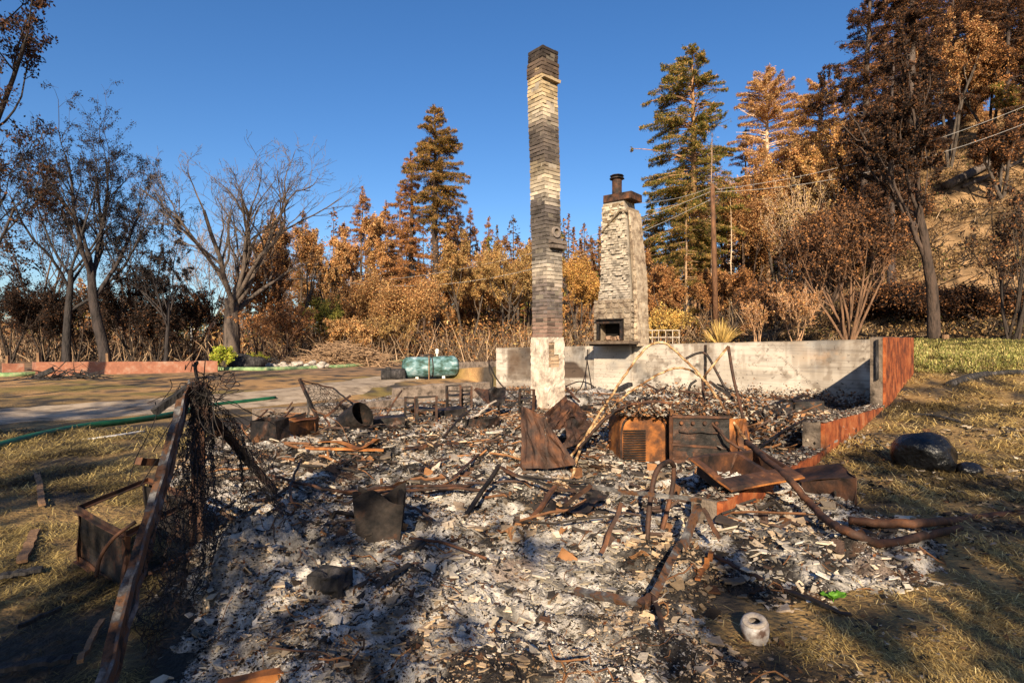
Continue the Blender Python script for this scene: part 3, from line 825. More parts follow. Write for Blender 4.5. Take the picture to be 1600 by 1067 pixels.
def stones(mb, origin, ex_, ez_, en, wid, hei, s, colf, seed, dep=.06, row=.8):
    r = random.Random(seed); z = 0
    while z < hei - .02:
        hh = min(s * row * r.uniform(.7, 1.25), hei - z); x = 0
        while x < wid(z) - .01:
            ww = min(s * r.uniform(.7, 1.6), wid(z) - x)
            if wid(z) - x - ww < s * .4: ww = wid(z) - x
            k = 7; c = Vector(origin) + ex_ * (x + ww / 2) + ez_ * (z + hh / 2)
            ring = []; inner = []
            for i in range(k):
                a = 2 * pi * (i + r.uniform(-.25, .25)) / k
                ca, sa = cos(a), sin(a); mm = 1 / max(abs(ca), abs(sa)) ** .7
                px_, pz_ = ca * mm * (ww / 2 - .008), sa * mm * (hh / 2 - .008)
                px_ = max(-ww / 2 + .004, min(ww / 2 - .004, px_)); pz_ = max(-hh / 2 + .004, min(hh / 2 - .004, pz_))
                ring.append(c + ex_ * px_ + ez_ * pz_ - en * .01)
                inner.append(c + ex_ * px_ * .86 + ez_ * pz_ * .86 + en * (dep * .8) * r.uniform(.5, 1.1))
            q_ = r.uniform(.7, 1.15); cc = tuple(v * q_ for v in colf(z, x))
            mb.add(ring + inner, [(i, (i + 1) % k, k + (i + 1) % k, k + i) for i in range(k)] + [tuple(range(k, 2 * k))], cc)
            x += ww
        z += hh
EXF = Vector((DW[0], DW[1], 0)); EYF = Vector((DU[0], DU[1], 0)); EZ = Vector((0, 0, 1))
# shaft
m = MB()
sect = [(z, wl_at(z), wr_at(z), U0 + .03, UB + .3) for z in np.linspace(fz(478), fz(318), 9)]
mass(m, sect, (.30, .27, .23))
random.seed(4)
zc_ = fz(478)
while zc_ < fz(322):
    a = wl_at(zc_); b = wr_at(zc_); x = a + random.uniform(-.1, 0)
    while x < b - .02:
        L = random.uniform(.08, .19); x2 = min(x + L, b); xs = max(x, a)
        if x2 - xs > .03 and random.random() > .1:
            t = (zc_ - fz(478)) / (fz(322) - fz(478))
            base = np.array((.36, .32, .275)) * (1 - t) + np.array((.46, .40, .31)) * t
            if random.random() < .12: base = base * .55
            c = fpt((xs + x2) / 2, U0 + .01 + random.uniform(-.035, .03), zc_ + .04)
            box(m, c, x2 - xs - .014, .09, .070, yaw=yaw_f, col=tuple(base * random.uniform(.75, 1.1)), jit=.010)
        x = x2 if x2 >= b else x + L
    zc_ += .082
m.build('rubble_shaft', M_brick, fch)
# right buttress: pale stack in front face + side
m = MB()
def br_at(z): return np.interp(z, [fz(540), fz(440), fz(340), fz(322)], [wpx(997, U0 + .1), wpx(994, U0 + .1), wpx(984, U0 + .1), wpx(979, U0 + .1)])
sect = [(z, wr_at(max(z, fz(480))) + .05, br_at(z), U0 + .08, UB + .42) for z in np.linspace(fz(540), fz(330), 12)]
mass(m, sect, (.40, .36, .31))
stones(m, fpt(wr_at(0) + .06, U0 + .08, fz(538)), EXF, EZ, -EYF, lambda z: br_at(fz(538) + z) - wr_at(0) - .06, fz(332) - fz(538), .22, lambda z, x: (.80, .75, .67), 3, .03)
m.build('side_stack', M_plaster, fch)
# side flank of stack (right face)
m = MB()
for i in range(44):
    z = fz(538) + i * .105
    if z > fz(335): break
    for j in range(3):
        w = br_at(z); box(m, fpt(w + .0, U0 + .2 + j * .26 + random.uniform(-.03, .03), z), .05, .258, .104, yaw=yaw_f, col=tuple(np.array((.80, .75, .67)) * random.uniform(.85, 1.05)), jit=.006)
m.build('stack_flank', M_plaster, fch)
# sloped flashing scar
m = MB()
bar(m, fpt(wl_at(fz(365)) , U0 - .05, fz(366)), fpt(wr_at(fz(330)) - .12, U0 - .05, fz(336)), .10, .05, col=(.30, .27, .22), n=6, wob=.01)
bar(m, fpt(wr_at(fz(330)) - .12, U0 - .05, fz(336)), fpt(br_at(fz(330)) + .05, U0 + .0, fz(338)), .10, .06, col=(.33, .29, .24), n=4, wob=.01)
m.build('roof_scar', M_plaster, fch)
# stone top above scar
m = MB(); stones(m, fpt(wl_at(fz(330)), U0 - .005, fz(352)), EXF, EZ, -EYF, lambda z: (wr_at(fz(330)) - wl_at(fz(330))) * (1 if z > .3 else .6), fz(322) - fz(352), .3, lambda z, x: (.52, .45, .34), 9, .05)
m.build('stone_top', M_plaster, fch)
# cap
m = MB(); za = fz(321); wa = wpx(940, U0); wb = wpx(990, UB - .1)
cwm = (wl_at(za) + br_at(za)) / 2
cw = wpx(989, U0 + .1) - wpx(941, U0 - .1)
box(m, fpt((wpx(941, U0 - .1) + wpx(989, U0 + .1)) / 2, UB - .1, fz(314)), cw, .78, .24, yaw=yaw_f, jit=.012); m.build('cap_slab', M_rust, fch)
m = MB(); cp = fpt(wpx(964, UB - .15), UB - .15, fz(308)); hp = fz(284) - fz(309)
lathe(m, cp, [(.0, 0), (.17, 0), (.165, hp * .5), (.17, hp)], 20); m.build('flue_pipe', M_rust, fch)
m = MB(); lathe(m, cp + Vector((0, 0, hp)), [(.0, .0), (.17, .0), (.26, .02), (.25, .05), (.17, .06), (.17, .10), (.25, .12), (.22, .15), (.1, .18), (0, .18)], 8); m.build('flue_cap', M_darkm, fch)
# fireplace breast
zb0, zb1 = fz(532), fz(470)
m = MB(); U1 = UB - .62
wlb, wrb = wpx(927, U1), wpx(985, U1)
fo = [wpx(934, U1), wpx(974, U1), fz(526), fz(500)]   # firebox opening
mass(m, [(zb0, wlb + .02, fo[0], U1 + .03, UB + .2), (zb1, wlb + .02, fo[0], U1 + .03, UB + .2)], (.45, .42, .38))
mass(m, [(zb0, fo[1], wrb - .02, U1 + .03, UB + .2), (zb1, fo[1], wrb - .02, U1 + .03, UB + .2)], (.45, .42, .38))
mass(m, [(fo[3], fo[0], fo[1], U1 + .032, UB + .198), (zb1 - .002, fo[0], fo[1], U1 + .032, UB + .198)], (.45, .42, .38))
mass(m, [(zb0, fo[0], fo[1], UB - .1, UB + .15), (fo[3], fo[0], fo[1], UB - .1, UB + .15)], (.02, .02, .02))
SC = lambda z, x: (.50, .47, .43)
stones(m, fpt(wlb, U1 + .03, zb0 + .02), EXF, EZ, -EYF, lambda z: fo[0] - wlb, zb1 - zb0, .2, SC, 31, .05)
stones(m, fpt(fo[1], U1 + .03, zb0 + .02), EXF, EZ, -EYF, lambda z: wrb - fo[1], zb1 - zb0, .2, SC, 32, .05)
stones(m, fpt(fo[0], U1 + .03, fo[3]), EXF, EZ, -EYF, lambda z: fo[1] - fo[0], zb1 - fo[3], .24, SC, 33, .05)
stones(m, fpt(wrb, U1 + .05, zb0 + .02), EYF, EZ, EXF, lambda z: .55, zb1 - zb0, .22, SC, 34, .04)
m.build('stone_breast', M_plaster, fch)
m = MB()
for (a, b, c, d) in ((fo[0] + .0, fo[1], fo[3] - .14, fo[3] + .03), (fo[0], fo[0] + .09, fo[2] - .1, fo[3] - .14), (fo[1] - .09, fo[1], fo[2] - .1, fo[3] - .14)):
    box(m, fpt((a + b) / 2, U1 - .02, (c + d) / 2), b - a, .12, d - c - .004, yaw=yaw_f, jit=.004)
box(m, fpt((fo[0] + fo[1]) / 2, U1 - .1, fo[3] - .0), fo[1] - fo[0] + .06, .16, .035, yaw=yaw_f, jit=.004)
m.build('firebox_frame', M_darkm, fch)
m = MB()
box(m, fpt((wpx(918, U1 - .3) + wpx(990, U1 - .1)) / 2, U1 - .02, fz(533.5) - .03), wpx(990, U1 - .1) - wpx(918, U1 - .3), .75, .09, yaw=yaw_f, col=(.22, .19, .17), jit=.02)
box(m, fpt((wpx(925, U1) + wpx(988, U1)) / 2, U1 + .1, fz(533.5) - .115), 1.5, .6, .075, yaw=yaw_f, col=(.12, .1, .09), jit=.02)
m.build('hearth_slab', M_plaster, fch)
m = MB()
for i in range(5): box(m, fpt(fo[0] + .2 + i * .17, U1 + .2 + random.uniform(-.1, .1), fo[2] - .1 + .05), .16, .14, .10, yaw=i, col=(.3, .2, .14), jit=.03)
m.build('fallen_bricks', M_brick, fch)
# rods hanging below the hearth at the wall
M_rod = M_rust

# ------------------------------------------------------------------ left: salmon foundation of a neighbouring building
def segwall(name, label, a, b, h, th, M, zb=-.5, slope=None, origin=None):
    a = Vector(a); b = Vector(b); dd = (b - a); n = 12; dd.normalize(); nn = Vector((-dd.y, dd.x, 0)) * th
    mb = MB(); vs = []
    for i in range(n + 1):
        p = a.lerp(b, i / n); zt = p.z + random.uniform(-.012, .012)
        vs += [(p.x, p.y, zb), (p.x + nn.x, p.y + nn.y, zb), (p.x + nn.x, p.y + nn.y, zt), (p.x, p.y, zt)]
    fs = [(i * 4 + j, i * 4 + (j + 1) % 4, (i + 1) * 4 + (j + 1) % 4, (i + 1) * 4 + j) for i in range(n) for j in range(4)] + [(3, 2, 1, 0), tuple(n * 4 + q for q in range(4))]
    mb.add(vs, fs); return mb
sw = thing('block_foundation', 'long low salmon block foundation across the road at left', 'foundation', Q(190, 585, 28))
segwall('', '', Q(57, 566, 26.6), Q(340, 564, 30.5), .5, .3, M_salmon).build('front_wall', M_salmon, sw)
segwall('', '', Q(50, 566, 30.5), Q(56.5, 566, 26.6), .5, .3, M_salmon).build('side_wall', M_salmon, sw)
s2 = segwall('', '', Q(4, 568, 28), Q(38, 568, 28.6), .5, .3, M_salmon)
s2.build('block_foundation', M_salmon, origin=Q(20, 580, 28), label='short salmon foundation stub at the left edge of the photo', cat='foundation')
for (a, b, c, d, dd, lab) in ((60, 551, 61, 568, 27.4, 'square wooden post behind the left end of the salmon foundation'), (168, 552, 169, 568, 28.8, 'lone wooden post standing over the middle of the salmon foundation'), (12, 556, 11, 572, 29.0, 'wooden post above the short foundation stub at the left edge')):
    m = MB(); bar(m, Q(a, b, dd), Q(c, d + 6, dd), .12, .12, up=(0, 1, 0), n=3, wob=.006); m.build('wooden_post', M_wood, origin=Q(c, d, dd), label=lab, cat='post')
# ================================================================== TREES
def nrm(a): return a / np.maximum(np.linalg.norm(a, axis=-1, keepdims=True), 1e-9)
def tubes(mb, P, R, n, col):
    """P (B,m,3), R (B,m): all branches at once"""
    B, m_, _ = P.shape
    if B == 0: return
    T = np.empty_like(P); T[:, 1:-1] = P[:, 2:] - P[:, :-2]; T[:, 0] = P[:, 1] - P[:, 0]; T[:, -1] = P[:, -1] - P[:, -2]
    T = nrm(T)
    T0 = nrm(P[:, -1] - P[:, 0]); ref = np.where(np.abs(T0[:, 2:3]) < .85, np.array([[0, 0, 1.0]]), np.array([[1.0, 0, 0]]))
    Xa = nrm(np.cross(T, ref[:, None, :])); Ya = np.cross(Xa, T)
    a = np.arange(n) * 2 * pi / n
    V = P[:, :, None, :] + (Xa[:, :, None, :] * np.cos(a)[None, None, :, None] + Ya[:, :, None, :] * np.sin(a)[None, None, :, None]) * R[:, :, None, None]
    ids = np.arange(B * m_ * n).reshape(B, m_, n)
    F = np.stack([ids[:, :-1], np.roll(ids, -1, 2)[:, :-1], np.roll(ids, -1, 2)[:, 1:], ids[:, 1:]], -1).reshape(-1, 4)
    cols = np.asarray(col, float)
    if cols.ndim == 1: cols = np.tile(cols, (B * m_ * n, 1))
    else: cols = np.repeat(cols, m_ * n, 0)
    mb.addarr(V.reshape(-1, 3), F, cols)
def leaves(mb, Cn, size, cols, r, asp=.45, flat=0.0):
    n = len(Cn)
    if n == 0: return
    a = nrm(r.normal(size=(n, 3))); b = r.normal(size=(n, 3))
    if flat: a[:, 2] *= (1 - flat); b[:, 2] *= (1 - flat); a = nrm(a)
    b = nrm(b - a * np.sum(a * b, 1)[:, None])
    s = (np.asarray(size) * r.uniform(.55, 1.3, n))[:, None]
    V = np.stack([Cn - a * s, Cn + b * s * asp, Cn + a * s, Cn - b * s * asp], 1).reshape(-1, 3)
    mb.addarr(V, np.arange(n * 4).reshape(n, 4), np.repeat(cols, 4, 0))
def pick(pal, wts, n, r, var=.3):
    pal = np.array(pal); i = r.choice(len(pal), n, p=np.array(wts, float) / sum(wts))
    return pal[i] * r.uniform(1 - var, 1 + var, (n, 1))
def skeleton(r, starts, dirs, L0, R0, spec, trop0=.05, wob0=.12, m_=6):
    out = []; S = np.array(starts, float); D = nrm(np.array(dirs, float)); L = np.broadcast_to(L0, (len(S),)).astype(float); R = np.broadcast_to(R0, (len(S),)).astype(float)
    trop, wob, tap = trop0, wob0, .55
    for lev in range(len(spec) + 1):
        B = len(S); P = np.empty((B, m_, 3)); P[:, 0] = S; d = D.copy()
        for i in range(1, m_):
            d = nrm(d + r.normal(size=(B, 3)) * wob + np.array([0, 0, trop])); P[:, i] = P[:, i - 1] + d * (L / (m_ - 1))[:, None]
        RR_ = R[:, None] * np.linspace(1, tap, m_)[None, :]
        out.append((P, RR_))
        if lev == len(spec): break
        sp = spec[lev]; c = sp['c']
        t = r.uniform(sp.get('t', .4), 1, (B, c)); t[:, 0] = 1.0
        if sp.get('even'): t = np.linspace(sp.get('t', .4), 1, c)[None, :] + r.normal(0, .03, (B, c)); t = np.clip(t, 0, 1)
        f = t * (m_ - 1); i0 = np.minimum(f.astype(int), m_ - 2); fr = (f - i0)[..., None]
        bi = np.arange(B)[:, None]
        S2 = P[bi, i0] * (1 - fr) + P[bi, i0 + 1] * fr
        T = nrm(P[bi, i0 + 1] - P[bi, i0])
        az = r.uniform(0, 2 * pi, (B, c)) if not sp.get('even') else (np.arange(c)[None, :] * 2.4 + r.uniform(0, 6.28, (B, 1)))
        X_ = nrm(np.cross(T, np.array([.13, .27, .95]))); Y_ = np.cross(T, X_)
        an = sp['a'] * r.uniform(.6, 1.25, (B, c)); an = np.where(t > .99, an * sp.get('ta', .5), an)
        D2 = T * np.cos(an)[..., None] + (X_ * np.cos(az)[..., None] + Y_ * np.sin(az)[..., None]) * np.sin(an)[..., None]
        L2 = L[:, None] * sp['l'] * r.uniform(.65, 1.2, (B, c)) * (1.15 - .35 * t if sp.get('cone') is None else (1.06 - t) ** sp['cone'])
        rr_at = R[:, None] * (1 - (1 - tap) * t)
        R2 = rr_at * sp['r']
        S, D, L, R = S2.reshape(-1, 3), D2.reshape(-1, 3), L2.reshape(-1), np.maximum(R2.reshape(-1), sp.get('rmin', .004))
        trop, wob, tap = sp.get('trop', .05), sp.get('wob', .15), sp.get('tap', .45)
    return out
def place(px, d):
    x = (px - 800) / FPX * d; return np.array([x, d, h1(x, d) - .08])
def top_h(py, d, z): return CAMZ - (py - 533.5) / FPX * d - z
ORG = [(.54, .29, .11), (.43, .20, .075), (.62, .40, .18), (.30, .145, .065), (.12, .065, .035)]
BRN = [(.33, .15, .06), (.20, .095, .045), (.45, .21, .075), (.09, .05, .03)]
GRN = [(.11, .13, .025), (.21, .19, .04), (.055, .07, .02), (.30, .20, .06)]
DRK = [(.035, .024, .020), (.065, .038, .026), (.018, .015, .015), (.13, .06, .03)]
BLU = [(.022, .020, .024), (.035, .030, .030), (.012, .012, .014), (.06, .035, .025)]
TAN = [(.42, .27, .11), (.52, .36, .14), (.30, .17, .06), (.18, .09, .04)]
GLD = [(.55, .33, .09), (.60, .42, .13), (.42, .22, .06), (.24, .12, .04)]
def finish_tree(name, label, cat, base, wood, crown, wcol=None, group=None, crown_name='crown'):
    t = thing(name, label, cat, base, group)
    wood.build('trunk', M_bark, t, smooth=True)
    if crown is not None and crown.n: crown.build(crown_name, M_leaf, t)
    return t
def conifer(px, d, pytop, half, label, pal, wts, seed, z0=.12, dens=1.0, droop=.25, lean=0, tr=None, tcol=(.10, .07, .05), name='conifer_tree', leaf=.2, asym=0, shape=.8, bare=0.0, upturn=0, lowfuzz=0, tophalf=None, base=None, hh=None, cat='tree', group=None, br=1.0, clump=0.0):
    r = np.random.default_rng(seed); b = place(px, d) if base is None else np.array(base)
    Hh = top_h(pytop, d, b[2]) if hh is None else hh; rad = half / FPX * d if hh is None else half
    tr = tr or Hh * .012
    k = 9; z = np.linspace(0, 1, k); bend = np.cumsum(r.normal(0, .004, k)) * Hh
    P = np.stack([b[0] + lean * Hh * z + bend, b[1] + bend[::-1] * .3, b[2] + z * Hh], 1)
    P[:, 1] -= P[0, 1] - b[1]
    R = tr * (1 - z * .93) ** .8 * np.where(z < .05, 1.35, 1)
    wood = MB(); tubes(wood, P[None], R[None], 9, tcol)
    nb = int(Hh * 6.5 * br); t = np.sort(1 - (1 - z0) * (1 - r.random(nb) ** .85)); t = z0 + (1 - z0) * r.random(nb) ** .9
    prof = (1 - t) ** shape * (1 - np.exp(-(t - z0 + .03) * 9)) + .035
    prof = prof / prof.max()
    lob = .68 + .55 * vnoise(t * 7 + seed, t * 0 + seed)
    L = rad * prof * lob * r.uniform(.5, 1.12, nb)
    az = r.uniform(0, 2 * pi, nb)
    if asym: L = L * (1 + asym * np.cos(az)) 
    st = np.stack([np.interp(t, z, P[:, i]) for i in range(3)], 1)
    up = (.55 * (t - .35) + upturn + r.normal(0, .10, nb))
    dr = np.stack([np.cos(az), np.sin(az), up], 1)
    s = np.linspace(0, 1, 5)
    BP = st[:, None, :] + dr[:, None, :] * (L[:, None, None] * s[None, :, None])
    BP[:, :, 2] -= droop * L[:, None] * s[None, :] ** 1.7
    BP += r.normal(0, .018, BP.shape) * L[:, None, None] * s[None, :, None]
    BR = (.012 + .016 * L)[:, None] * (1 - .8 * s)[None, :] * (1.2 if bare else 1)
    tubes(wood, BP, BR, 3, np.array(tcol) * (1.1 if not bare else 1.5))
    crown = MB()
    leaf = leaf * .56; nl = (dens * 110 * L * (.14 / leaf)).astype(int) + 2
    if bare: nl = (nl * (r.random(nb) > bare)).astype(int)
    bi = np.repeat(np.arange(nb), nl); n = len(bi)
    sf = r.uniform(.12, 1.05, n) ** .75; f = np.clip(sf, 0, .999) * 4; i0 = f.astype(int); fr = (f - i0)[:, None]
    c = BP[bi, i0] * (1 - fr) + BP[bi, i0 + 1] * fr
    side = nrm(np.cross(dr[bi], np.array([0, 0, 1.0])))
    lat = r.normal(0, 1, n) * L[bi] * .17 * (1.15 - sf)
    c = c + side * lat[:, None] + r.normal(0, .06, (n, 3)) * np.array([1, 1, 1.4]); c[:, 2] -= np.abs(lat) * .25 + r.random(n) * .12
    if clump:
        kk = fbm(c[:, 0] * .8 + seed, c[:, 2] * .8, 2) + .15 * vnoise(c[:, 1] * 1.2, c[:, 2])
        c = c[kk > clump]; n = len(c)
    hue = pick(pal, wts, n, r)
    leaves(crown, c, leaf * 1.25, hue, r, .2, .25)
    if lowfuzz:
        n = int(lowfuzz); zz = r.uniform(.03, z0 + .25, n); c = np.stack([np.interp(zz, z, P[:, i]) for i in range(3)], 1) + r.normal(0, .45, (n, 3)) * np.array([1, 1, .6])
        leaves(crown, c, leaf, pick(ORG, [2, 1, 2, 1, 1], n, r), r)
    return finish_tree(name, label, cat, tuple(b), wood, crown, group=group, crown_name='needles')
def broadleaf(px, d, pytop, half, label, pal, wts, seed, stems=1, leaf=0.0736, nleaf=29949, tr=None, tcol=(.07, .055, .045), lean=0, name='broadleaf_tree', trunkf=.3, spread=.75, levels=3, base=None, hh=None, cat='tree', group=None, sparse=.35, aim=None, c2=6, tips=.5, rmin=.012):
    r = np.random.default_rng(seed); b = place(px, d) if base is None else np.array(base)
    Hh = top_h(pytop, d, b[2]) if hh is None else hh; rad = half / FPX * d if hh is None else half
    tr = tr or Hh * .02
    st = np.repeat(b[None], stems, 0) + np.concatenate([r.normal(0, .12 if stems > 1 else 0, (stems, 2)) * (stems > 1), np.zeros((stems, 1))], 1)
    if stems > 1:
        a = np.arange(stems) * 2 * pi / stems + r.uniform(0, 1, stems); sp = r.uniform(.15, .75, stems)
        dr = np.stack([np.cos(a) * sp, np.sin(a) * sp, np.ones(stems)], 1)
    else: dr = np.array([[lean, 0, 1.0]])
    L0 = Hh * (trunkf if stems == 1 else .45)
    spec = [dict(c=6 if stems == 1 else 4, t=.55, a=spread, l=1.25 if stems == 1 else .7, r=.55, trop=.10, wob=.14, ta=.3),
            dict(c=c2, t=.25, a=.75, l=.5, r=.55, trop=.06, wob=.18, rmin=rmin),
            dict(c=5, t=.2, a=.8, l=.48, r=.6, trop=.03, wob=.22, rmin=rmin), dict(c=3, t=.2, a=.8, l=.55, r=.6, trop=0, wob=.22, rmin=rmin)][:levels]
    sk = skeleton(r, st, dr, L0, tr, spec, trop0=.03, wob0=.07)
    allP = np.concatenate([p.reshape(-1, 3) for p, _ in sk])
    # fit to the requested size
    zc = np.percentile(allP[:, 2], 99.5) - b[2]; wc = np.percentile(np.abs(allP[:, 0] - b[0] - lean * 0), 97)
    sz = Hh / zc; sx = rad / max(wc, .01)
    wood = MB(); first = True
    for i, (P, R) in enumerate(sk):
        q = (P - b); 
        hgt = np.clip(q[..., 2:3] / max(zc, .1) / .35, 0, 1)
        q = q * np.concatenate([1 + (sx - 1) * hgt, 1 + (sx - 1) * hgt, np.full_like(hgt, sz)], -1); sk[i] = (q + b, R)
        tubes(wood, q + b, np.maximum(R, .006), (10 if i == 0 and stems == 1 else 5 if i < 2 else 3), np.array(tcol) * (1 + .12 * i))
    crown = MB()
    lastP = np.concatenate([p.reshape(-1, 6, 3) for p, _ in sk[-2:]])
    n = nleaf; bi = r.integers(0, len(lastP), n)
    keepb = r.random(len(lastP)) > sparse; bi = bi[keepb[bi]]; n = len(bi)
    f = r.uniform(.6, 4.99, n); i0 = f.astype(int); fr = (f - i0)[:, None]
    c = lastP[bi, i0] * (1 - fr) + lastP[bi, i0 + 1] * fr + r.normal(0, leaf * tips * 1.6, (n, 3))
    leaves(crown, c, leaf, pick(pal, wts, n, r), r, .5)
    return finish_tree(name, label, cat, tuple(b), wood, crown, group=group, crown_name='leaves')

# --- big bare tree on the left
def bare_tree(px, d, pytop, half, label, seed, tr, col, trunkf=.2, lean=0, spread=.6, levels=5, hh=None, base=None, rmin=.012, group=None):
    r = np.random.default_rng(seed); b = place(px, d) if base is None else np.array(base)
    Hh = top_h(pytop, d, b[2]) if hh is None else hh; rad = half / FPX * d if hh is None else half
    spec = [dict(c=8, t=.66, a=spread, l=1.9, r=.62, trop=.085, wob=.12, ta=.7, tap=.5),
            dict(c=6, t=.25, a=.6, l=.6, r=.62, trop=.09, wob=.16, tap=.4, rmin=rmin),
            dict(c=5, t=.25, a=.6, l=.5, r=.55, trop=.07, wob=.17, rmin=rmin), dict(c=4, t=.2, a=.65, l=.5, r=.6, trop=.05, wob=.2, rmin=rmin), dict(c=3, t=.2, a=.7, l=.55, r=.7, wob=.2, rmin=rmin)][:levels]
    sk = skeleton(r, b[None], [[lean, 0, 1]], Hh * trunkf, tr, spec, wob0=.03, trop0=.0)
    allP = np.concatenate([p.reshape(-1, 3) for p, _ in sk]); zc = np.percentile(allP[:, 2], 99.8) - b[2]; wc = np.percentile(np.abs(allP[:, 0] - b[0]), 98)
    sz, sx = Hh / zc, rad / wc; wood = MB(); br = MB()
    for i, (P, R) in enumerate(sk):
        q = P - b; hgt = np.clip(q[..., 2:3] / zc / .3, 0, 1)
        q = q * np.concatenate([1 + (sx - 1) * hgt, 1 + (sx - 1) * hgt, np.full_like(hgt, sz)], -1)
        if i == 0: R = R * np.linspace(1.25, .95, 6)[None] / np.linspace(1, .55, 6)[None]
        tubes(wood if i < 2 else br, q + b, np.maximum(R, rmin * .8), 10 if i == 0 else 7 if i == 1 else 4 if i == 2 else 3, np.array(col) * (1 + .05 * i))
    t = thing('bare_tree', label, 'tree', tuple(b), group)
    wood.build('trunk', M_bark, t, smooth=True); br.build('twigs', M_bark, t)
    return t
bare_tree(362, 42, 196, 150, 'big leafless tree with pale trunk and wide forked limbs beside the salmon foundation', 19, .50, (.085, .066, .055), spread=.6)
bare_tree(330, 62, 330, 75, 'twiggy grey leafless tree seen through the limbs of the big bare tree', 23, .16, (.16, .13, .12), spread=.5, levels=5, rmin=.02)

# --- dark trees on the left
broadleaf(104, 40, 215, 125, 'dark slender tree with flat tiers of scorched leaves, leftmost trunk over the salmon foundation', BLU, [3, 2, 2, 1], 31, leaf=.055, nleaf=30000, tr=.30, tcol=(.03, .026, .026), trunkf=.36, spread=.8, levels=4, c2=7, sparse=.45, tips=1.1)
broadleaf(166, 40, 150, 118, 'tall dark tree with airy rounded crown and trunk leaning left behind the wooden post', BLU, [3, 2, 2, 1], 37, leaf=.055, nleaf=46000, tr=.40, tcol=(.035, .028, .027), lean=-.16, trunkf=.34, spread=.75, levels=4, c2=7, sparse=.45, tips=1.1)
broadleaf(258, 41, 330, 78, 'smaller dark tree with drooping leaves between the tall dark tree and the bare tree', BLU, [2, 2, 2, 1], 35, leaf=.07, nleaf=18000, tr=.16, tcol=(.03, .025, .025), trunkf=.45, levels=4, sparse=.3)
broadleaf(-95, 21, -260, 185, 'near dark tree at the left edge with long bare boughs reaching into the sky', [(.05, .025, .018), (.11, .05, .02), (.025, .02, .018)], [3, 2, 3], 33, leaf=.06, nleaf=42000, tr=.34, tcol=(.03, .025, .025), trunkf=.35, spread=1.0, levels=4, c2=6, sparse=.2, tips=1.0)
broadleaf(-70, 15, 60, 150, 'half-bare dark tree at the very left edge with drooping twigs', [(.05, .025, .018), (.11, .05, .02), (.025, .02, .018)], [3, 2, 3], 39, leaf=.05, nleaf=9000, tr=.16, tcol=(.035, .028, .025), trunkf=.4, spread=1.1, levels=4, c2=5, sparse=.5, tips=1.0)
for i, (px, d, top, half, pal, lab) in enumerate([
    (18, 43, 420, 62, DRK, 'black burnt bush behind the short foundation stub at the left edge'),
    (70, 44, 462, 42, DRK, 'low dark bush between the two leftmost wooden posts'),
    (120, 45, 440, 50, DRK, 'dark brown bush under the slender dark tree'),
    (205, 45, 425, 50, DRK, 'dark tangled bush right of the lone wooden post'),
    (245, 44, 470, 42, DRK, 'low dark bush behind the middle of the salmon foundation'),
    (300, 47, 450, 44, DRK + BRN[:1], 'dark brown bush just left of the big bare tree'),
    ]):
    broadleaf(px, d, top, half, lab, pal, [3, 2, 3, 1] + [1] * (len(pal) - 4), 50 + i, stems=7, leaf=0.072, nleaf=21750, tr=.06, name='burnt_bush', cat='bush', levels=3, tcol=(.04, .03, .025), group='dark burnt bushes at the left', sparse=.1, tips=.9)

# --- centre
broadleaf(452, 50, 340, 70, 'orange-leaved oak right of the big bare tree', ORG, [3, 3, 2, 2, 2], 61, leaf=0.088, nleaf=49916, stems=3, tr=.25, levels=3, sparse=.1, tips=.9)
broadleaf(405, 46, 398, 50, 'dark brown leafless-looking bush right behind the big bare tree trunk', BRN, [2, 3, 1, 3], 62, leaf=0.0749, nleaf=19720, stems=6, tr=.07, name='burnt_bush', cat='bush', levels=3, tcol=(.10, .06, .04))
broadleaf(440, 43, 470, 44, 'reddish brown twiggy shrub behind the rock pile', BRN, [3, 2, 2, 1], 63, leaf=0.0792, nleaf=7650, stems=9, tr=.04, name='burnt_bush', cat='bush', levels=3, tcol=(.16, .09, .055), sparse=.2)
broadleaf(508, 48, 468, 26, 'green bush among the orange ones left of the paired tall conifers', GRN, [1, 4, .5, .5], 64, leaf=0.0646, nleaf=19966, stems=6, tr=.05, name='green_bush', cat='bush', sparse=.1, tips=.9)
broadleaf(540, 46, 500, 46, 'low orange bush in front of the green bush', ORG, [3, 1, 3, 1, 1], 65, leaf=0.0749, nleaf=16022, stems=8, tr=.04, name='scorched_bush', cat='bush', sparse=.1, tips=.9)
broadleaf(600, 47, 492, 44, 'low tan bush left of the dark trunks of the paired conifers', TAN, [2, 2, 3, 2], 66, leaf=0.0691, nleaf=14790, stems=9, tr=.04, name='scorched_bush', cat='bush', tcol=(.2, .13, .08), sparse=.2)
broadleaf(525, 58, 362, 50, 'orange and tan tree behind the green bush', ORG + TAN[:1], [3, 1, 3, 2, 1, 2], 67, leaf=0.092, nleaf=29949, stems=2, tr=.16, sparse=.15)
broadleaf(590, 62, 340, 58, 'rounded orange tree between the slim red conifer and the paired conifers', ORG, [3, 3, 3, 2, 1], 68, leaf=0.101, nleaf=39933, stems=2, tr=.2, sparse=.1, tips=.9)
broadleaf(728, 55, 372, 52, 'pale orange tree right of the paired conifers', TAN + ORG[:1], [2, 2, 2, 2, 2], 69, leaf=0.0781, nleaf=33277, stems=3, tr=.14, sparse=.1, tips=.9)
broadleaf(786, 54, 392, 56, 'golden tree left of the tall brick chimney', TAN + ORG[:1], [3, 3, 2, 2, 1], 70, leaf=0.0736, nleaf=36605, stems=3, tr=.14, sparse=.1, tips=.9)
broadleaf(822, 60, 372, 52, 'tan tree directly behind the tall brick chimney', TAN + BRN[:1], [2, 2, 3, 2, 2], 71, leaf=0.092, nleaf=33277, stems=3, tr=.14, sparse=.1, tips=.9)
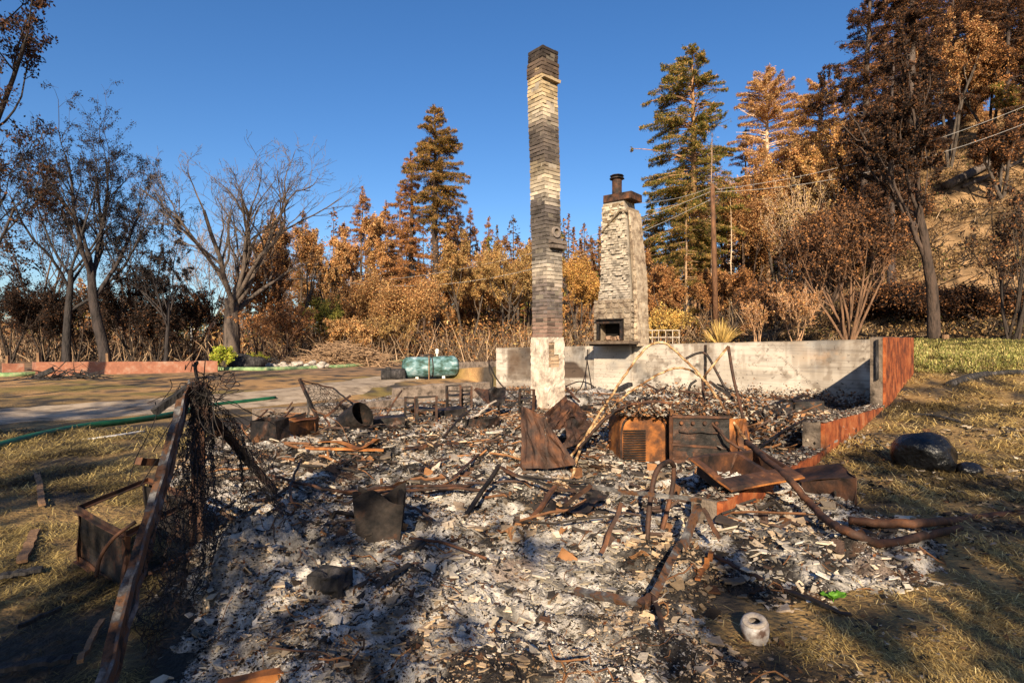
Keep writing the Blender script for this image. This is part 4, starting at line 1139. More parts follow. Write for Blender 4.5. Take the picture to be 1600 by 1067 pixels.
broadleaf(905, 50, 398, 48, 'golden orange tree between the two chimneys', GLD + ORG[:1], [2, 1, 3, 2, 3], 72, leaf=0.0781, nleaf=36605, stems=4, tr=.12, sparse=.1, tips=.9)
broadleaf(1035, 38, 482, 38, 'small bright golden bush right of the stone chimney', GLD, [3, 4, 1, 1], 73, leaf=0.0792, nleaf=9350, stems=7, tr=.04, name='scorched_bush', cat='bush', sparse=.1, tips=.9)
broadleaf(1050, 50, 400, 56, 'rust-brown tree low in front of the green redwood', ORG + BRN[:1], [2, 3, 1, 3, 2, 3], 74, leaf=0.0736, nleaf=43260, stems=5, tr=.1, sparse=.1, tips=.9)
broadleaf(1145, 47, 425, 50, 'rust-brown bushy tree behind the utility pole', BRN + ORG[:1], [3, 2, 3, 2, 2], 75, leaf=0.0691, nleaf=36605, stems=6, tr=.08, sparse=.1, tips=.9)
broadleaf(1215, 56, 232, 70, 'orange broadleaf tree between the two red conifers right of the pole', ORG, [3, 3, 2, 2, 1], 76, leaf=0.092, nleaf=43260, stems=4, tr=.16, sparse=.1, tips=.9)
broadleaf(1262, 44, 268, 56, 'pale twiggy tree with tan feathery branches left of the big dark tree', TAN, [3, 2, 2, 1], 77, leaf=.09, nleaf=6000, stems=5, tr=.09, tcol=(.42, .30, .20), levels=4, sparse=.3)
broadleaf(1318, 50, 178, 64, 'bright orange tree left of the big dark tree', ORG + GLD[:1], [4, 2, 3, 1, .5, 2], 78, leaf=0.092, nleaf=46588, stems=4, tr=.15, sparse=.1, tips=.9)
broadleaf(1205, 37, 440, 48, 'dark brown bush behind the wall, between pale twiggy tree and utility pole', BRN + DRK[:2], [2, 3, 1, 2, 2, 2], 79, leaf=0.0792, nleaf=15300, stems=8, tr=.05, name='burnt_bush', cat='bush', sparse=.1, tips=.9)
conifer(562, 70, 292, 26, 'slim reddish conifer with open top between the oak and the paired conifers', ORG + BRN[:1], [1, 3, .5, 3, 1, 2], 81, dens=.8, z0=.2, shape=.6, leaf=.22)
conifer(603, 74, 312, 38, 'broad rust-brown conifer left of the paired tall conifers', ORG + BRN[:1], [2, 3, 1, 3, 1, 2], 82, dens=.9, z0=.1, leaf=.24)
conifer(645, 58, 236, 44, 'brown conifer with dark trunk, left one of the tall pair', BRN + ORG[:2], [3, 2, 3, 1, 1, 2], 83, dens=1.1, z0=.16, tr=.42, tcol=(.035, .028, .025), leaf=.18, lowfuzz=1200)
conifer(686, 57, 166, 46, 'tallest centre conifer with olive crown, thin waist and orange sprouts on its trunk', [(.12, .105, .03), (.30, .17, .055), (.09, .07, .025), (.44, .23, .07)], [2.5, 3, 1.5, 2.5], 84, dens=1.25, z0=.50, tr=.48, tcol=(.05, .035, .028), shape=.55, leaf=.17, lowfuzz=1500)
conifer(700, 59, 300, 40, 'rusty feathery conifer just behind the tallest centre conifer', ORG, [3, 3, 2, 3, 1], 85, dens=.8, z0=.15, leaf=.2, droop=.5)
conifer(735, 75, 325, 30, 'small brown conifer first on the right of the paired conifers', BRN, [2, 2, 2, 1], 86, dens=.7, leaf=.25)
conifer(762, 80, 338, 28, 'small rust-brown conifer halfway between paired conifers and brick chimney', BRN + ORG[:2], [2, 2, 2, 1, 1, 2], 87, dens=.7, leaf=.26)
conifer(415, 64, 352, 34, 'greenish brown conifer rising over the orange oak', [(.12, .10, .03), (.2, .11, .04), (.08, .06, .03)], [2, 2, 1], 88, dens=.8, leaf=.2, z0=.2)
conifer(470, 60, 330, 30, 'thin dark conifer behind the orange oak', BRN + GRN[:1], [1, 3, 1, 2, 1], 89, dens=.6, leaf=.18, z0=.3, bare=.3)
conifer(1085, 56, 76, 88, 'tall green redwood with orange-tinged branches right of the stone chimney', [(.085, .10, .022), (.20, .175, .04), (.045, .055, .018), (.46, .26, .08)], [3, 4, 2, 3.4], 91, dens=1.3, z0=.2, tr=.5, tcol=(.30, .17, .09), shape=.45, leaf=.19, asym=-.18, upturn=.12, clump=.40, droop=.32, br=1.7)
conifer(1078, 50, 300, 60, 'lower green and tan conifer tangled in front of the redwood trunk', [(.14, .14, .03), (.42, .25, .08), (.30, .15, .05), (.07, .07, .02)], [3, 3, 2, 2], 92, dens=.9, z0=.1, leaf=.16, clump=.40, tcol=(.3, .2, .12))
conifer(1110, 50, 208, 17, 'thin half-dead tree with sparse olive tufts just right of the redwood', [(.15, .13, .04), (.2, .1, .05)], [2, 1], 93, dens=.7, z0=.45, tr=.16, tcol=(.25, .17, .12), leaf=.13, bare=.5, clump=.4)
conifer(1196, 60, 108, 74, 'dead red-needled conifer with pale trunk and upswept top', ORG + [(.62, .40, .17)], [4, 3, 3, 1.5, 1, 3], 94, dens=1.15, z0=.2, tr=.42, tcol=(.48, .34, .24), shape=.5, leaf=.17, upturn=.22, bare=.22, br=1.5)
conifer(1160, 66, 200, 56, 'darker brown conifer behind and left of the dead red-needled conifer', BRN + ORG[:2], [2, 3, 1, 2, 1, 2], 95, dens=.7, z0=.1, leaf=.2, tcol=(.3, .2, .14))
conifer(1282, 60, 132, 74, 'orange conifer with frayed top against the sky left of the big dark tree', ORG + [(.60, .36, .13)], [4, 3, 3, 1, .7, 3], 96, dens=1.3, z0=.12, tr=.35, tcol=(.3, .2, .14), shape=.5, leaf=.2, upturn=.18, br=1.2)
conifer(1242, 68, 178, 64, 'rust conifer half hidden between the dead conifer and the frayed orange one', ORG, [2, 4, 1, 4, 1], 97, dens=1.0, leaf=.24, z0=.1)
# thin pale dead poles
conifer(1279, 54, 166, 8, 'thin pale dead trunk standing before the frayed orange conifer', TAN, [1, 1, 1, 1], 98, dens=.05, z0=.3, tr=.11, tcol=(.62, .50, .36), bare=.8, name='dead_tree', leaf=.1)
conifer(1143, 52, 310, 8, 'thin pale dead trunk right of the utility pole', TAN, [1, 1, 1, 1], 99, dens=.05, z0=.3, tr=.08, tcol=(.55, .42, .3), bare=.8, name='dead_tree', leaf=.1)
conifer(1355, 46, -60, 62, 'dark ragged conifer at upper right, left part of the big dark mass', DRK + BRN[:1], [3, 3, 2, 2, 2], 101, dens=1.3, z0=.12, tr=.4, tcol=(.08, .06, .05), shape=.4, leaf=.17, upturn=.2, clump=.30)
conifer(1420, 44, -150, 70, 'very tall dark conifer leaving the top of the photo above the leaning trunk', DRK + BRN[:1], [3, 3, 2, 2, 1], 102, dens=1.3, z0=.2, tr=.4, tcol=(.09, .07, .06), shape=.35, leaf=.17, clump=.28)
broadleaf(1459, 27.5, 40, 128, 'big dark broadleaf tree with a thick leaning trunk behind the red wall end', DRK + [(.16, .075, .03)], [3, 3, 2, 1.5, 1.5], 103, leaf=.065, nleaf=62000, tr=.30, tcol=(.055, .038, .03), lean=-.12, trunkf=.42, spread=.65, levels=4, sparse=.25, c2=5)
broadleaf(1323, 27, 318, 84, 'wide dark multi-stemmed bush with orange-lit stems behind the wall', DRK + BRN[:2] + ORG[1:2], [3, 3, 2, 2, 3, 2, 1.5], 104, stems=11, leaf=.065, nleaf=17000, tr=.075, tcol=(.15, .085, .05), name='multi_stem_bush', cat='bush', levels=4, sparse=.2, c2=4)
broadleaf(1243, 26.5, 448, 32, 'small vase-shaped orange bush behind the wall, left of the wide dark bush', ORG + BRN[:2], [2, 2, 1, 1, 1, 2, 1], 105, stems=9, leaf=.05, nleaf=4500, tr=.035, tcol=(.36, .22, .13), name='multi_stem_bush', cat='bush', levels=3)
broadleaf(1182, 27, 470, 24, 'smallest vase-shaped bush, right of the straw tuft behind the wall', ORG + BRN[:2], [2, 2, 1, 1, 1, 2, 1], 106, stems=7, leaf=.05, nleaf=3000, tr=.03, tcol=(.36, .22, .13), name='multi_stem_bush', cat='bush', levels=3)
broadleaf(1583, 27, 262, 62, 'dark leggy bush at the right edge on the hillside', DRK + BRN[:2], [3, 3, 2, 2, 2, 2], 107, stems=6, leaf=.07, nleaf=7500, tr=.07, tcol=(.04, .03, .025), name='multi_stem_bush', cat='bush', levels=4, sparse=.35, c2=4)
# hillside trees, upper right
for i, (px, d, top, half, k, pal, lab) in enumerate([
    (1480, 52, 30, 60, 'b', ORG + BRN[:2], 'orange and brown tree on the slope above the fallen logs'),
    (1545, 54, 60, 60, 'b', BRN + DRK[:2] + ORG[:2], 'rusty brown tree on the slope at upper right over the logs'),
    (1600, 50, 120, 60, 'b', GRN + ORG[:2], 'olive and orange tree on the slope at the right edge'),
    (1530, 62, -140, 60, 'c', BRN + DRK[:2], 'tall dark brown conifer at top right, nearest the right edge but one'),
    (1600, 60, -160, 66, 'c', DRK + ORG[:1], 'tall dark conifer in the top right corner'),
    (1440, 64, -60, 60, 'c', BRN + ORG[:2], 'brown conifer behind the very tall dark one'),
    (1655, 56, -60, 70, 'c', DRK + GRN[:1], 'dark conifer just past the right edge'),
    (1410, 50, 200, 54, 'b', BRN + ORG[:1], 'brown tree on the slope behind the big dark broadleaf crown'),
    (1375, 54, 170, 50, 'b', DRK + ORG[1:2], 'dark tree behind the left side of the big dark broadleaf crown'),
    (1500, 70, -200, 70, 'c', BRN + ORG[:3], 'orange-brown conifer at top right, between the rusty tree and the orange and brown tree'),
    (1380, 62, -40, 60, 'c', BRN + DRK[:1], 'brown conifer filling the gap behind the dark ragged conifer'),
    (1560, 74, -260, 70, 'c', DRK + ORG[:2], 'mixed dark and orange conifer high above the rusty brown tree'),
    (1330, 58, 120, 44, 'c', BRN + ORG[:1], 'brown conifer against the sky just left of the dark mass'),
    (1565, 44, 190, 42, 'b', DRK + BRN[:2], 'dark small tree at the upper end of the fallen logs'),
    ]):
    wts = [2] * len(pal)
    if k == 'b': broadleaf(px, d, top, half, lab, pal, wts, 120 + i, stems=3, leaf=0.0832, nleaf=43065, tr=.16, sparse=.1, tips=.9)
    else: conifer(px, d, top, half, lab, pal, wts, 120 + i, dens=1.2, z0=.08, tr=.32, tcol=(.12, .08, .06), shape=.4, leaf=.2, clump=.34)

for i, (px, d, top, half, k, pal, lab) in enumerate([
    (60, 50, 300, 70, 'b', BLU, 'dark tree filling the gap left of the tall airy tree'),
    (215, 50, 300, 60, 'b', BLU, 'dark tree behind the smaller drooping one'),
    (495, 66, 372, 40, 'b', ORG, 'orange tree behind the green bush, beside the distant pole'),
    (575, 56, 430, 44, 'b', ORG + TAN[:1], 'lower golden-orange tree in front of the rounded orange tree'),
    (650, 50, 440, 44, 'b', ORG + TAN[:1], 'rusty bush crown at the foot of the paired tall conifers'),
    (625, 66, 285, 34, 'c', BRN + ORG[:2], 'brown conifer hugging the left side of the paired tall conifers'),
    (712, 66, 318, 34, 'c', ORG + BRN[:1], 'rusty conifer hugging the right side of the paired tall conifers'),
    (540, 76, 345, 30, 'c', BRN + ORG[:2], 'brown conifer left of the slim reddish one'),
    (792, 74, 368, 36, 'c', BRN + ORG[:2], 'brown conifer left of the tall brick chimney'),
    (755, 62, 400, 44, 'b', ORG, 'orange tree behind the golden tree left of the brick chimney'),
    (900, 70, 392, 34, 'c', ORG + BRN[:1], 'orange conifer between the two chimneys'),
    (925, 78, 372, 28, 'c', BRN, 'brown conifer just left of the stone chimney'),
    (1020, 62, 330, 46, 'c', ORG + GRN[:2], 'olive and orange conifer just right of the stone chimney'),
    (1005, 52, 430, 40, 'b', ORG, 'orange tree half hidden behind the stone chimney'),
    (1120, 60, 268, 54, 'b', ORG + BRN[:1], 'orange tree behind the utility pole'),
    (1165, 56, 300, 54, 'b', ORG + BRN[:2], 'rusty tree below the dead red-needled conifer'),
    (1250, 58, 215, 60, 'b', ORG + GLD[:1], 'golden-orange tree behind the pale twiggy one'),
    (1300, 42, 330, 60, 'b', BRN + DRK[:2], 'dark brown tree behind the wide dark bush'),
    (1370, 40, 300, 56, 'b', DRK + BRN[:1], 'dark tree left of the leaning dark trunk'),
    (1420, 46, 330, 44, 'b', BRN + DRK[:2], 'dark brown small tree directly behind the leaning dark trunk'),
    (1530, 46, 330, 40, 'b', DRK + BRN[:2], 'dark scrubby tree on the slope under the fallen logs'),
    (1400, 34, 455, 50, 'b', DRK + BRN[:1], 'low dark scrub at the foot of the slope left of the leaning trunk'),
    (1530, 31, 462, 60, 'b', DRK + BRN[:1], 'low dark scrub at the foot of the slope right of the leaning trunk'),
    (1470, 60, 150, 60, 'b', ORG + BRN[:2], 'big rusty crown on the ridge above the fallen logs'),
    (1600, 64, 40, 60, 'b', BRN + ORG[:1], 'big brown crown on the ridge at the right edge'),
    ]):
    wts = [2] * len(pal)
    if k == 'b': broadleaf(px, d, top, half, lab, pal, wts, 420 + i, stems=4, leaf=0.076, nleaf=37700 if px > 330 else 14000, tr=.11, sparse=.12 if px > 330 else .5, tips=2.6 if px > 330 else 1.2, tcol=(.09, .06, .045))
    else: conifer(px, d, top, half, lab, pal, wts, 420 + i, dens=.9, z0=.08, tr=.28, tcol=(.14, .09, .07), shape=.6, leaf=.2, clump=.3)

# far wood on the ridge: one mass
r = np.random.default_rng(5); far = MB(); N = 560
for i in range(N):
    d = r.uniform(70, 150); px = r.uniform(430, 1330) if i % 5 else r.uniform(-60, 460)
    x = (px - 800) / FPX * d; b = np.array([x, d, h1(x, d)]); hh = (7 + 12 * r.random() ** 1.6) * (.55 if px < 440 else 1); rad = r.uniform(1.6, 4.0)
    live = r.random() < .3
    P = np.array([[b, b + [0, 0, hh * .5], b + [0, 0, hh]]]); tubes(far, P, np.array([[.2, .14, .03]]), 3, (.10, .08, .07))
    nl = int(r.uniform(250, 520)); t = r.random(nl) ** .8 * .92 + .08; a = r.uniform(0, 6.28, nl); q = rad * (1 - t) ** .7 * r.random(nl) ** .5 * (.6 + .7 * vnoise(t * 8 + i, t * 0))
    c = b + np.stack([np.cos(a) * q, np.sin(a) * q, t * hh], 1)
    pal = [ORG, BRN, BRN, [(.12, .09, .08), (.18, .12, .09)], GRN][r.integers(0, 5)]
    leaves(far, c, .28, pick(pal, [1] * len(pal), nl, r), r, .4, .4)
far.build('forest', M_leaf, kind='stuff', label='distant scorched wood covering the ridge', cat='forest')
# undergrowth along the forest foot
und = MB(); n = 42000
px = r.uniform(-40, 1330, n); d = r.uniform(45, 66, n); x = (px - 800) / FPX * d; z = H(x, d)
hgt = (1.0 + 4.2 * fbm(px * .021 + 3, d * .12, 3) ** 1.5) * np.where(px < 330, 1.3, 1.0)
c = np.stack([x, d, z + hgt * r.random(n) ** .8], 1)
k = fbm(x * .45, d * .45 + c[:, 2] * .6, 3) > .42; c = c[k]; pxx = px[k]
cc = pick(ORG + TAN + BRN, [1, 1, 1, 1.5, 1.5, 1.5, 1, 1.5, 1, 1.5, 2, 1.5, 2], len(c), r)
cc[pxx < 330] = pick(DRK + BRN[:2], [3, 2, 3, 2, 1, 2], int((pxx < 330).sum()), r)
leaves(und, c, .17, cc, r, .3)
nb = 2600; px = r.uniform(-40, 1330, nb); d = r.uniform(44, 60, nb); x = (px - 800) / FPX * d; z = H(x, d)
P = np.empty((nb, 4, 3)); P[:, 0] = np.stack([x, d, z], 1); dd = nrm(np.stack([r.normal(0, .5, nb), r.normal(0, .4, nb), np.ones(nb)], 1))
for i in range(1, 4): dd = nrm(dd + r.normal(0, .25, (nb, 3))); P[:, i] = P[:, i - 1] + dd * r.uniform(.4, 1.5, (nb, 1))
tubes(und, P, np.tile([.035, .03, .02, .008], (nb, 1)), 3, pick([(.25, .17, .11), (.10, .07, .05), (.40, .28, .18)], [1, 1, 1], nb, r) )
und.build('undergrowth', M_leaf, kind='stuff', label='tangled scorched undergrowth at the foot of the wood', cat='undergrowth')

# --- trees standing behind the photographer, which shade the foreground with a broken dapple
for i, (x, y, hh, rad, nl, lab) in enumerate([(-6.8, -9.5, 7.6, 2.6, 3300, 'leafy tree behind the photographer, left of centre'), (-1.6, -9.0, 6.6, 2.4, 1100, 'leafy tree straight behind the photographer, smallest of its row'), (3.4, -9.5, 7.6, 2.6, 2700, 'leafy tree behind the photographer, right of centre'),
        (-13.0, -7.5, 9.6, 3.8, 7000, 'widest leafy tree behind the photographer, beyond the left one'), (9.6, -9.5, 8.0, 2.8, 3000, 'tallest leafy tree behind the photographer, at far right')]):
    broadleaf(0, 0, 0, rad, lab, GRN, [2, 2, 1, 1], 200 + i, base=(x, y, h1(x, y)), hh=hh, stems=5, leaf=.17, nleaf=nl, tr=.09, name='shade_tree', levels=3, sparse=.2, tips=1.2)

for i, (x, y, hh, rad, nl, lab) in enumerate([(-3.3, -4.4, 3.9, 1.35, 2600, 'unseen shrub added behind the photographer to shade the lower left'), (2.6, -4.6, 3.7, 1.2, 2400, 'unseen shrub added behind the photographer to shade the lower right')]):  # unseen shrubs, added to darken the lower corners of the foreground
    broadleaf(0, 0, 0, rad, lab, GRN, [2, 2, 1, 1], 230 + i, base=(x, y, h1(x, y)), hh=hh, stems=6, leaf=.10, nleaf=nl, tr=.05, name='added_shade_shrub', cat='shrub', levels=3, sparse=.15, tips=1.2)
# ================================================================== OBJECTS
random.seed(77)
def ga(px, py, dz=0.0):
    """point on the ash/ground surface seen at a pixel"""
    a, b = 1.0, 60.0; d = 1.2
    f = lambda d: (lambda p: p.z - ah(p.x, p.y) - dz)(Q(px, py, d))
    while d < 60 and f(d) > 0: d *= 1.02
    a, b = d / 1.02, d
    for _ in range(16):
        m = (a + b) / 2
        if f(m) > 0: a = m
        else: b = m
    return Q(px, py, b)
def one(mb, name, M, label, cat, origin, group=None, smooth=False):
    return mb.build(name, M, origin=origin, label=label, cat=cat, group=group, smooth=smooth)
def pipe(name, label, cat, pts, r, M, n=8, group=None, m=8, wob=0.0):
    P = curve(pts, m)
    if wob: P = [p + np.random.default_rng(i).normal(0, wob, 3) for i, p in enumerate(P)]
    mb = MB(); tube(mb, P, r, n); o = P[0]
    return one(mb, name, M, label, cat, o, group, smooth=True)

M_beam = mat('grey_rusted_beam', [(.38, (.012, .010, .009)), (.46, (.10, .045, .02)), (.53, (.055, .05, .05)), (.62, (.16, .155, .155)), (.74, (.34, .30, .26))], scale=7, detail=15, bump=.9, bscale=30, rough=.75, dist=.01)
# ---- collapsed frame with wire netting, lower left
T0 = Q(304, 604, 4.0)
fr = thing('collapsed_metal_frame', 'collapsed rusty steel frame with one long beam leaning down to the lower left corner', 'metal frame', Q(308, 850, 4.0))
m = MB(); angle_iron(m, Q(299, 604, 4.02), Q(170, 1085, 2.2), .062, .012, up=(.4, -1, .3), n=22, wob=.0035); bar(m, Q(294, 612, 4.04), Q(165, 1085, 2.24), .03, .05, up=(1, -.3, 0), n=22, wob=.004); m.build('leaning_beam', M_beam, fr)
m = MB(); angle_iron(m, Q(300, 595, 4.06), Q(296, 860, 4.06), .10, .012, up=(0, 1, 0), n=10); m.build('post', M_rust, fr)
m = MB(); bar(m, Q(316, 632, 4.0), Q(430, 768, 4.9), .045, .045, n=8, wob=.01); m.build('brace', M_darkm, fr)
m = MB(); bar(m, Q(303, 600, 3.98), Q(241, 644, 3.75), .055, .045, n=4, wob=.004); m.build('brace', M_char, fr)
m = MB(); bar(m, Q(255, 722, 4.1), Q(216, 720, 3.9), .05, .05, n=4, wob=.004); m.build('stub', M_rust, fr)
# netting
rn = np.random.default_rng(9)
def netting(mb, f, nu_, nv_, rad=.0022, keep=.93):
    P = np.array([[f(i / nu_, j / nv_) for j in range(nv_ + 1)] for i in range(nu_ + 1)])
    P += rn.normal(0, .010, P.shape)
    segs = []
    for i in range(nu_):
        for j in range(nv_):
            if rn.random() < keep:
                if (i + j) % 2: segs.append((P[i, j], P[i + 1, j + 1]))
                else: segs.append((P[i + 1, j], P[i, j + 1]))
            if rn.random() < .35: segs.append((P[i, j], P[i, j + 1]))
    S = np.array(segs); mid = S.mean(1) + rn.normal(0, .004, (len(S), 3))
    A = np.stack([S[:, 0], mid, S[:, 1]], 1)
    tubes(mb, A, np.full(A.shape[:2], rad), 3, (1, 1, 1))
net = MB()
a0 = np.array(T0); 
bL = np.array(Q(196, 905, 3.0)); bL2 = np.array(Q(255, 980, 2.85)); bM = np.array(Q(345, 880, 3.7)); bR = np.array(Q(425, 760, 4.8))
def sag(p, k): p = p.copy(); p[2] = p[2] - k; return p
def f1(s, t):
    top = a0 * (1 - t * .3) + np.array(Q(296, 640, 3.75)) * t * .3
    bot = bL2 * (1 - t) + bM * t
    p = top * (1 - s) + bot * s + np.array([.03 * sin(9 * t + 5 * s), .05 * sin(7 * s + 4 * t), -.10 * sin(pi * s) * (1 - t)])
    return p
def f2(s, t):
    top = a0 * (1 - t) + np.array(Q(345, 640, 4.15)) * t
    bot = bM * (1 - t) + bR * t
    return top * (1 - s) + bot * s + np.array([.04 * sin(8 * t + 6 * s), .05 * sin(6 * s), -.12 * sin(pi * s)])
def f3(s, t):
    top = np.array(Q(330, 630, 4.05)) * (1 - t) + np.array(Q(425, 720, 4.8)) * t
    bot = np.array(Q(400, 700, 4.4)) * (1 - t) + np.array(Q(470, 905, 3.6)) * t
    return top * (1 - s) + bot * s + np.array([.03 * sin(9 * t), .05 * sin(7 * s + 3 * t), -.05 * sin(pi * s)])
def f4(s, t):
    top = np.array(Q(292, 630, 3.9)) * (1 - t) + np.array(Q(190, 960, 2.5)) * t
    bot = np.array(Q(318, 740, 3.8)) * (1 - t) + np.array(Q(265, 1040, 2.5)) * t
    return top * (1 - s) + bot * s + np.array([.03 * sin(11 * t), .04 * sin(7 * s + 5 * t), -.03 * sin(pi * s)])
netting(net, f1, 46, 26); netting(net, f2, 34, 34); netting(net, f3, 26, 30); netting(net, f4, 20, 60); netting(net, lambda s, t: f1(s, t) + np.array([.04, .06, .01]), 36, 22)
nobj = one(net, 'wire_netting', M_darkm, 'tangled black wire netting draped over the collapsed frame', 'wire netting', Q(308, 850, 4.0))
net = MB()
for i in range(34):
    c = a0 + rn.normal(0, 1, 3) * np.array([.10, .05, .05]) + np.array([.06, 0, .01]); rad = rn.uniform(.02, .09); ax = rn.normal(size=3); ax /= np.linalg.norm(ax); b_ = np.cross(ax, [0, 0, 1.]); b_ /= np.linalg.norm(b_); d_ = np.cross(ax, b_)
    th = np.linspace(0, rn.uniform(3, 8), 16)
    tube(net, [c + b_ * rad * cos(t) + d_ * rad * sin(t) * .8 + ax * t * .006 for t in th], .003, 4)
for i in range(26):
    p = a0 + rn.normal(0, .05, 3); pts = [p]
    dd = np.array([rn.uniform(-.1, .5), rn.normal(0, .2), rn.uniform(-.6, .3)])
    for k in range(7): dd = dd + rn.normal(0, .25, 3) + np.array([0, 0, -.1]); pts.append(pts[-1] + dd * .085)
    tube(net, curve(pts, 3), .0028, 4)
tube(net, curve([Q(318, 600, 4.0), Q(321, 560, 4.0), Q(326, 520, 4.0), Q(331, 506, 4.0), Q(338, 503, 4.0)], 5), .004, 4)
tube(net, curve([Q(310, 600, 4.0), Q(305, 575, 4.0), Q(308, 566, 4.0), Q(302, 572, 4.0)], 5), .012, 5)
one(net, 'wire_tangle', M_darkm, 'curled burnt wires knotted on top of the collapsed frame', 'wire', T0)

# ---- metal cabinet frame lower left
cb = thing('burnt_cabinet', 'open burnt metal cabinet carcass lying in straw left of the leaning beam', 'cabinet', Q(170, 870, 3.75))
A = Q(122, 797, 3.85); B = Q(232, 752, 4.5); Cc_ = Q(196, 838, 3.45); Dd = A + (B - A) + (Cc_ - A) 
Dd = B + (Cc_ - A)
def dn(p, h=.34): return Vector((p.x, p.y, p.z - h))
m = MB()
for a, b in ((A, B), (A, Cc_), (Cc_, Dd), (B, Dd), (dn(A), dn(B)), (dn(A), dn(Cc_)), (A, dn(A)), (B, dn(B)), (Cc_, dn(Cc_)), (Dd, dn(Dd))): angle_iron(m, a, b, .032, .005, n=4)
m.build('frame', M_rust, cb)
def panel(mb, a, b, c, d, th=.006, n=8, wob=.008, seed=0):
    a, b, c, d = map(Vector, (a, b, c, d)); r_ = random.Random(seed)
    nn = (b - a).cross(d - a).normalized()
    def f(s, t):
        p = a.lerp(b, s).lerp(d.lerp(c, s), t)
        return p + nn * (float(vnoise(s * 3 + seed, t * 3)) - .5) * wob * 4
    return sheet(mb, f, n, n, th)
m = MB(); panel(m, A + Vector((.01, .01, -.02)), Cc_ + Vector((0, .01, -.02)), dn(Cc_) + Vector((0, .01, 0)), dn(A) + Vector((.01, .01, 0)), seed=2); m.build('side_panel', M_darkm, cb)
m = MB(); panel(m, B - Vector((.02, .02, .02)), Dd - Vector((.02, .02, .02)), dn(Dd) - Vector((.02, .02, 0)), dn(B) - Vector((.02, .02, 0)), seed=3); m.build('side_panel', M_darkm, cb)
pipe('barrel_hoop', 'curved rusty metal hoop leaning against the burnt cabinet', 'metal hoop', [Q(150, 900, 3.3), Q(158, 868, 3.3), Q(180, 838, 3.3), Q(212, 815, 3.35)], .011, M_rust)

M_soot = mat('soot_caked_steel', [(.36, (.008, .007, .007)), (.55, (.028, .021, .018)), (.68, (.075, .035, .02)), (.78, (.2, .17, .15))], scale=7, detail=14, bump=.9, bscale=30, rough=.85, dist=.012)
# ---- dark metal bin, block
def open_bin(name, label, c, w, dp, h, yaw, M, taper=.85, bent=.06, seed=1):
    t = thing(name, label, 'metal bin', c)
    ex_ = Vector((cos(yaw), sin(yaw), 0)); ey_ = Vector((-sin(yaw), cos(yaw), 0)); r_ = random.Random(seed)
    def P(x, y, z): 
        k = taper + (1 - taper) * z; return Vector(c) + ex_ * x * w / 2 * k + ey_ * y * dp / 2 * k + Vector((0, 0, z * h - .03))
    co = [(-1, -1), (1, -1), (1, 1), (-1, 1)]
    m = MB()
    for i in range(4):
        a, b = co[i], co[(i + 1) % 4]
        def f(s, tt, a=a, b=b, i=i):
            x = a[0] + (b[0] - a[0]) * s; y = a[1] + (b[1] - a[1]) * s; z = tt
            p = P(x, y, z); inw = (P(0, 0, z) - p); inw.z = 0
            return p + inw * (bent * sin(pi * s) * tt * 2.2 * (1 + .4 * sin(i * 3))) + Vector((0, 0, tt * .05 * sin(5 * s + i)))
        sheet(m, f, 8, 8, .005)
    m.build('walls', M, t)
    m = MB(); panel(m, P(-1, -1, .06), P(1, -1, .06), P(1, 1, .06), P(-1, 1, .06)); m.build('bottom', M, t)
    return t
g_ = ga(588, 852); open_bin('metal_bin', 'upright dark metal bin with pinched rim in the middle of the ash', (g_.x, g_.y + .12, g_.z - .04), .35, .26, .40, .12, M_soot, bent=.13, taper=.78)
m = MB(); g_ = ga(505, 935)
def blk(mb, c, w, dp, h, yaw, seed, rough=.02):
    ex_ = Vector((cos(yaw), sin(yaw), 0)); ey_ = Vector((-sin(yaw), cos(yaw), 0))
    n = 7
    for (o_, a_, b_) in ((Vector(c) - ey_ * dp / 2 - ex_ * w / 2, ex_ * w, EZ * h), (Vector(c) + ex_ * w / 2 - ey_ * dp / 2, ey_ * dp, EZ * h), (Vector(c) - ex_ * w / 2 + ey_ * dp / 2, -ey_ * dp, EZ * h), (Vector(c) + ex_ * w / 2 + ey_ * dp / 2, -ex_ * w, EZ * h), (Vector(c) - ex_ * w / 2 - ey_ * dp / 2 + EZ * h, ex_ * w, ey_ * dp)):
        nn = a_.cross(b_).normalized()
        sheet(mb, lambda s, t: o_ + a_ * s + b_ * t + nn * (float(vnoise(s * 5 + seed, t * 5 + seed)) - .5) * rough * (1 if 0 < s < 1 and 0 < t < 1 else 0), n, n, .008)
blk(m, (g_.x, g_.y + .12, g_.z - .05), .19, .16, .15, -.25, 4, .07)
one(m, 'charred_block', M_char, 'square charred block sunk in the ash left of the upright bin', 'block', g_)

# ---- long conduits over the ash
pipe('bent_conduit', 'long bent conduit snaking across the ash in front of the upright bin', 'pipe', [Q(420, 742, 5.3), Q(462, 752, 5.2), Q(520, 766, 5.0), Q(600, 769, 4.9), Q(690, 763, 5.0), Q(770, 768, 5.1), Q(852, 792, 4.9)], .014, M_rust, wob=.004)
pipe('bent_conduit', 'second thinner conduit crossing the long one, dipping at its left end', 'pipe', [Q(470, 718, 5.8), Q(455, 758, 5.1), Q(458, 785, 4.7), Q(490, 800, 4.6), Q(545, 785, 4.6), Q(580, 764, 4.7), Q(640, 760, 4.9), Q(740, 758, 5.2)], .012, M_rust, wob=.004)
pipe('fallen_branch', 'pale scorched branch lying over the left end of the long conduit', 'branch', [Q(424, 740, 5.6), Q(450, 750, 5.35), Q(480, 760, 5.25), Q(520, 764, 5.15)], [.008] * 25, M_bark) if False else None
def rod(name, label, cat, a, b, w, h, M, group=None, n=8, wob=.004, iron=False):
    m = MB(); (angle_iron(m, a, b, w, .005, n=n, wob=wob) if iron else bar(m, a, b, w, h, n=n, wob=wob)); return one(m, name, M, label, cat, a, group)
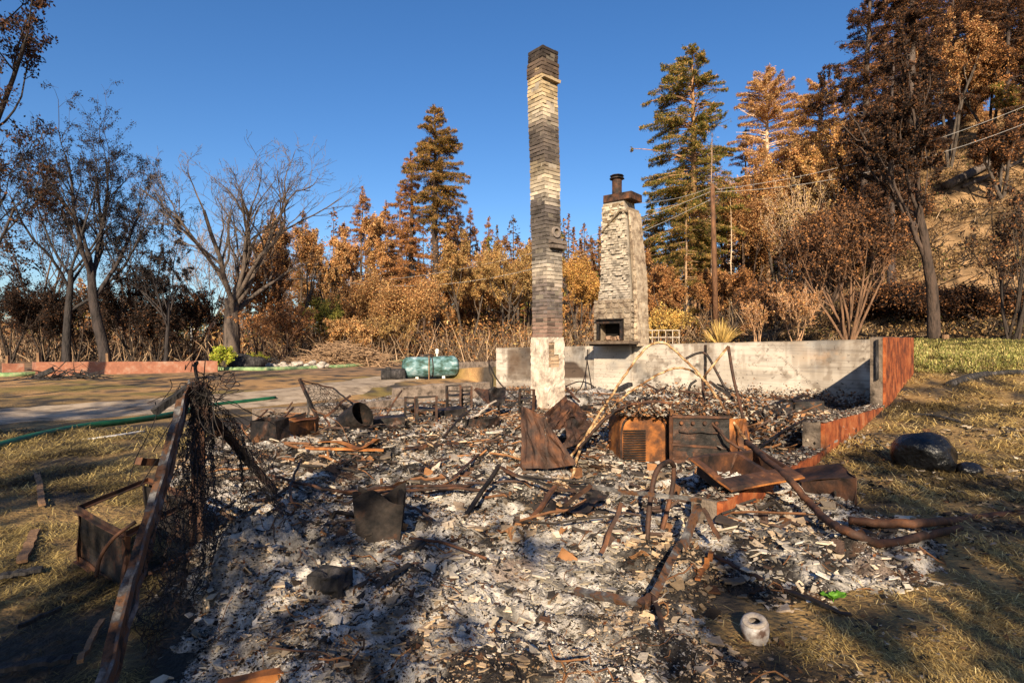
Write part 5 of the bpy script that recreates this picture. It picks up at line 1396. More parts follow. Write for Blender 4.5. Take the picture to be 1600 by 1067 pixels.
rod('rusty_pipe', 'straight rusty bar lying in the ash in front of the orange box', 'metal bar', ga(478, 700, .04), ga(600, 703, .04), .05, .03, M_orust)
rod('rusty_pipe', 'rusty bar lying in the ash left of the folded sheet metal', 'metal bar', ga(634, 700, .05), ga(716, 692, .06), .04, .03, M_rust)
m = MB(); P_ = [ga(500, 690, .03), ga(530, 690, .05), ga(560, 700, .08), ga(578, 692, .12), ga(588, 686, .10), ga(584, 692, .04)]
sweep(m, curve(P_, 5), [(-.045, -.003), (.045, -.003), (.045, .003), (-.045, .003)]); one(m, 'metal_strap', M_orust, 'curled rusty metal strap above the straight rusty bar', 'metal strap', P_[0])
for i, (a, b, lab) in enumerate([((520, 640), (600, 626), 'dark bar lying behind the orange box'), ((1190, 905), (1120, 870), 'rusty angle strip in the ash in front of the near red kerb'), ((1090, 905), (1112, 862), 'short upright rusty strip in front of the near red kerb'), ((700, 755), (760, 700), 'rust strip leaning left of the folded sheet metal'),
                           ((655, 735), (700, 716), 'small rusty bar in the centre of the ash'), ((1210, 912), (1330, 960), 'dark strip lying left of the green sprout'), ((330, 735), (440, 715), 'dark rod in the ash behind the netting'), ((590, 880), (660, 845), 'charred stick in the ash right of the upright bin'), ((560, 935), (640, 880), 'grey charred slat in the pale foreground ash')]):
    rod('scrap_bar', lab, 'scrap bar', ga(*a, .02), ga(*b, .05), .03, .012, [M_darkm, M_rust, M_orust, M_rust, M_rust, M_darkm, M_darkm, M_char, M_char][i], wob=.008)

# ---- boxes at the left of the ash
def shell(name, label, corners, h, M, cat='metal box', seed=0, M2=None, lid=True, sunk=.03):
    """box from three ground-plan points a (front-left), b (front-right), c (back-left)"""
    a, b, c = map(Vector, corners); d = b + (c - a); t = thing(name, label, cat, a)
    up = Vector((0, 0, h)); lo = Vector((0, 0, -sunk))
    m = MB()
    for i, (p, q) in enumerate(((a, b), (b, d), (d, c), (c, a))): panel(m, p + lo, q + lo, q + up, p + up, seed=seed + i, wob=.007)
    m.build('sides', M, t)
    if lid:
        m = MB(); panel(m, a + up * .98, b + up * .98, d + up * .98, c + up * .98, seed=seed + 7, wob=.01); m.build('lid', M2 or M, t)
    return t
g1 = ga(432, 686); g2 = ga(492, 677); shell('rusted_box', 'bright orange rusted metal box on its side at the left edge of the ash', (g1, g2, g1 + Vector((-.05, .28, .02))), .20, M_orust, seed=3)
g1 = ga(392, 690); g2 = ga(430, 692); shell('dark_metal_box', 'dark metal box with raised rim left of the orange box', (g1, g2, g1 + Vector((.06, .3, .02))), .28, M_darkm, seed=8, lid=False)
g1 = ga(436, 668); g2 = ga(476, 660); m = MB(); panel(m, g1, g2, g2 + Vector((.02, .06, .20)), g1 + Vector((-.02, .06, .12)), seed=5); one(m, 'metal_plate', M_darkm, 'dark plate propped behind the orange box', 'metal plate', g1)
# collapsed canopy frame at back left
cf = thing('collapsed_canopy', 'collapsed dark canopy frame with pointed corner standing on the left kerb', 'metal frame', Q(490, 655, 9.4))
for i, (a, b, w) in enumerate([(Q(468, 592, 9.4), Q(497, 656, 9.2), .05), (Q(470, 594, 9.4), Q(520, 606, 9.9), .03), (Q(520, 606, 9.9), Q(552, 632, 9.8), .03), (Q(548, 618, 9.6), Q(506, 652, 9.2), .04), (Q(482, 606, 9.8), Q(480, 650, 9.6), .03),
                              (Q(528, 632, 9.2), Q(562, 644, 9.8), .03), (Q(566, 640, 9.0), Q(520, 668, 8.8), .03), (Q(508, 652, 9.1), Q(516, 668, 8.8), .03), (Q(534, 634, 9.5), Q(556, 655, 9.2), .05)]):
    m = MB(); bar(m, a, b, w, w * .8, n=6, wob=.01); m.build('strut', M_rust if i % 2 else M_darkm, cf)
m = MB(); netting(m, lambda s, t: np.array(Q(472 + 48 * t, 598 + 8 * t, 9.5)) * (1 - s) + np.array(Q(500 + 50 * t, 650 - 14 * t, 9.3)) * s + np.array([.05 * sin(8 * s), .08 * sin(6 * t), -.06 * sin(pi * s)]), 26, 26, .0035, .7); m.build('netting', M_darkm, cf)
m = MB(); c_ = ga(548, 672); lathe(m, (c_.x, c_.y + .2, c_.z + .12), [(.0, -.2), (.2, -.2), (.21, -.1), (.2, 0), (.21, .1), (.2, .2), (.19, .2), (.18, -.15), (0, -.15)], 20, axis=(.7, -.4, .5)); one(m, 'crushed_drum', M_darkm, 'crushed grey drum lying under the collapsed canopy frame', 'drum', c_)
for i, (a, b, lab) in enumerate([(Q(382, 672, 9), Q(418, 640, 9.5), 'thin dark bar rising left of the dark metal box'), (Q(448, 640, 10), Q(457, 628, 10), 'short rod standing behind the orange box'), (Q(436, 660, 9), Q(458, 636, 9.6), 'thin leaning rod above the orange box')]):
    rod('thin_rod', lab, 'rod', a, b, .022, .02, M_rust)

# ---- chair frames
def chair_frame(label, x0, x1, yt, yb, d, seed, yaw=.2):
    p = Q((x0 + x1) / 2, yb, d); w = (x1 - x0) / FPX * d; h = (yb - yt) / FPX * d; t = thing('burnt_chair', label, 'chair', p, None)
    ex_ = Vector((cos(yaw), sin(yaw), 0)); ey_ = Vector((-sin(yaw), cos(yaw), 0)); r_ = random.Random(seed)
    for sx in (-.5, .5):
        for sy in (0, 1):
            m = MB(); b0 = p + ex_ * w * sx + ey_ * .36 * sy; bar(m, b0 - Vector((0, 0, .1)), b0 + Vector((r_.uniform(-.02, .02), 0, h * (1 if sy == 0 else .62))), .05, .04, n=3, wob=.005); m.build('leg', M_rust if sx > 0 else M_darkm, t)
    m = MB()
    for k in range(4): bar(m, p - ex_ * w / 2 + Vector((0, 0, h * (.25 + .24 * k))), p + ex_ * w / 2 + Vector((0, 0, h * (.25 + .24 * k) + r_.uniform(-.02, .02))), .022, .035, n=3, wob=.005)
    m.build('backrest', M_darkm, t)
    m = MB(); a = p - ex_ * w / 2 + Vector((0, 0, h * .5)); panel(m, a, a + ex_ * w, a + ex_ * w + ey_ * .36, a + ey_ * .36, th=.02, seed=seed); m.build('seat', M_darkm, t)
chair_frame('burnt chair frame with slatted back, nearest of the burnt chairs', 652, 681, 619, 662, 9.6, 1)
chair_frame('burnt chair frame overlapping the nearest one on its left', 631, 652, 620, 656, 10.4, 2, -.3)
chair_frame('burnt chair frame standing alone against the pale wall stub', 699, 720, 602, 634, 12.6, 3, .1)
chair_frame('small burnt chair frame just right of the lone one', 722, 737, 604, 630, 12.9, 4, .1)
chair_frame('low burnt chair frame touching the left side of the brick chimney', 812, 833, 608, 640, 11.8, 5, -.1)
# triangular sheet left of chimney
def poly_sheet(name, label, pts, M, cat='sheet metal', bend=.05, seed=1, origin=None):
    a, b, c, d = [Vector(p) for p in pts]; nn = (b - a).cross(d - a).normalized(); m = MB()
    sheet(m, lambda s, t: a.lerp(b, s).lerp(d.lerp(c, s), t) + nn * bend * ((float(vnoise(s * 3.3 + seed, t * 3.1 + seed)) - .5) * 2 + .6 * sin(3 * s)), 14, 14, .005)
    return one(m, name, M, label, cat, a)
poly_sheet('bent_sheet', 'dark bent sheet standing between the lone chair frame and the brick chimney', [Q(762, 606, 11.5), Q(792, 603, 11.9), Q(785, 638, 11.3), Q(764, 634, 11.2)], M_darkm, bend=.1)
poly_sheet('bent_sheet', 'narrow dark triangular sheet leaning left of the bent sheet by the chimney', [Q(738, 606, 11.7), Q(762, 607, 11.5), Q(766, 634, 11.0), Q(762, 632, 11.1)], M_rust, bend=.05)
pipe('thin_pole', 'thin bent dark pole leaning at the left end of the concrete wall', 'pole', [Q(763, 565, 12.5), Q(775, 590, 12.5), Q(790, 608, 12.4), Q(812, 626, 12.2)], .018, M_darkm, 5)
pipe('thin_pole', 'upright twisted pole just left of the concrete wall end', 'pole', [Q(764, 563, 12.7), Q(765, 580, 12.6), Q(770, 592, 12.6), Q(768, 612, 12.6)], .016, M_darkm, 5)

# ---- folded sheet metal (centre)
fs_ = thing('folded_sheet_metal', 'large folded rusty sheet metal leaning before the brick chimney', 'sheet metal', Q(860, 735, 6.4))
a = Q(812, 632, 6.5); b = Q(848, 650, 6.3); c = Q(858, 732, 6.15); d = Q(814, 733, 6.2)
def quad(mb, a, b, c, d, bend=.03, seed=0, n=12, th=.006):
    a, b, c, d = map(Vector, (a, b, c, d)); nn = (b - a).cross(d - a).normalized()
    sheet(mb, lambda s, t: a.lerp(b, s).lerp(d.lerp(c, s), t) + nn * bend * 2 * (float(fbm(np.array([s * 3.3 + seed]), np.array([t * 3.1 + seed]), 3)[0]) - .5) * 2, n, n, th)
m = MB(); quad(m, a, b, c, d, .035, 1); quad(m, b, Q(862, 668, 6.2), Q(899, 726, 6.0), c, .03, 2); m.build('front_panel', M_rust, fs_)
m = MB(); quad(m, b, Q(884, 618, 6.9), Q(890, 640, 6.7), Q(862, 670, 6.2), .04, 3); quad(m, Q(862, 670, 6.2), Q(890, 640, 6.7), Q(886, 668, 6.5), Q(868, 672, 6.3), .02, 4); m.build('top_fold', M_rust, fs_)
m = MB(); quad(m, Q(885, 619, 6.9), Q(908, 642, 7.2), Q(926, 664, 7.0), Q(892, 650, 6.6), .04, 5); quad(m, Q(888, 640, 6.6), Q(922, 664, 6.9), Q(903, 694, 6.5), Q(884, 700, 6.3), .05, 6); m.build('side_fold', M_rust, fs_)
poly_sheet('bulging_sheet', 'small rust-red bulging sheet in the ash in front of the folded sheet metal', [Q(778, 742, 5.6), Q(820, 748, 5.5), Q(826, 778, 5.2), Q(782, 778, 5.2)], M_rust, bend=.07, seed=5)
poly_sheet('bulging_sheet', 'dark sheet between the legs of the folding frame, centre foreground', [Q(850, 770, 5.0), Q(886, 768, 5.0), Q(896, 812, 4.6), Q(846, 818, 4.5)], M_darkm, bend=.05, seed=9)
poly_sheet('white_edged_sheet', 'sheet with a whitish edge lying right of the folding frame', [Q(880, 800, 4.6), Q(925, 762, 4.9), Q(950, 772, 4.8), Q(905, 806, 4.5)], M_darkm, bend=.03, seed=12)

# ---- appliances
ap = thing('rusted_appliance', 'small rounded appliance with louvred front and orange rust', 'appliance', Q(1006, 735, 6.7))
def curved_case(mb, P0, ex_, ey_, w, dp, h, rc_=.1):
    prof = []
    for (x, z, a0_, a1_) in ((w - rc_, h - rc_, 0, 90), (rc_, h - rc_, 90, 180), (rc_ * .3, rc_ * .3, 180, 270), (w - rc_ * .3, rc_ * .3, 270, 360)):
        rr_ = rc_ if z > h / 2 else rc_ * .3
        for k in range(6): t = radians(a0_ + (a1_ - a0_) * k / 5); prof.append((x + rr_ * cos(t), z + rr_ * sin(t)))
    n = len(prof); vs = []
    for (off, sc) in ((0, .93), (-.0, .975), (.02, 1), (dp, 1)):
        for (x, z) in prof:
            xx = w / 2 + (x - w / 2) * sc; zz_ = h / 2 + (z - h / 2) * sc
            vs.append(Vector(P0) + ex_ * xx + ey_ * off + EZ * zz_)
    fs = [(i * n + j, i * n + (j + 1) % n, (i + 1) * n + (j + 1) % n, (i + 1) * n + j) for i in range(3) for j in range(n)] + [tuple(range(n - 1, -1, -1)), tuple(range(3 * n, 4 * n))]
    mb.add(vs, fs)
yw = .10; ex1 = Vector((cos(yw), sin(yw), 0)); ey1 = Vector((-sin(yw), cos(yw), 0))
P0 = Q(969, 738, 6.75); m = MB(); curved_case(m, P0, ex1, ey1, .58, .5, .68, .13); m.build('casing', M_orust, ap, smooth=False)
m = MB()
for k in range(15): box(m, P0 + ex1 * .17 - ey1 * .012 + EZ * (.09 + k * .029), .27, .03, .012, yaw=yw, M=None)
m.build('louvres', M_darkm, ap)
m = MB()
sweep(m, curve([P0 - ey1 * .01 + EZ * .05 + ex1 * .015, P0 - ey1 * .01 + EZ * .50 + ex1 * .015, P0 - ey1 * .01 + EZ * .655 + ex1 * .11, P0 - ey1 * .01 + EZ * .665 + ex1 * .3, P0 - ey1 * .01 + EZ * .64 + ex1 * .47, P0 - ey1 * .01 + EZ * .5 + ex1 * .565, P0 - ey1 * .01 + EZ * .06 + ex1 * .57], 4), circ(6), .014); m.build('front_rim', M_rust, ap)
cab = thing('burnt_cooker', 'dark boxy burnt cooker beside the louvred appliance, with one orange side', 'appliance', Q(1100, 745, 6.6))
P1 = Q(1050, 748, 6.55); yw2 = -.10; ex2 = Vector((cos(yw2), sin(yw2), 0)); ey2 = Vector((-sin(yw2), cos(yw2), 0)); wq, hq, dq = .64, .72, .55
m = MB(); quad(m, P1, P1 + ex2 * wq, P1 + ex2 * wq + EZ * hq, P1 + EZ * hq, .012, 3); m.build('front', M_darkm, cab)
m = MB(); quad(m, P1, P1 + ey2 * dq, P1 + ey2 * dq + EZ * hq, P1 + EZ * hq, .012, 4); quad(m, P1 + ey2 * dq, P1 + ey2 * dq + ex2 * wq, P1 + ey2 * dq + ex2 * wq + EZ * hq, P1 + ey2 * dq + EZ * hq, .01, 4); quad(m, P1 + EZ * hq, P1 + ex2 * wq + EZ * hq, P1 + ex2 * wq + ey2 * dq + EZ * hq, P1 + ey2 * dq + EZ * hq, .02, 4); m.build('body', M_rust, cab)
m = MB(); quad(m, P1 + ex2 * (wq + .0), P1 + ex2 * (wq + .26) + ey2 * .16, P1 + ex2 * (wq + .26) + ey2 * .16 + EZ * (hq - .04), P1 + ex2 * (wq + .0) + EZ * (hq - .02), .03, 8); m.build('side_panel', M_orust, cab)
m = MB()
bar(m, P1 + EZ * .40 - ey2 * .012, P1 + ex2 * (wq) + EZ * .36 - ey2 * .012, .02, .025, n=4, wob=.003); bar(m, P1 + EZ * hq - ey2 * .01, P1 + ex2 * wq + EZ * hq - ey2 * .01, .03, .03, n=4, wob=.003); bar(m, P1 - ey2 * .01 - ex2 * .01, P1 + EZ * hq - ey2 * .01 - ex2 * .01, .04, .03, n=4, wob=.003); m.build('trim', M_rust, cab)
m = MB(); quad(m, P1 + EZ * .02 - ey2 * .03, P1 + ex2 * .5 + EZ * .0 - ey2 * .05, P1 + ex2 * .52 + EZ * .30 - ey2 * .02, P1 + EZ * .33 - ey2 * .015, .02, 6); m.build('drawer_front', M_rust, cab)
# crumpled sheet and grille on the right
poly_sheet('crumpled_sheet', 'dark crumpled sheet metal right of the cooker', [Q(1172, 650, 8.4), Q(1238, 628, 8.8), Q(1244, 690, 8.0), Q(1180, 694, 8.0)], M_darkm, bend=.16, seed=3)
poly_sheet('crumpled_sheet', 'second crumpled dark sheet, lower and left of the pointed one', [Q(1150, 668, 8.3), Q(1200, 640, 8.6), Q(1222, 700, 7.8), Q(1165, 706, 7.7)], M_darkm, bend=.14, seed=17)
m = MB(); g_ = Q(1232, 690, 7.7)
for k in range(6): bar(m, g_ + Vector((0, 0, .03 * k)), g_ + Vector((.19, .06, .03 * k)), .02, .012)
for k in range(2): bar(m, g_ + Vector((.19 * k, .06 * k, -.02)), g_ + Vector((.19 * k, .06 * k, .18)), .02, .02)
one(m, 'vent_grille', M_rust, 'small rusty grille at the lower corner of the crumpled sheets', 'grille', g_)
# metal trough near the red wall
g1 = Q(1252, 790, 5.3); g2 = Q(1338, 786, 4.9); shell('metal_trough', 'dark rusty metal trough lying outside the near red kerb', (g1, g2, g1 + Vector((.10, .42, .02))), .22, M_rust, seed=23, lid=True, sunk=.1)

# ---- sink
sk_ = thing('double_sink', 'rusty double bowl kitchen sink resting tilted on the near red kerb', 'sink', Q(1150, 755, 5.0))
SL = Q(1078, 712, 5.0); SB = Q(1186, 700, 5.75); SF = Q(1144, 764, 4.45); SR = Q(1258, 742, 4.85)
nS = (SB - SL).cross(SF - SL).normalized(); nS = nS if nS.z > 0 else -nS
def sp(s, t, h=0): return SL.lerp(SB, s).lerp(SF.lerp(SR, s), t) + nS * h
m = MB(); N_ = 60; M__ = 40
def sink_h(s, t):
    h = 0
    def bowl(s0, s1, t0, t1, dp):
        k = min(s - s0, s1 - s) ; l = min(t - t0, t1 - t)
        a_ = min(1, max(0, k / .03)); b_ = min(1, max(0, l / .05)); q = a_ * b_
        return -dp * (q * q * (3 - 2 * q))
    h += bowl(.06, .60, .07, .72, .15); h += bowl(.65, .95, .07, .72, .15)
    return h
def sink_f(s, t):
    e = min(s, t, 1 - s, 1 - t); lip = -.022 * (1 - min(1, e / .02)) 
    hole = 0
    for hs_ in (.36, .5, .64, .78):
        if abs(s - hs_) < .022 and abs(t - .86) < .04: hole = -.012
    return sp(s, t, sink_h(s, t) + lip + hole + .006 * (float(vnoise(s * 4, t * 3)) - .5) * 2)
sheet(m, sink_f, N_, M__, .006); m.build('basin', M_rust, sk_)
m = MB(); tube(m, [Vector(sink_f(s, t)) for s, t in [(0, k / 8) for k in range(8)] + [(k / 12, 1) for k in range(12)] + [(1, 1 - k / 8) for k in range(8)] + [(1 - k / 12, 0) for k in range(13)]], .009, 6); m.build('rim', M_orust, sk_)
r = np.random.default_rng(8); m = MB()
for i in range(70):
    s = r.uniform(.18, .56); t = r.uniform(.25, .68)
    if i > 55: s, t = r.uniform(.70, .9), r.uniform(.3, .65)
    c = sp(s, t, -.145 + r.random() * .03); k = 5; a_ = r.uniform(0, 6); q = r.uniform(.015, .045)
    vs = [c + Vector((q * cos(a_ + j * 1.25) * r.uniform(.5, 1), q * sin(a_ + j * 1.25) * r.uniform(.5, 1), r.normal(0, .006))) for j in range(k)]
    m.add(vs + [v + Vector((0, 0, .005)) for v in vs], [tuple(range(k)), tuple(range(2 * k - 1, k - 1, -1))] + [(j, k + j, k + (j + 1) % k, (j + 1) % k) for j in range(k)], (.95, .93, .88) if i % 3 else (.6, .58, .55))
cr_ = one(m, 'broken_crockery', M_pale, 'pile of broken white crockery inside the sink', 'broken crockery', sp(.4, .5, -.14)); cr_['kind'] = 'stuff'; 
m = MB()
for i in range(6): lathe(m, sp(.42 + .02 * r.normal(), .50 + .03 * i, -.11 + .004 * i), [(.004, 0), (.03, .006), (.045, .02), (.042, .02), (.027, .01), (0, .006)], 16, axis=(r.normal(0, .4), r.normal(0, .4), 1))
one(m, 'crockery_bowl', M_pale, 'small stack of white bowls among the crockery in the sink', 'bowls', sp(.42, .5, -.12)) if False else None

M_ctan = mat('flaking_conduit', [(.38, (.05, .025, .014)), (.48, (.20, .10, .04)), (.58, (.42, .29, .15)), (.7, (.55, .45, .32))], scale=9, detail=14, bump=.7, bscale=40, dist=.006)
# ---- arched conduits and poles
D7 = 7.2
pipe('arched_conduit', 'tall arched conduit reaching highest over the appliances', 'conduit', [Q(893, 750, 6.0), Q(903, 712, 6.3), Q(921, 672, 6.7), Q(958, 614, 7.0), Q(985, 574, 7.2), Q(1008, 545, 7.3), Q(1024, 536, 7.3), Q(1042, 538, 7.3), Q(1070, 562, 7.2), Q(1097, 590, 7.0), Q(1118, 618, 6.8), Q(1148, 662, 6.5), Q(1170, 694, 6.2)], .016, M_ctan, wob=.003)
pipe('arched_conduit', 'lower arched conduit curving from the folded sheet metal towards the inverted V rods', 'conduit', [Q(881, 730, 6.2), Q(905, 695, 6.5), Q(935, 660, 6.8), Q(972, 622, 7.0), Q(1015, 593, 7.1), Q(1048, 577, 7.15), Q(1075, 577, 7.2), Q(1103, 596, 7.2), Q(1120, 622, 7.2)], .014, M_ctan, wob=.003)
pipe('arched_conduit', 'thin conduit lying low along the top of the louvred appliance', 'conduit', [Q(905, 700, 6.3), Q(930, 670, 6.5), Q(965, 640, 6.6), Q(1010, 628, 6.8), Q(1055, 632, 6.8), Q(1100, 650, 6.6), Q(1140, 690, 6.3), Q(1165, 704, 6.2)], .017, M_rust, wob=.004)
pipe('arched_conduit', 'thin conduit sloping behind the low one to the cooker top', 'conduit', [Q(897, 712, 6.6), Q(950, 650, 7.0), Q(985, 628, 7.3), Q(1030, 620, 7.5)], .015, M_darkm, wob=.004)
vr = thing('inverted_v_rods', 'two rusty rods meeting in an inverted V over the cooker', 'rods', Q(1138, 690, 6.9))
m = MB(); tube(m, curve([Q(1099, 590, 7.1), Q(1118, 566, 7.1), Q(1138, 541, 7.1)], 4), .015, 7); m.build('rod', M_ctan, vr, smooth=True)
m = MB(); tube(m, curve([Q(1138, 541, 7.1), Q(1146, 590, 7.0), Q(1158, 640, 6.8), Q(1168, 692, 6.5)], 4), .019, 7); m.build('rod', M_rust, vr, smooth=True)
pipe('upright_rod', 'short upright rod under the crossing of the arched conduits', 'rod', [Q(1097, 588, 7.2), Q(1100, 632, 7.2)], .015, M_rust, 6)
pipe('curved_dark_hose', 'thin dark curved rod arching against the concrete wall right of the cracks', 'rod', [Q(1072, 560, 9.5), Q(1090, 552, 9.5), Q(1104, 554, 9.5), Q(1120, 582, 9.3), Q(1134, 608, 9.2), Q(1146, 626, 9.0)], .022, M_darkm, 6)
pipe('curved_dark_hose', 'short hooked dark rod below the arching one', 'rod', [Q(1076, 622, 9.0), Q(1078, 603, 9.0), Q(1088, 594, 9.0)], .02, M_darkm, 6)
rod('dark_beam', 'black leaning bar at the foot of the thin dark curved rod', 'metal bar', Q(1108, 596, 9.0), Q(1146, 622, 8.8), .08, .04, M_darkm)
xw = xy(UB - .03, wpx(1103, UB)); rod('wall_bracket', 'black vertical bracket fixed on the concrete wall', 'bracket', Vector((*xw, 1.40)), Vector((*xw, .0)), .06, .05, M_darkm)
# rusty pipes on the right
pipe('rusty_pipe', 'long rusty pipe running down from the sink and bending right across the straw', 'pipe', [Q(1166, 690, 5.9), Q(1196, 716, 5.3), Q(1232, 748, 4.75), Q(1264, 784, 4.5), ga(1296, 816, .10), ga(1332, 833, .06), ga(1380, 849, .045), ga(1436, 839, .045), ga(1500, 825, .06)], .029, M_rust, 10, wob=.003)
pipe('rusty_pipe', 'thick rusty pipe lying in the straw and leaving the photo at the right', 'pipe', [ga(1326, 813, .05), ga(1380, 817, .05), ga(1440, 817, .05), ga(1500, 812, .055), ga(1560, 805, .06), ga(1625, 801, .06)], .031, M_rust, 10, wob=.003)
# tubular chair
tchair = thing('tubular_chair_frame', 'rusty bent tube chair frame standing upside down left of the near red kerb', 'chair', Q(1035, 850, 4.1))
m = MB(); tube(m, curve([Q(1010, 868, 4.05), Q(1014, 800, 4.15), Q(1022, 748, 4.25), Q(1032, 728, 4.3), Q(1046, 721, 4.4), Q(1053, 728, 4.5)], 6), .020, 8); m.build('leg', M_rust, tchair, smooth=True)
m = MB(); tube(m, curve([Q(1053, 728, 4.5), Q(1051, 760, 4.5), Q(1042, 800, 4.4), Q(1034, 836, 4.3), Q(1046, 860, 4.1)], 6), .019, 8); m.build('leg', M_rust, tchair, smooth=True)
# bed frame of angle irons
bf = thing('bed_frame', 'twisted angle iron bed frame with whitish edges in the right foreground', 'bed frame', Q(1030, 930, 3.2))
for i, (a, b, w) in enumerate([(Q(925, 764, 4.0), Q(1096, 786, 3.75), .032), (Q(884, 794, 4.1), Q(926, 760, 4.0), .032), (Q(968, 784, 3.95), Q(937, 862, 3.75), .028), (Q(1094, 786, 3.75), Q(1068, 852, 3.5), .042), (Q(1069, 850, 3.5), ga(1028, 932, .07), .042),
                               (ga(1030, 930, .07), ga(1006, 945, .06), .04), (ga(1010, 944, .06), ga(896, 922, .05), .034), (Q(1095, 796, 3.8), Q(1121, 842, 3.7), .03), (ga(1028, 934, .07), ga(1040, 985, .02), .03)]):
    m = MB(); angle_iron(m, a, b, w, .006, up=(0.2, 1, .3), n=6, wob=.004); m.build('rail', M_beam if i in (0, 3, 4, 6) else M_rust, bf)
ff = thing('folding_frame', 'dark bent folding frame like an upturned trestle, centre of the ash', 'metal frame', Q(780, 800, 4.8))
for i, (a, b, w) in enumerate([(Q(728, 806, 4.6), Q(780, 727, 5.1), .034), (Q(778, 728, 5.1), Q(804, 742, 5.0), .03), (Q(800, 741, 5.0), Q(870, 762, 4.9), .028), (Q(868, 760, 4.85), Q(820, 826, 4.5), .036), (Q(870, 762, 4.9), Q(926, 770, 4.8), .028), (Q(780, 728, 5.1), Q(818, 758, 5.3), .03)]):
    m = MB(); bar(m, a, b, w, w * .7, n=6, wob=.004); m.build('leg', M_rust if i % 2 else M_darkm, ff)
# beam at the bottom edge
bb = thing('rusty_beam', 'rusty channel beam with a wire along it at the bottom edge', 'beam', Q(440, 1050, 2.35))
m = MB(); bar(m, Q(340, 1078, 2.30), Q(515, 1040, 2.42), .05, .06, n=8, wob=.002); m.build('beam', M_orust, bb)
m = MB(); bar(m, Q(488, 1052, 2.40), Q(492, 1085, 2.36), .04, .03, n=2); m.build('leg', M_rust, bb)
m = MB(); tube(m, curve([Q(420, 1010, 2.5), Q(460, 1016, 2.45), Q(500, 1018, 2.42), Q(522, 1030, 2.4), Q(518, 1046, 2.38)], 6), .004, 5); m.build('wire', M_rust, bb)

# ---- rods and scraps heaped over the appliances and along the wall
r = np.random.default_rng(14)
sc = MB()
def scrap(n, f, sz, cols, seed, mb, flat=.4, asp=.5):
    rr_ = np.random.default_rng(seed); C_ = np.array([f(rr_) for _ in range(n)]); C_[:, 2] += (0 if mb is sc and seed == 1 else ash_h(C_[:, 0], C_[:, 1])); leaves(mb, C_, sz, np.array([cols[rr_.integers(0, len(cols))] for _ in range(n)]) * rr_.uniform(.7, 1.2, (n, 1)), rr_, asp, flat)
cols = [(.42, .36, .28), (.26, .23, .20), (.035, .028, .024), (.16, .075, .035), (.27, .13, .055), (.08, .05, .038)]
scrap(3200, lambda q: np.array(P1 + ex2 * q.uniform(-.75, .75) + ey2 * q.uniform(0, .6) + EZ * (hq + abs(q.normal(0, .06)))), .03, cols, 1, sc)
sc.build('ash_on_appliances', M_flake, kind='stuff', label='flaked rust and ash heaped on the appliances', cat='ash')
sc = MB()
def foot(q):
    w = q.uniform(-14.5, -1.9); u = UB - abs(q.normal(0, .55)) - .1; x, y = xy(u, w); return np.array([x, y, abs(q.normal(0, .13)) * (1.4 if w > -9 else .6)])
scrap(9000, foot, .045, cols, 2, sc)
def cpile(q):
    x, y = q.normal(1.0, 1.6), q.normal(9.6, 1.3); return np.array([x, y, abs(q.normal(0, .05))])
scrap(3500, cpile, .035, cols, 3, sc)
def rpile(q):
    x, y = q.normal(3.4, .7), q.normal(8.6, .8); return np.array([x, y, abs(q.normal(0, .12))])
scrap(4200, rpile, .04, cols, 4, sc)
P_ = []
for i in range(900):
    if i % 3 == 0: w = r.uniform(-14, -2); u = UB - abs(r.normal(0, .8)) - .2; x, y = xy(u, w)
    elif i % 3 == 1: x, y = r.normal(2.6, 1.2), r.normal(9.0, 1.2)
    else:
        y = r.uniform(4, 15); x = r.uniform(-.5, .5) * y
        if inpoly(np.array([x]), np.array([y]))[0] < .2: x = 0
    p = np.array([x, y, ah(x, y) + .03]); a_ = r.uniform(0, 6.28); L_ = r.uniform(.15, .75); up_ = abs(r.normal(0, .22)) if i % 3 < 2 else abs(r.normal(0, .06))
    d_ = np.array([cos(a_), sin(a_) * .6, up_]); pts = [p - d_ * L_ * .3, p + d_ * L_ * .2 + r.normal(0, .02, 3), p + d_ * L_ * .5 + r.normal(0, .03, 3), p + d_ * L_ * .8 + r.normal(0, .03, 3)]
    P_.append(pts)
P_ = np.array(P_); tubes(sc, P_, np.repeat(r.uniform(.006, .018, (len(P_), 1)), 4, 1), 4, np.array([cols[r.integers(2, 6)] for _ in range(len(P_))]))
sc.build('scrap_heap', M_flake, kind='stuff', label='twisted scrap, rods and charred bits along the wall and between the appliances', cat='scrap')
for i, (a, b, w, lab) in enumerate([((935, 625, 14.5), (985, 600, 15.5), .16, 'burnt dark beam lying at the foot of the concrete pilaster'), ((1010, 622, 12), (1075, 640, 11.5), .10, 'dark plank behind the louvred appliance'), ((1180, 640, 10.5), (1260, 618, 12), .08, 'dark bar sloping up behind the crumpled sheets'), ((1205, 618, 13), (1275, 640, 12), .06, 'thin beam crossing the dark bar behind the crumpled sheets'), ((905, 628, 13), (880, 600, 14), .05, 'thin bar leaning right of the brick chimney base'), ((730, 655, 9.5), (775, 626, 10.2), .03, 'pale stick leaning on the bent sheet by the chimney')]):
    rod('burnt_beam', lab, 'beam', Q(*a), Q(*b), w, w * .6, [M_char, M_darkm, M_darkm, M_rust, M_rust, M_plaster][i], wob=.012)
hr = thing('hanging_rods', 'thin bent rods hanging from the hearth down the concrete wall', 'rods', Q(915, 550, 18.8))
for pts in ([Q(918, 546, 18.8), Q(916, 575, 18.6), Q(910, 600, 18.0), Q(900, 618, 17)], [Q(917, 560, 18.8), Q(922, 590, 18.2), Q(926, 615, 17.0)], [Q(880, 605, 15), Q(905, 596, 15.5), Q(925, 602, 15.5), Q(935, 615, 15)]):
    m = MB(); tube(m, curve(pts, 5), .018, 5); m.build('rod', M_darkm, hr)
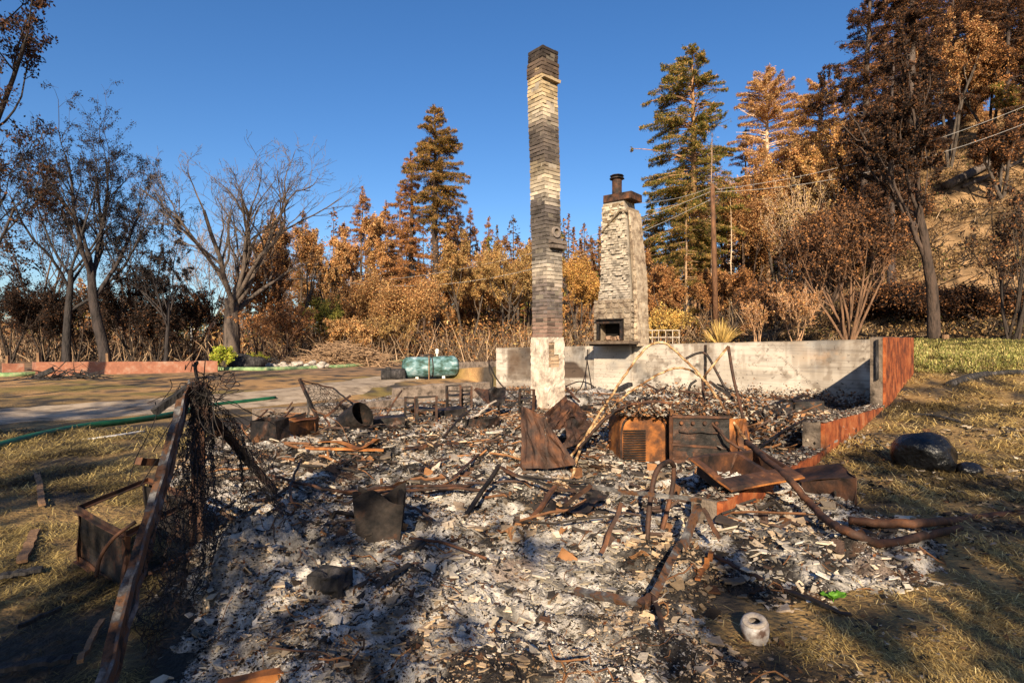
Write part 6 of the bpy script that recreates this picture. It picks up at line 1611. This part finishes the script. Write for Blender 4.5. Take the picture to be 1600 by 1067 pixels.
# dark step object on wall, left of hearth
# ---- stones, pot, sprout
for (px, py, w, h, sx, lab, sd) in ((1470, 742, 93, 64, 1, 'big shiny black boulder in the straw right of the red wall', 3), (1526, 744, 36, 20, 1, 'small black stone touching the right side of the big boulder', 9)):
    g_ = G(px, py); d = g_.y; W_ = w / FPX * d; H_ = h / FPX * d; m = MB(); rock(m, (g_.x, d + W_ * .4, g_.z + H_ * .36), W_ * .50, W_ * .46, H_ * .62, sd, n=30, rough=.35); one(m, 'black_boulder', M_black, lab, 'boulder', g_, smooth=True)
g_ = ga(1190, 1028); pot = thing('ceramic_pot', 'small scorched white ceramic pot with wide rim, tilted in the straw', 'pot', g_)
axp = Vector((-.16, -.20, 1)); pc = (g_.x, g_.y + .06, g_.z + .035)
m = MB(); lathe(m, pc, [(0, -.01), (.040, -.01), (.048, .01), (.060, .05), (.066, .09), (.064, .118), (.055, .134), (.048, .134), (.058, .11), (.058, .08), (.05, .04), (0, .02)], 40, axis=axp); m.build('body', M_pot, pot, smooth=True)
m = MB(); lathe(m, pc, [(.026, .130), (.029, .139), (.046, .143), (.056, .137), (.057, .130), (.046, .126), (.032, .122), (.026, .130)], 40, axis=axp); m.build('rim', M_plaster, pot, smooth=True)
M_sprout = mat('fresh_leaf', [(.3, (.07, .22, .015)), (.7, (.16, .34, .03))], scale=20, bump=.2, trans=.35, rough=.5)
g_ = ga(1302, 945); sprt = thing('green_sprout', 'bright green two-leaved sprout in the ash at the lower right', 'sprout', g_)
for (dx, yawl, L_) in ((-.01, 2.8, .085), (.012, .35, .095), (0, 4.4, .05), (.005, 1.5, .06)):
    m = MB(); b0 = Vector((g_.x + dx, g_.y, g_.z + .03)); dl = Vector((cos(yawl), sin(yawl) * .5, 1.0)).normalized(); sl = dl.cross(EZ).normalized()
    sheet(m, lambda s, t: b0 + dl * L_ * s + sl * (t - .5) * L_ * .8 * sin(pi * min(1, s * .93 + .06)) + Vector((0, 0, -.5 * L_ * s * s + abs(t - .5) * .02 + .004 * sin(14 * s))), 10, 6, .001); m.build('leaf', M_sprout, sprt, smooth=True)
m = MB(); tube(m, [g_ - Vector((0, 0, .03)), g_ + Vector((0, 0, .035))], .003, 5); m.build('stem', M_sprout, sprt)

# ---- left side: hoses, strip, boards
HP = [(-60, 712), (0, 697), (60, 681), (130, 667), (200, 658), (260, 649), (330, 634), (380, 628), (430, 622)]
P_ = [G(a, b, .05) for a, b in HP]; P_ = [Vector((p.x, p.y, h1(p.x, p.y) + .055)) for p in P_]
pipe('green_hose', 'thick dark green hose lying along the near edge of the road', 'hose', P_, .062, M_hose, 10)
HP = [(-30, 589), (30, 588), (120, 583), (200, 579), (300, 578), (400, 579), (470, 577), (540, 574), (600, 569), (650, 563)]
P_ = [G(a, b, .0) for a, b in HP]; P_ = [Vector((p.x, p.y, h1(p.x, p.y) + .07)) for p in P_]
pipe('green_sleeve', 'pale green netted straw sleeve winding along the far side of the road', 'straw sleeve', P_, .13, M_net, 8)
a = G(126, 690); b = G(180, 685); c = G(224, 676); m = MB(); sweep(m, curve([a + EZ * .03, b + EZ * .05, c + EZ * .03], 5), [(-.03, -.008), (.03, -.008), (.03, .008), (-.03, .008)]); one(m, 'white_strip', M_pale, 'long white plastic strip lying in the straw by the green hose', 'strip', a)
for (a, b, w, M_, lab) in (((66, 792), (58, 742), .05, M_wood, 'narrow weathered board in the straw at the left'), ((34, 882), (56, 832), .06, M_wood, 'second weathered board lying lower in the straw at the left'), ((0, 905), (66, 893), .07, M_char, 'black charred board at the left edge'), ((0, 1050), (112, 1035), .05, M_char, 'black stick near the lower left corner'), ((26, 985), (96, 955), .02, M_char, 'thin charred stick left of the leaning beam'),
                           ((125, 1040), (160, 975), .025, M_wood, 'grey stick lying against the foot of the leaning beam'), ((235, 900), (300, 868), .03, M_rust, 'rusty bar under the netting')):
    p0, p1 = G(*a, .02), G(*b, .03); rod('weathered_board' if M_ is M_wood else 'charred_stick', lab, 'board' if M_ is M_wood else 'stick', p0 + EZ * .02, p1 + EZ * .02, w, .02, M_)
for (a, b, w, lab) in (((1484, 604), (1545, 588), .18, 'dark charred log lying on the straw right of the red wall'), ((1545, 588), (1625, 586), .12, 'second charred log continuing to the right edge'), ((1425, 652), (1500, 664), .05, 'thin charred stick on the straw in front of the charred log')):
    p0, p1 = G(*a), G(*b); m = MB(); tube(m, curve([p0 + EZ * .05, p0.lerp(p1, .5) + EZ * .09, p1 + EZ * .05], 4), w / 2, 7); one(m, 'charred_log', M_char, lab, 'log', p0)
# ---- propane tank and black drum
TD = 24.6; tkp = Q(672, 590, TD); tk = thing('propane_tank', 'scorched blue-green propane tank beside the road', 'tank', tkp)
ta = Q(637, 574.5, TD - .3); tb = Q(708, 572, TD + .35); ax_ = (tb - ta).normalized(); R_ = .455; Lc = (tb - ta).length
prof = [(R_ * sin(t), -R_ * .55 * cos(t)) for t in np.linspace(0.01, pi / 2, 9)]; prof += [(R_, Lc * k / 6) for k in range(1, 6)]; prof += [(R_ * cos(t), Lc + R_ * .55 * sin(t)) for t in np.linspace(0, pi / 2 - .01, 9)]
m = MB(); lathe(m, ta, prof, 40, axis=ax_); m.build('vessel', M_tank, tk, smooth=True)
m = MB(); mid = ta.lerp(tb, .52); lathe(m, mid - ax_ * .05, [(R_ + .004, 0), (R_ + .014, .004), (R_ + .014, .05), (R_ + .004, .054)], 40, axis=ax_); m.build('strap', M_darkm, tk)
m = MB(); dm = ta.lerp(tb, .47) + EZ * (R_ - .02); lathe(m, dm, [(0.0, .13), (.14, .12), (.2, .08), (.21, 0), (0, 0)], 20); box(m, dm + Vector((-.2, 0, .05)), .3, .3, .12, jit=.01); m.build('dome_cover', M_darkm, tk)
m = MB(); vp = ta.lerp(tb, .64) + EZ * (R_ - .01); lathe(m, vp, [(.03, 0), (.03, .12), (.07, .12), (.07, .20), (0, .22)], 10); rock(m, vp + EZ * .25, .09, .09, .09, 2, n=6); m.build('valve', M_pale, tk)
for f in (.22, .8):
    m = MB(); p = ta.lerp(tb, f); box(m, (p.x, p.y, p.z - R_ - .02), .12, .5, .16, jit=.004); m.build('foot', M_pale, tk)
m = MB(); pp = ta.lerp(tb, .5) - Vector((0, R_ + .06, 0)); bar(m, Vector((pp.x, pp.y, pp.z - R_ - .1)), Vector((pp.x, pp.y, pp.z + R_ + .05)), .04, .04); one(m, 'thin_post', M_wood, 'thin wooden stake in front of the propane tank', 'stake', pp)
m = MB(); dp_ = Q(612, 586, 23.6); lathe(m, dp_ - Vector((.45, 0, 0)), [(0.0, 0), (.22, .01), (.25, .04), (.25, .4), (.235, .42), (.25, .44), (.25, .95), (.22, .99), (0, 1)], 24, axis=(1, .25, .02)); rock(m, dp_ + Vector((-.15, 0, .26)), .12, .12, .1, 4, n=7)
one(m, 'black_drum', M_char, 'burnt black drum lying left of the propane tank', 'drum', dp_)
# ---- rocks and branch piles
M_stone = mat('grey_stone', [(.3, (.14, .12, .10)), (.5, (.30, .26, .22)), (.7, (.48, .44, .39))], scale=2.5, bump=.6)
rs = random.Random(3)
proto = None
desc = ['pale', 'whitish', 'tan', 'grey', 'cream', 'dusty', 'light grey', 'bright']
for i in range(26):
    px = rs.uniform(412, 518); py = 574 - rs.random() * 12 * (1 - abs(px - 465) / 62); s = rs.uniform(.22, .50); dpt = 35 + rs.uniform(-1, 1)
    gp = Q(px, py, dpt); gp.z = min(gp.z, h1(gp.x, gp.y) + .8)
    if proto is None or i in (7, 14):
        m = MB(); rock(m, (0, 0, 0), .5, .4, .34, 40 + i, n=9, rough=.3); proto = m.build('rubble_rock', M_stone, origin=(0, 0, 0)); ro = proto
    else: ro = proto.copy(); C.objects.link(ro)
    ro.location = gp; ro.scale = (s * 1.5, s * 1.4, s * 1.3); ro.rotation_euler = (rs.uniform(-.5, .5), rs.uniform(-.5, .5), rs.uniform(0, 6))
    ro['label'] = 'pale broken rock in the rubble heap across the road'; ro['category'] = 'rock'; ro['group'] = 'rocks in the rubble heap'
for i, (px, py) in enumerate([(716, 548), (704, 552), (776 - 40, 546), (745, 556), (700, 545), (690, 549)]):
    ro = proto.copy(); C.objects.link(ro); gq = G(px, py); ro.location = (gq.x, gq.y, gq.z + .12); ro.scale = (.8, .8, .7); ro.rotation_euler = (0, .3 * i, i); ro['label'] = 'pale rock by the road behind the propane tank'; ro['category'] = 'rock'; ro['group'] = 'rocks behind the tank'
def brush(px0, px1, py, dpt, n, L_, label, M, hgt, seed, name='brush_pile', rr=.02):
    q = np.random.default_rng(seed); P0_ = []
    for i in range(n):
        px = q.uniform(px0, px1); k = 1 - abs((px - (px0 + px1) / 2) / ((px1 - px0) / 2)) ** 2
        p = np.array(Q(px, py, dpt + q.normal(0, .5))); p[2] = h1(p[0], p[1]) + q.random() * hgt * k
        a = q.uniform(0, 6.28); d = nrm(np.array([cos(a), sin(a) * .6, q.normal(0.1, .25)])) * L_ * q.uniform(.4, 1.2)
        P0_.append([p - d * .5, p - d * .1 + q.normal(0, .05 * L_, 3), p + d * .2 + q.normal(0, .05 * L_, 3), p + d * .55])
    m = MB(); P0_ = np.array(P0_); tubes(m, P0_, np.tile([rr, rr * .9, rr * .7, rr * .3], (n, 1)) * q.uniform(.6, 1.6, (n, 1)), 4, (1, 1, 1)); return one(m, name, M, label, 'brush pile', P0_[0, 0])
brush(42, 150, 590, 24.5, 46, 1.9, 'pile of burnt branches in front of the salmon foundation', M_char, .35, 4)
bar_ = rod('burnt_board', 'black burnt board sticking out of the burnt branch pile', 'board', Q(52, 592, 24.4), Q(83, 577, 24.3), .12, .2, M_char)
M_twig = mat('dry_twigs', [(.3, (.14, .085, .05)), (.6, (.34, .22, .13))], scale=3, bump=0)
brush(470, 600, 562, 37.5, 420, 2.6, 'long pile of dry tan brush behind the rubble heap', M_twig, 1.5, 5, rr=.025)
brush(395, 425, 562, 36, 60, 1.6, 'small dark brush heap right of the big bare tree', M_char, .7, 6, rr=.03)
m = MB(); rock(m, Q(382, 566, 33), 1.3, .8, .55, 8, n=12, rough=.5); one(m, 'burnt_stump', M_char, 'black burnt root lump at the foot of the big bare tree', 'stump', Q(382, 574, 33))
broadleaf(350, 31.5, 543, 15, 'bright yellow-green bush at the foot of the big bare tree', [(.40, .42, .05), (.28, .34, .04), (.5, .46, .08)], [2, 2, 1], 301, stems=8, leaf=.07, nleaf=3200, tr=.02, name='green_bush', cat='bush', levels=2, tcol=(.15, .12, .05), sparse=0)
broadleaf(400, 33.5, 552, 13, 'small yellow-green bush right of the burnt root lump', [(.35, .36, .05), (.22, .26, .03), (.3, .2, .05)], [2, 2, 1], 302, stems=7, leaf=.06, nleaf=1600, tr=.02, name='green_bush', cat='bush', levels=2, tcol=(.15, .12, .05), sparse=0)
# straw tuft
tf = MB(); q = np.random.default_rng(4); b0 = place(1126, 25.5); n = 420; a = q.uniform(0, 6.28, n); L_ = q.uniform(.5, 1.45, n); sp_ = q.uniform(.1, .75, n)
P_ = np.empty((n, 4, 3)); s4 = np.linspace(0, 1, 4)
for k in range(4): P_[:, k] = b0 + np.stack([np.cos(a) * L_ * sp_ * s4[k], np.sin(a) * L_ * sp_ * s4[k], L_ * (s4[k] * 1.25 - .75 * sp_ * s4[k] ** 2)], 1)
tubes(tf, P_, np.tile([.018, .014, .01, .004], (n, 1)), 3, pick([(.60, .42, .14), (.45, .28, .08), (.25, .15, .05)], [3, 2, 1], n, q)); one(tf, 'straw_tuft', M_straw, 'golden drooping tuft of strap leaves behind the wall', 'tuft', b0)
m = MB(); g_ = place(1477, 27); lathe(m, g_, [(.16, -.1), (.15, .3), (.14, .36), (0, .37)], 10); one(m, 'cut_stump', M_wood, 'short pale cut stump beside the leaning dark trunk', 'stump', g_)
# fence rails
fn = thing('white_fence', 'short white rail fence right of the stone chimney', 'fence', Q(1030, 528, 26))
for py in (516, 527):
    m = MB(); bar(m, Q(1008, py, 26), Q(1062, py + 0, 27.5), .03, .04, n=3, wob=.004); m.build('rail', M_plaster, fn)
for px in (1010, 1019, 1029, 1040, 1051, 1061):
    m = MB(); k = 26 + (px - 1008) / 54 * 1.5; bar(m, Q(px, 516, k), Q(px, 540, k), .025, .025); m.build('post', M_plaster, fn)
# utility poles and wires
up_ = thing('utility_pole', 'brown wooden utility pole right of the green redwood', 'utility pole', place(1119, 45))
m = MB(); tube(m, [Vector(place(1119, 45)), Q(1116, 400, 45), Q(1113, 288, 45)], [.22, .2, .16], 10, (.13, .065, .035)); m.build('pole', M_bark, up_, smooth=True)
m = MB(); bar(m, Q(1107, 286, 44.8), Q(1124, 297, 45.6), .12, .14); m.build('crossarm', M_wood, up_)
up2 = thing('utility_pole', 'distant utility pole with crossarm left of the paired tall conifers', 'utility pole', place(549, 56))
m = MB(); tube(m, [Vector(place(549, 56)), Q(549, 432, 56)], [.2, .14], 8); m.build('pole', M_wood, up2)
m = MB(); bar(m, Q(538, 440, 56), Q(560, 441, 56), .12, .12); m.build('crossarm', M_wood, up2)
up3 = thing('utility_pole', 'short distant pole with angled arm left of the big bare tree', 'utility pole', place(299, 58))
m = MB(); tube(m, [Vector(place(299, 58)), Q(299, 500, 58)], [.18, .14], 8); m.build('pole', M_pale, up3)
m = MB(); bar(m, Q(299, 516, 58), Q(310, 511, 58), .1, .1); m.build('arm', M_pale, up3)
def wire(a, b, sagm, lab, rad=.015):
    a, b = Vector(a), Vector(b); pts = [a.lerp(b, t) - EZ * sagm * 4 * t * (1 - t) for t in np.linspace(0, 1, 14)]
    m = MB(); tube(m, pts, rad, 5); one(m, 'power_line', M_wire, lab, 'power line', a)
wire(Q(1113, 292, 45), Q(985, 318, 36), .3, 'upper power line from the utility pole past the stone chimney cap'); wire(Q(1120, 296, 45.2), Q(1640, 150, 40), 1.0, 'upper power line from the utility pole up to the right edge')
wire(Q(1118, 300, 45.2), Q(1640, 178, 40), 1.2, 'lower power line from the utility pole up to the right edge'); wire(Q(1110, 300, 44.8), Q(560, 440, 56), 1.4, 'long power line from the utility pole to the distant crossarm')
wire(Q(1110, 312, 44.8), Q(538, 441, 56), 2.6, 'lower long power line from the utility pole to the distant crossarm')
# fallen logs on the hill
for (a, b, w, lab, M_) in (((1478, 298, 0), (1572, 246, 0), .75, 'thick fallen log on the slope at upper right', M_bark), ((1505, 296, 0), (1596, 254, 0), .35, 'thinner fallen log lying below the thick one', M_bark)):
    p0, p1 = G(a[0], a[1]), G(b[0], b[1]); p0.z = h1(p0.x, p0.y) + w * .45; p1.z = h1(p1.x, p1.y) + w * .4
    m = MB(); tube(m, [p0, p0.lerp(p1, .3), p0.lerp(p1, .7), p1], [w * .55, w * .5, w * .42, w * .36], 12, (.10, .08, .07)); one(m, 'fallen_log', M_, lab, 'log', p0, smooth=True)

# ---- straw over the near ground
def straw(N, y0, y1, xr, seed, name, label, cond, L0=.04, L1=.14, palette=None, wts=None, rad=.0015, up=.13, z=.0, M=M_straw, cat='straw'):
    q = np.random.default_rng(seed); y = y0 * (y1 / y0) ** q.random(N); x = y * q.uniform(xr[0], xr[1], N)
    ok = cond(x, y); x = x[ok]; y = y[ok]; n = len(x)
    e = inpoly(x, y); k = (fbm(x * 1.6, y * 1.6 + 40, 4) * .6 + fbm(x * .35 + 5, y * .35, 4) * .4)
    base = H(x, y) + z; sc_ = np.clip(y / 3.5, .8, 3.0)
    L_ = q.uniform(L0, L1, n) * sc_; a = fbm(x * 1.1, y * 1.1, 2) * 14 + q.normal(0, 1.3, n); el = np.abs(q.normal(0, up, n))
    P = np.empty((n, 3, 3)); hz = q.uniform(0, .03, n) * sc_
    d = np.stack([np.cos(a) * np.cos(el), np.sin(a) * np.cos(el), np.sin(el)], 1)
    P[:, 0] = np.stack([x, y, base + hz * .3], 1); P[:, 1] = P[:, 0] + d * (L_ * .5)[:, None] + np.stack([0 * x, 0 * x, L_ * .12], 1); P[:, 2] = P[:, 0] + d * L_[:, None] * np.array([1, 1, .6]) + q.normal(0, .1, (n, 3)) * L_[:, None]
    w = (rad * sc_ * q.uniform(.6, 1.5, n))
    pr = np.stack([-np.sin(a), np.cos(a), 0 * a], 1)
    V = np.stack([P[:, 0] - pr * w[:, None], P[:, 0] + pr * w[:, None], P[:, 1] - pr * w[:, None], P[:, 1] + pr * w[:, None], P[:, 2]], 1).reshape(-1, 3)
    b = np.arange(n) * 5; m = MB(); cl = pick(palette, wts, n, q); dk = ss(.50, .62, k)[:, None]; cl = cl * (1 - dk * .8)
    m.addarr(V, np.stack([b, b + 1, b + 3, b + 2], 1), np.repeat(cl, 5, 0)); m.FA.append(np.stack([b + 2, b + 3, b + 4, b + 4], 1)[:, :3])
    return m.build(name, M, kind='stuff', label=label, cat=cat)
SP = [(.56, .39, .13), (.40, .27, .09), (.22, .15, .06), (.66, .50, .22), (.08, .055, .03)]
def cR(x, y):
    u, w = uw(x, y); q = fbm(x * 2 + 3, y * 2, 3); return (inpoly(x, y) < (q - .42) * 1.6) & ((w > WR + .02) | (x < -.8)) & (x > -.2) & (np.random.default_rng(1).random(len(x)) < .10 + 1.6 * (1 - ss(.42, .56, q)))
straw(150000, 1.9, 15, (.02, 1.25), 41, 'dry_straw', 'dry straw matted over the ground right of the ash', cR, palette=SP, wts=[3, 3, 2, 1.5, 1.6])
def cL(x, y):
    q = fbm(x * 2 + 3, y * 2, 3); return (inpoly(x, y) < (q - .45) * .5) & (y < 9.5 + x * -.1) & (np.random.default_rng(2).random(len(x)) < .10 + 1.6 * (1 - ss(.42, .56, q)))
straw(120000, 1.9, 10, (-1.25, -.3), 42, 'dry_straw', 'dry straw matted over the ground left of the ash', cL, palette=[(.38, .28, .10), (.26, .19, .07), (.15, .11, .05), (.48, .36, .14), (.05, .04, .03)], wts=[3, 3, 2, 1.5, 2])
def cLawn(x, y): u, w = uw(x, y); return ((w > WR + .1) | (u > UB + .4)) & (y > 14.3) & (y < 28) 
straw(60000, 14.3, 28, (.3, 1.2), 43, 'lawn_grass', 'short green grass on the lawn beyond the red wall', cLawn, .03, .07, [(.20, .20, .05), (.30, .27, .08), (.40, .31, .12)], [2, 2, 2], rad=.004, up=.7, cat='grass')
def cHill(x, y): return (.6 * x + .8 * y > 38) & (fbm(x * .5, y * .5, 3) < .56)
straw(50000, 27, 60, (.35, 1.1), 44, 'hill_grass', 'dry tan grass and litter on the hillside', cHill, .05, .14, [(.50, .33, .15), (.36, .22, .09), (.18, .11, .05), (.10, .06, .03)], [3, 2, 2, 1], rad=.006, up=.5, cat='grass')

# ---- litter, sticks and low scorched scrub on the hillside
q = np.random.default_rng(91); hl = MB(); N = 2600
y = q.uniform(28, 60, N); x = y * q.uniform(.3, 1.05, N); a = q.normal(.5, .7, N); L_ = q.uniform(.4, 2.4, N)
P_ = np.empty((N, 4, 3))
for k in range(4):
    xx = x + np.cos(a) * L_ * (k / 3 - .5); yy = y + np.sin(a) * L_ * (k / 3 - .5); P_[:, k] = np.stack([xx, yy, H(xx, yy) + q.uniform(.02, .22, N)], 1)
tubes(hl, P_, np.tile([.03, .028, .02, .01], (N, 1)) * q.uniform(.5, 1.4, (N, 1)), 3, pick([(.05, .035, .025), (.02, .016, .014), (.34, .24, .15), (.16, .10, .06)], [3, 3, 1.3, 2], N, q))
N = 60000; y = q.uniform(27, 62, N); x = y * q.uniform(.22, 1.08, N); kk = fbm(x * .32 + 4, y * .32, 4); ok = (kk > .50) & (.6 * x + .8 * y > 36.5); x, y, kk = x[ok], y[ok], kk[ok]
c = np.stack([x, y, H(x, y) + np.abs(q.normal(0, .22, len(x))) * (1 + 5 * (kk - .5))], 1)
leaves(hl, c, .11, pick([(.03, .022, .018), (.10, .06, .03), (.26, .15, .06), (.38, .25, .11), (.10, .11, .03)], [3, 3, 2, 1.5, .5], len(x), q), q, .4)
hl.build('hillside_litter', M_leaf, kind='stuff', label='scorched sticks, leaf litter and low scrub on the hillside', cat='litter')

# ---- thin wires, nails and bent strips tangled through the ash
q = np.random.default_rng(55); ws_ = MB(); N = 420
y = 2.1 * (14 / 2.1) ** q.random(N); x = y * q.uniform(-.7, .9, N); ok = inpoly(x, y) > .1; x, y = x[ok], y[ok]; N = len(x)
m_ = 9; P_ = np.empty((N, m_, 3)); d_ = nrm(np.stack([q.normal(size=N), q.normal(size=N) * .6, q.normal(0, .15, N)], 1)); p_ = np.stack([x, y, np.full(N, .03)], 1); L_ = q.uniform(.1, .75, N) * np.clip(y / 5, .6, 1.8)
tw = q.normal(0, .35, N)
for k in range(m_):
    P_[:, k] = p_; P_[:, k, 2] = ash_h(p_[:, 0], p_[:, 1]) + p_[:, 2]
    ct, st_ = np.cos(tw), np.sin(tw); d_ = nrm(np.stack([d_[:, 0] * ct - d_[:, 1] * st_, d_[:, 0] * st_ + d_[:, 1] * ct, d_[:, 2] * .8 + q.normal(0, .12, N)], 1)); p_ = p_ + d_ * (L_ / m_)[:, None]; p_[:, 2] = np.abs(p_[:, 2] - .004)
tubes(ws_, P_, np.repeat((q.uniform(.0015, .006, N) * np.clip(y / 4, .8, 2))[:, None], m_, 1), 4, np.array([cols[k] for k in q.integers(1, 6, N)]) * .8)
ws_.build('wire_scraps', M_flake, kind='stuff', label='thin burnt wires and bent strips tangled in the ash', cat='wire scraps')
# ---- small crumpled metal scraps
cs = MB()
for i in range(150):
    y = 3.6 * (13 / 3.6) ** q.random(); x = y * q.uniform(-.6, .8)
    if inpoly(np.array([x]), np.array([y]))[0] < .25: continue
    s_ = q.uniform(.03, .09) * min(2, max(.7, y / 5)); c0 = Vector((x, y, ah(x, y) + s_ * .2)); ea = Vector(q.normal(size=3)); ea.z *= .35; ea.normalize(); eb = ea.cross(Vector(q.normal(size=3))).normalized(); en_ = ea.cross(eb)
    fq = q.uniform(2, 6); am = q.uniform(.15, .5); cc = cols[q.integers(2, 6)]
    sheet(cs, lambda s, t: c0 + ea * s_ * (s - .5) * 2 + eb * s_ * (t - .5) * 1.3 + en_ * s_ * am * sin(fq * s + 2 * t), 6, 4, .003, cc)
cs.build('metal_scraps', M_flake, kind='stuff', label='small crumpled rusty metal scraps scattered in the ash', cat='metal scraps')

# ---- ash and chips lying on top of the low walls
q = np.random.default_rng(66); kb_ = MB(); N = 5200; u = q.uniform(UN + .05, UE, N); w = WR - q.uniform(.01, .24, N); x, y = xy(u, w)
tz = np.where(u < US_, np.interp(u, [UN, US_], [zn0, zn1]), np.interp(u, [US_, UE], [zl_S, zl_E]))
c = np.stack([x, y, tz + .006 + np.abs(q.normal(0, .014, N))], 1)
leaves(kb_, c, .024, pick([(.05, .04, .035), (.30, .27, .23), (.15, .12, .10), (.44, .38, .30), (.12, .05, .025)], [4, 2, 3, 1, 1.5], N, q), q, .6, .75)
kb_.build('wall_top_ash', M_flake, kind='stuff', label='ash and chips lying along the tops of the low red walls', cat='ash')

# ---- more wreckage between the brick chimney and the wall
for i, (px, py, w, h, d, yaw, lab) in enumerate([
    (708, 655, .5, .16, 10.2, .4, 'low dark metal tray in the ash left of the triangular sheet'),
    (745, 668, .45, .14, 9.4, -.5, 'crushed dark pan-like box in front of the triangular sheet'),
    (608, 668, .5, .18, 9.3, .2, 'low dark box left of the nearest burnt chairs'),
    (940, 655, .5, .22, 10.4, .5, 'dark broken box behind the folded sheet metal'),
    (1265, 652, .5, .25, 11.0, -.3, 'dark box against the wall foot right of the crumpled sheets'),
    (1215, 655, .6, .2, 10.2, .2, 'flattened dark box below the leaning bars at the wall foot')]):
    c = Q(px, py, d); ex_ = Vector((cos(yaw), sin(yaw), 0)); ey_ = Vector((-sin(yaw), cos(yaw), 0)); z0 = ah(c.x, c.y); c.z = z0 - .02
    shell('crushed_box', lab, (c - ex_ * w / 2, c + ex_ * w / 2 + EZ * .03, c - ex_ * w / 2 + ey_ * w * .8), h, M_darkm, seed=60 + i, lid=i % 2 == 0)
for i, (a, b, w, lab) in enumerate([((690, 690, 8.0), (735, 640, 9.5), .03, 'thin rod leaning on the low dark metal tray'), ((1060, 610, 9.0), (1150, 632, 8.6), .035, 'thin dark rod lying across the top of the scrap heap'), ((1120, 600, 9.4), (1195, 640, 9.0), .03, 'thin rod sloping down right of the inverted V rods'),
                           ((1010, 600, 9.6), (1050, 640, 9.2), .03, 'thin rod standing in the scrap heap behind the louvred appliance'), ((980, 640, 8.6), (1040, 606, 9.2), .03, 'thin rod crossing behind the louvred appliance'), ((600, 655, 10), (628, 610, 10.4), .03, 'thin dark stake left of the burnt chairs'), ((540, 690, 8.2), (640, 668, 9.0), .035, 'long thin bar lying before the crushed drum'),
                           ((860, 700, 7.0), (935, 680, 7.2), .03, 'short rod in the ash right of the folded sheet metal'), ((1185, 700, 6.6), (1260, 655, 8.0), .035, 'rod lying over the crumpled sheets'), ((640, 860, 4.0), (760, 905, 3.6), .02, 'rusty rod half buried in the pale foreground ash')]):
    p0, p1 = Q(*a), Q(*b); p0.z = max(p0.z, ah(p0.x, p0.y) + .02); p1.z = max(p1.z, ah(p1.x, p1.y) + .02)
    pm = p0.lerp(p1, .5) + Vector((0, 0, .03)); m = MB(); tube(m, curve([p0, p0.lerp(p1, .3) + Vector((.01, 0, .02)), pm, p1], 4), w / 2, 6); one(m, 'bent_rod', M_rust if i % 2 else M_darkm, lab, 'rod', p0, smooth=True)

# knobs, hinges and a dented door on the cooker; handle on the small appliance
for k in range(4):
    m = MB(); lathe(m, P1 + ex2 * (.10 + k * .13) + EZ * (hq - .07) - ey2 * .02, [(0, .03), (.018, .03), (.022, .022), (.022, 0), (0, 0)], 12, axis=-ey2); m.build('knob', M_rust, cab)
m = MB(); bar(m, P1 + ex2 * .08 + EZ * .56 - ey2 * .05, P1 + ex2 * .50 + EZ * .545 - ey2 * .045, .016, .016, n=5, wob=.004); bar(m, P1 + ex2 * .08 + EZ * .56 - ey2 * .05, P1 + ex2 * .08 + EZ * .56, .014, .014); bar(m, P1 + ex2 * .50 + EZ * .545 - ey2 * .045, P1 + ex2 * .50 + EZ * .545, .014, .014); m.build('handle', M_darkm, cab)

# ---- dark conifers crowding the upper right
for i, (px, d, top, half, lab) in enumerate([(1485, 58, -40, 54, 'dark conifer standing before the orange and brown tree'), (1575, 52, -90, 56, 'dark conifer in front of the rusty brown tree near the right edge'), (1395, 38, 60, 46, 'thin dark conifer in the middle of the dark mass'), (1625, 46, 20, 50, 'dark conifer cut by the right edge above the leggy bush')]):
    conifer(px, d, top, half, lab, DRK + BRN[:2], [3, 3, 2, 2, 1.5, 2], 700 + i, dens=.9, z0=.15, tr=.25, tcol=(.06, .045, .04), shape=.4, leaf=.17, clump=.34, bare=.1)
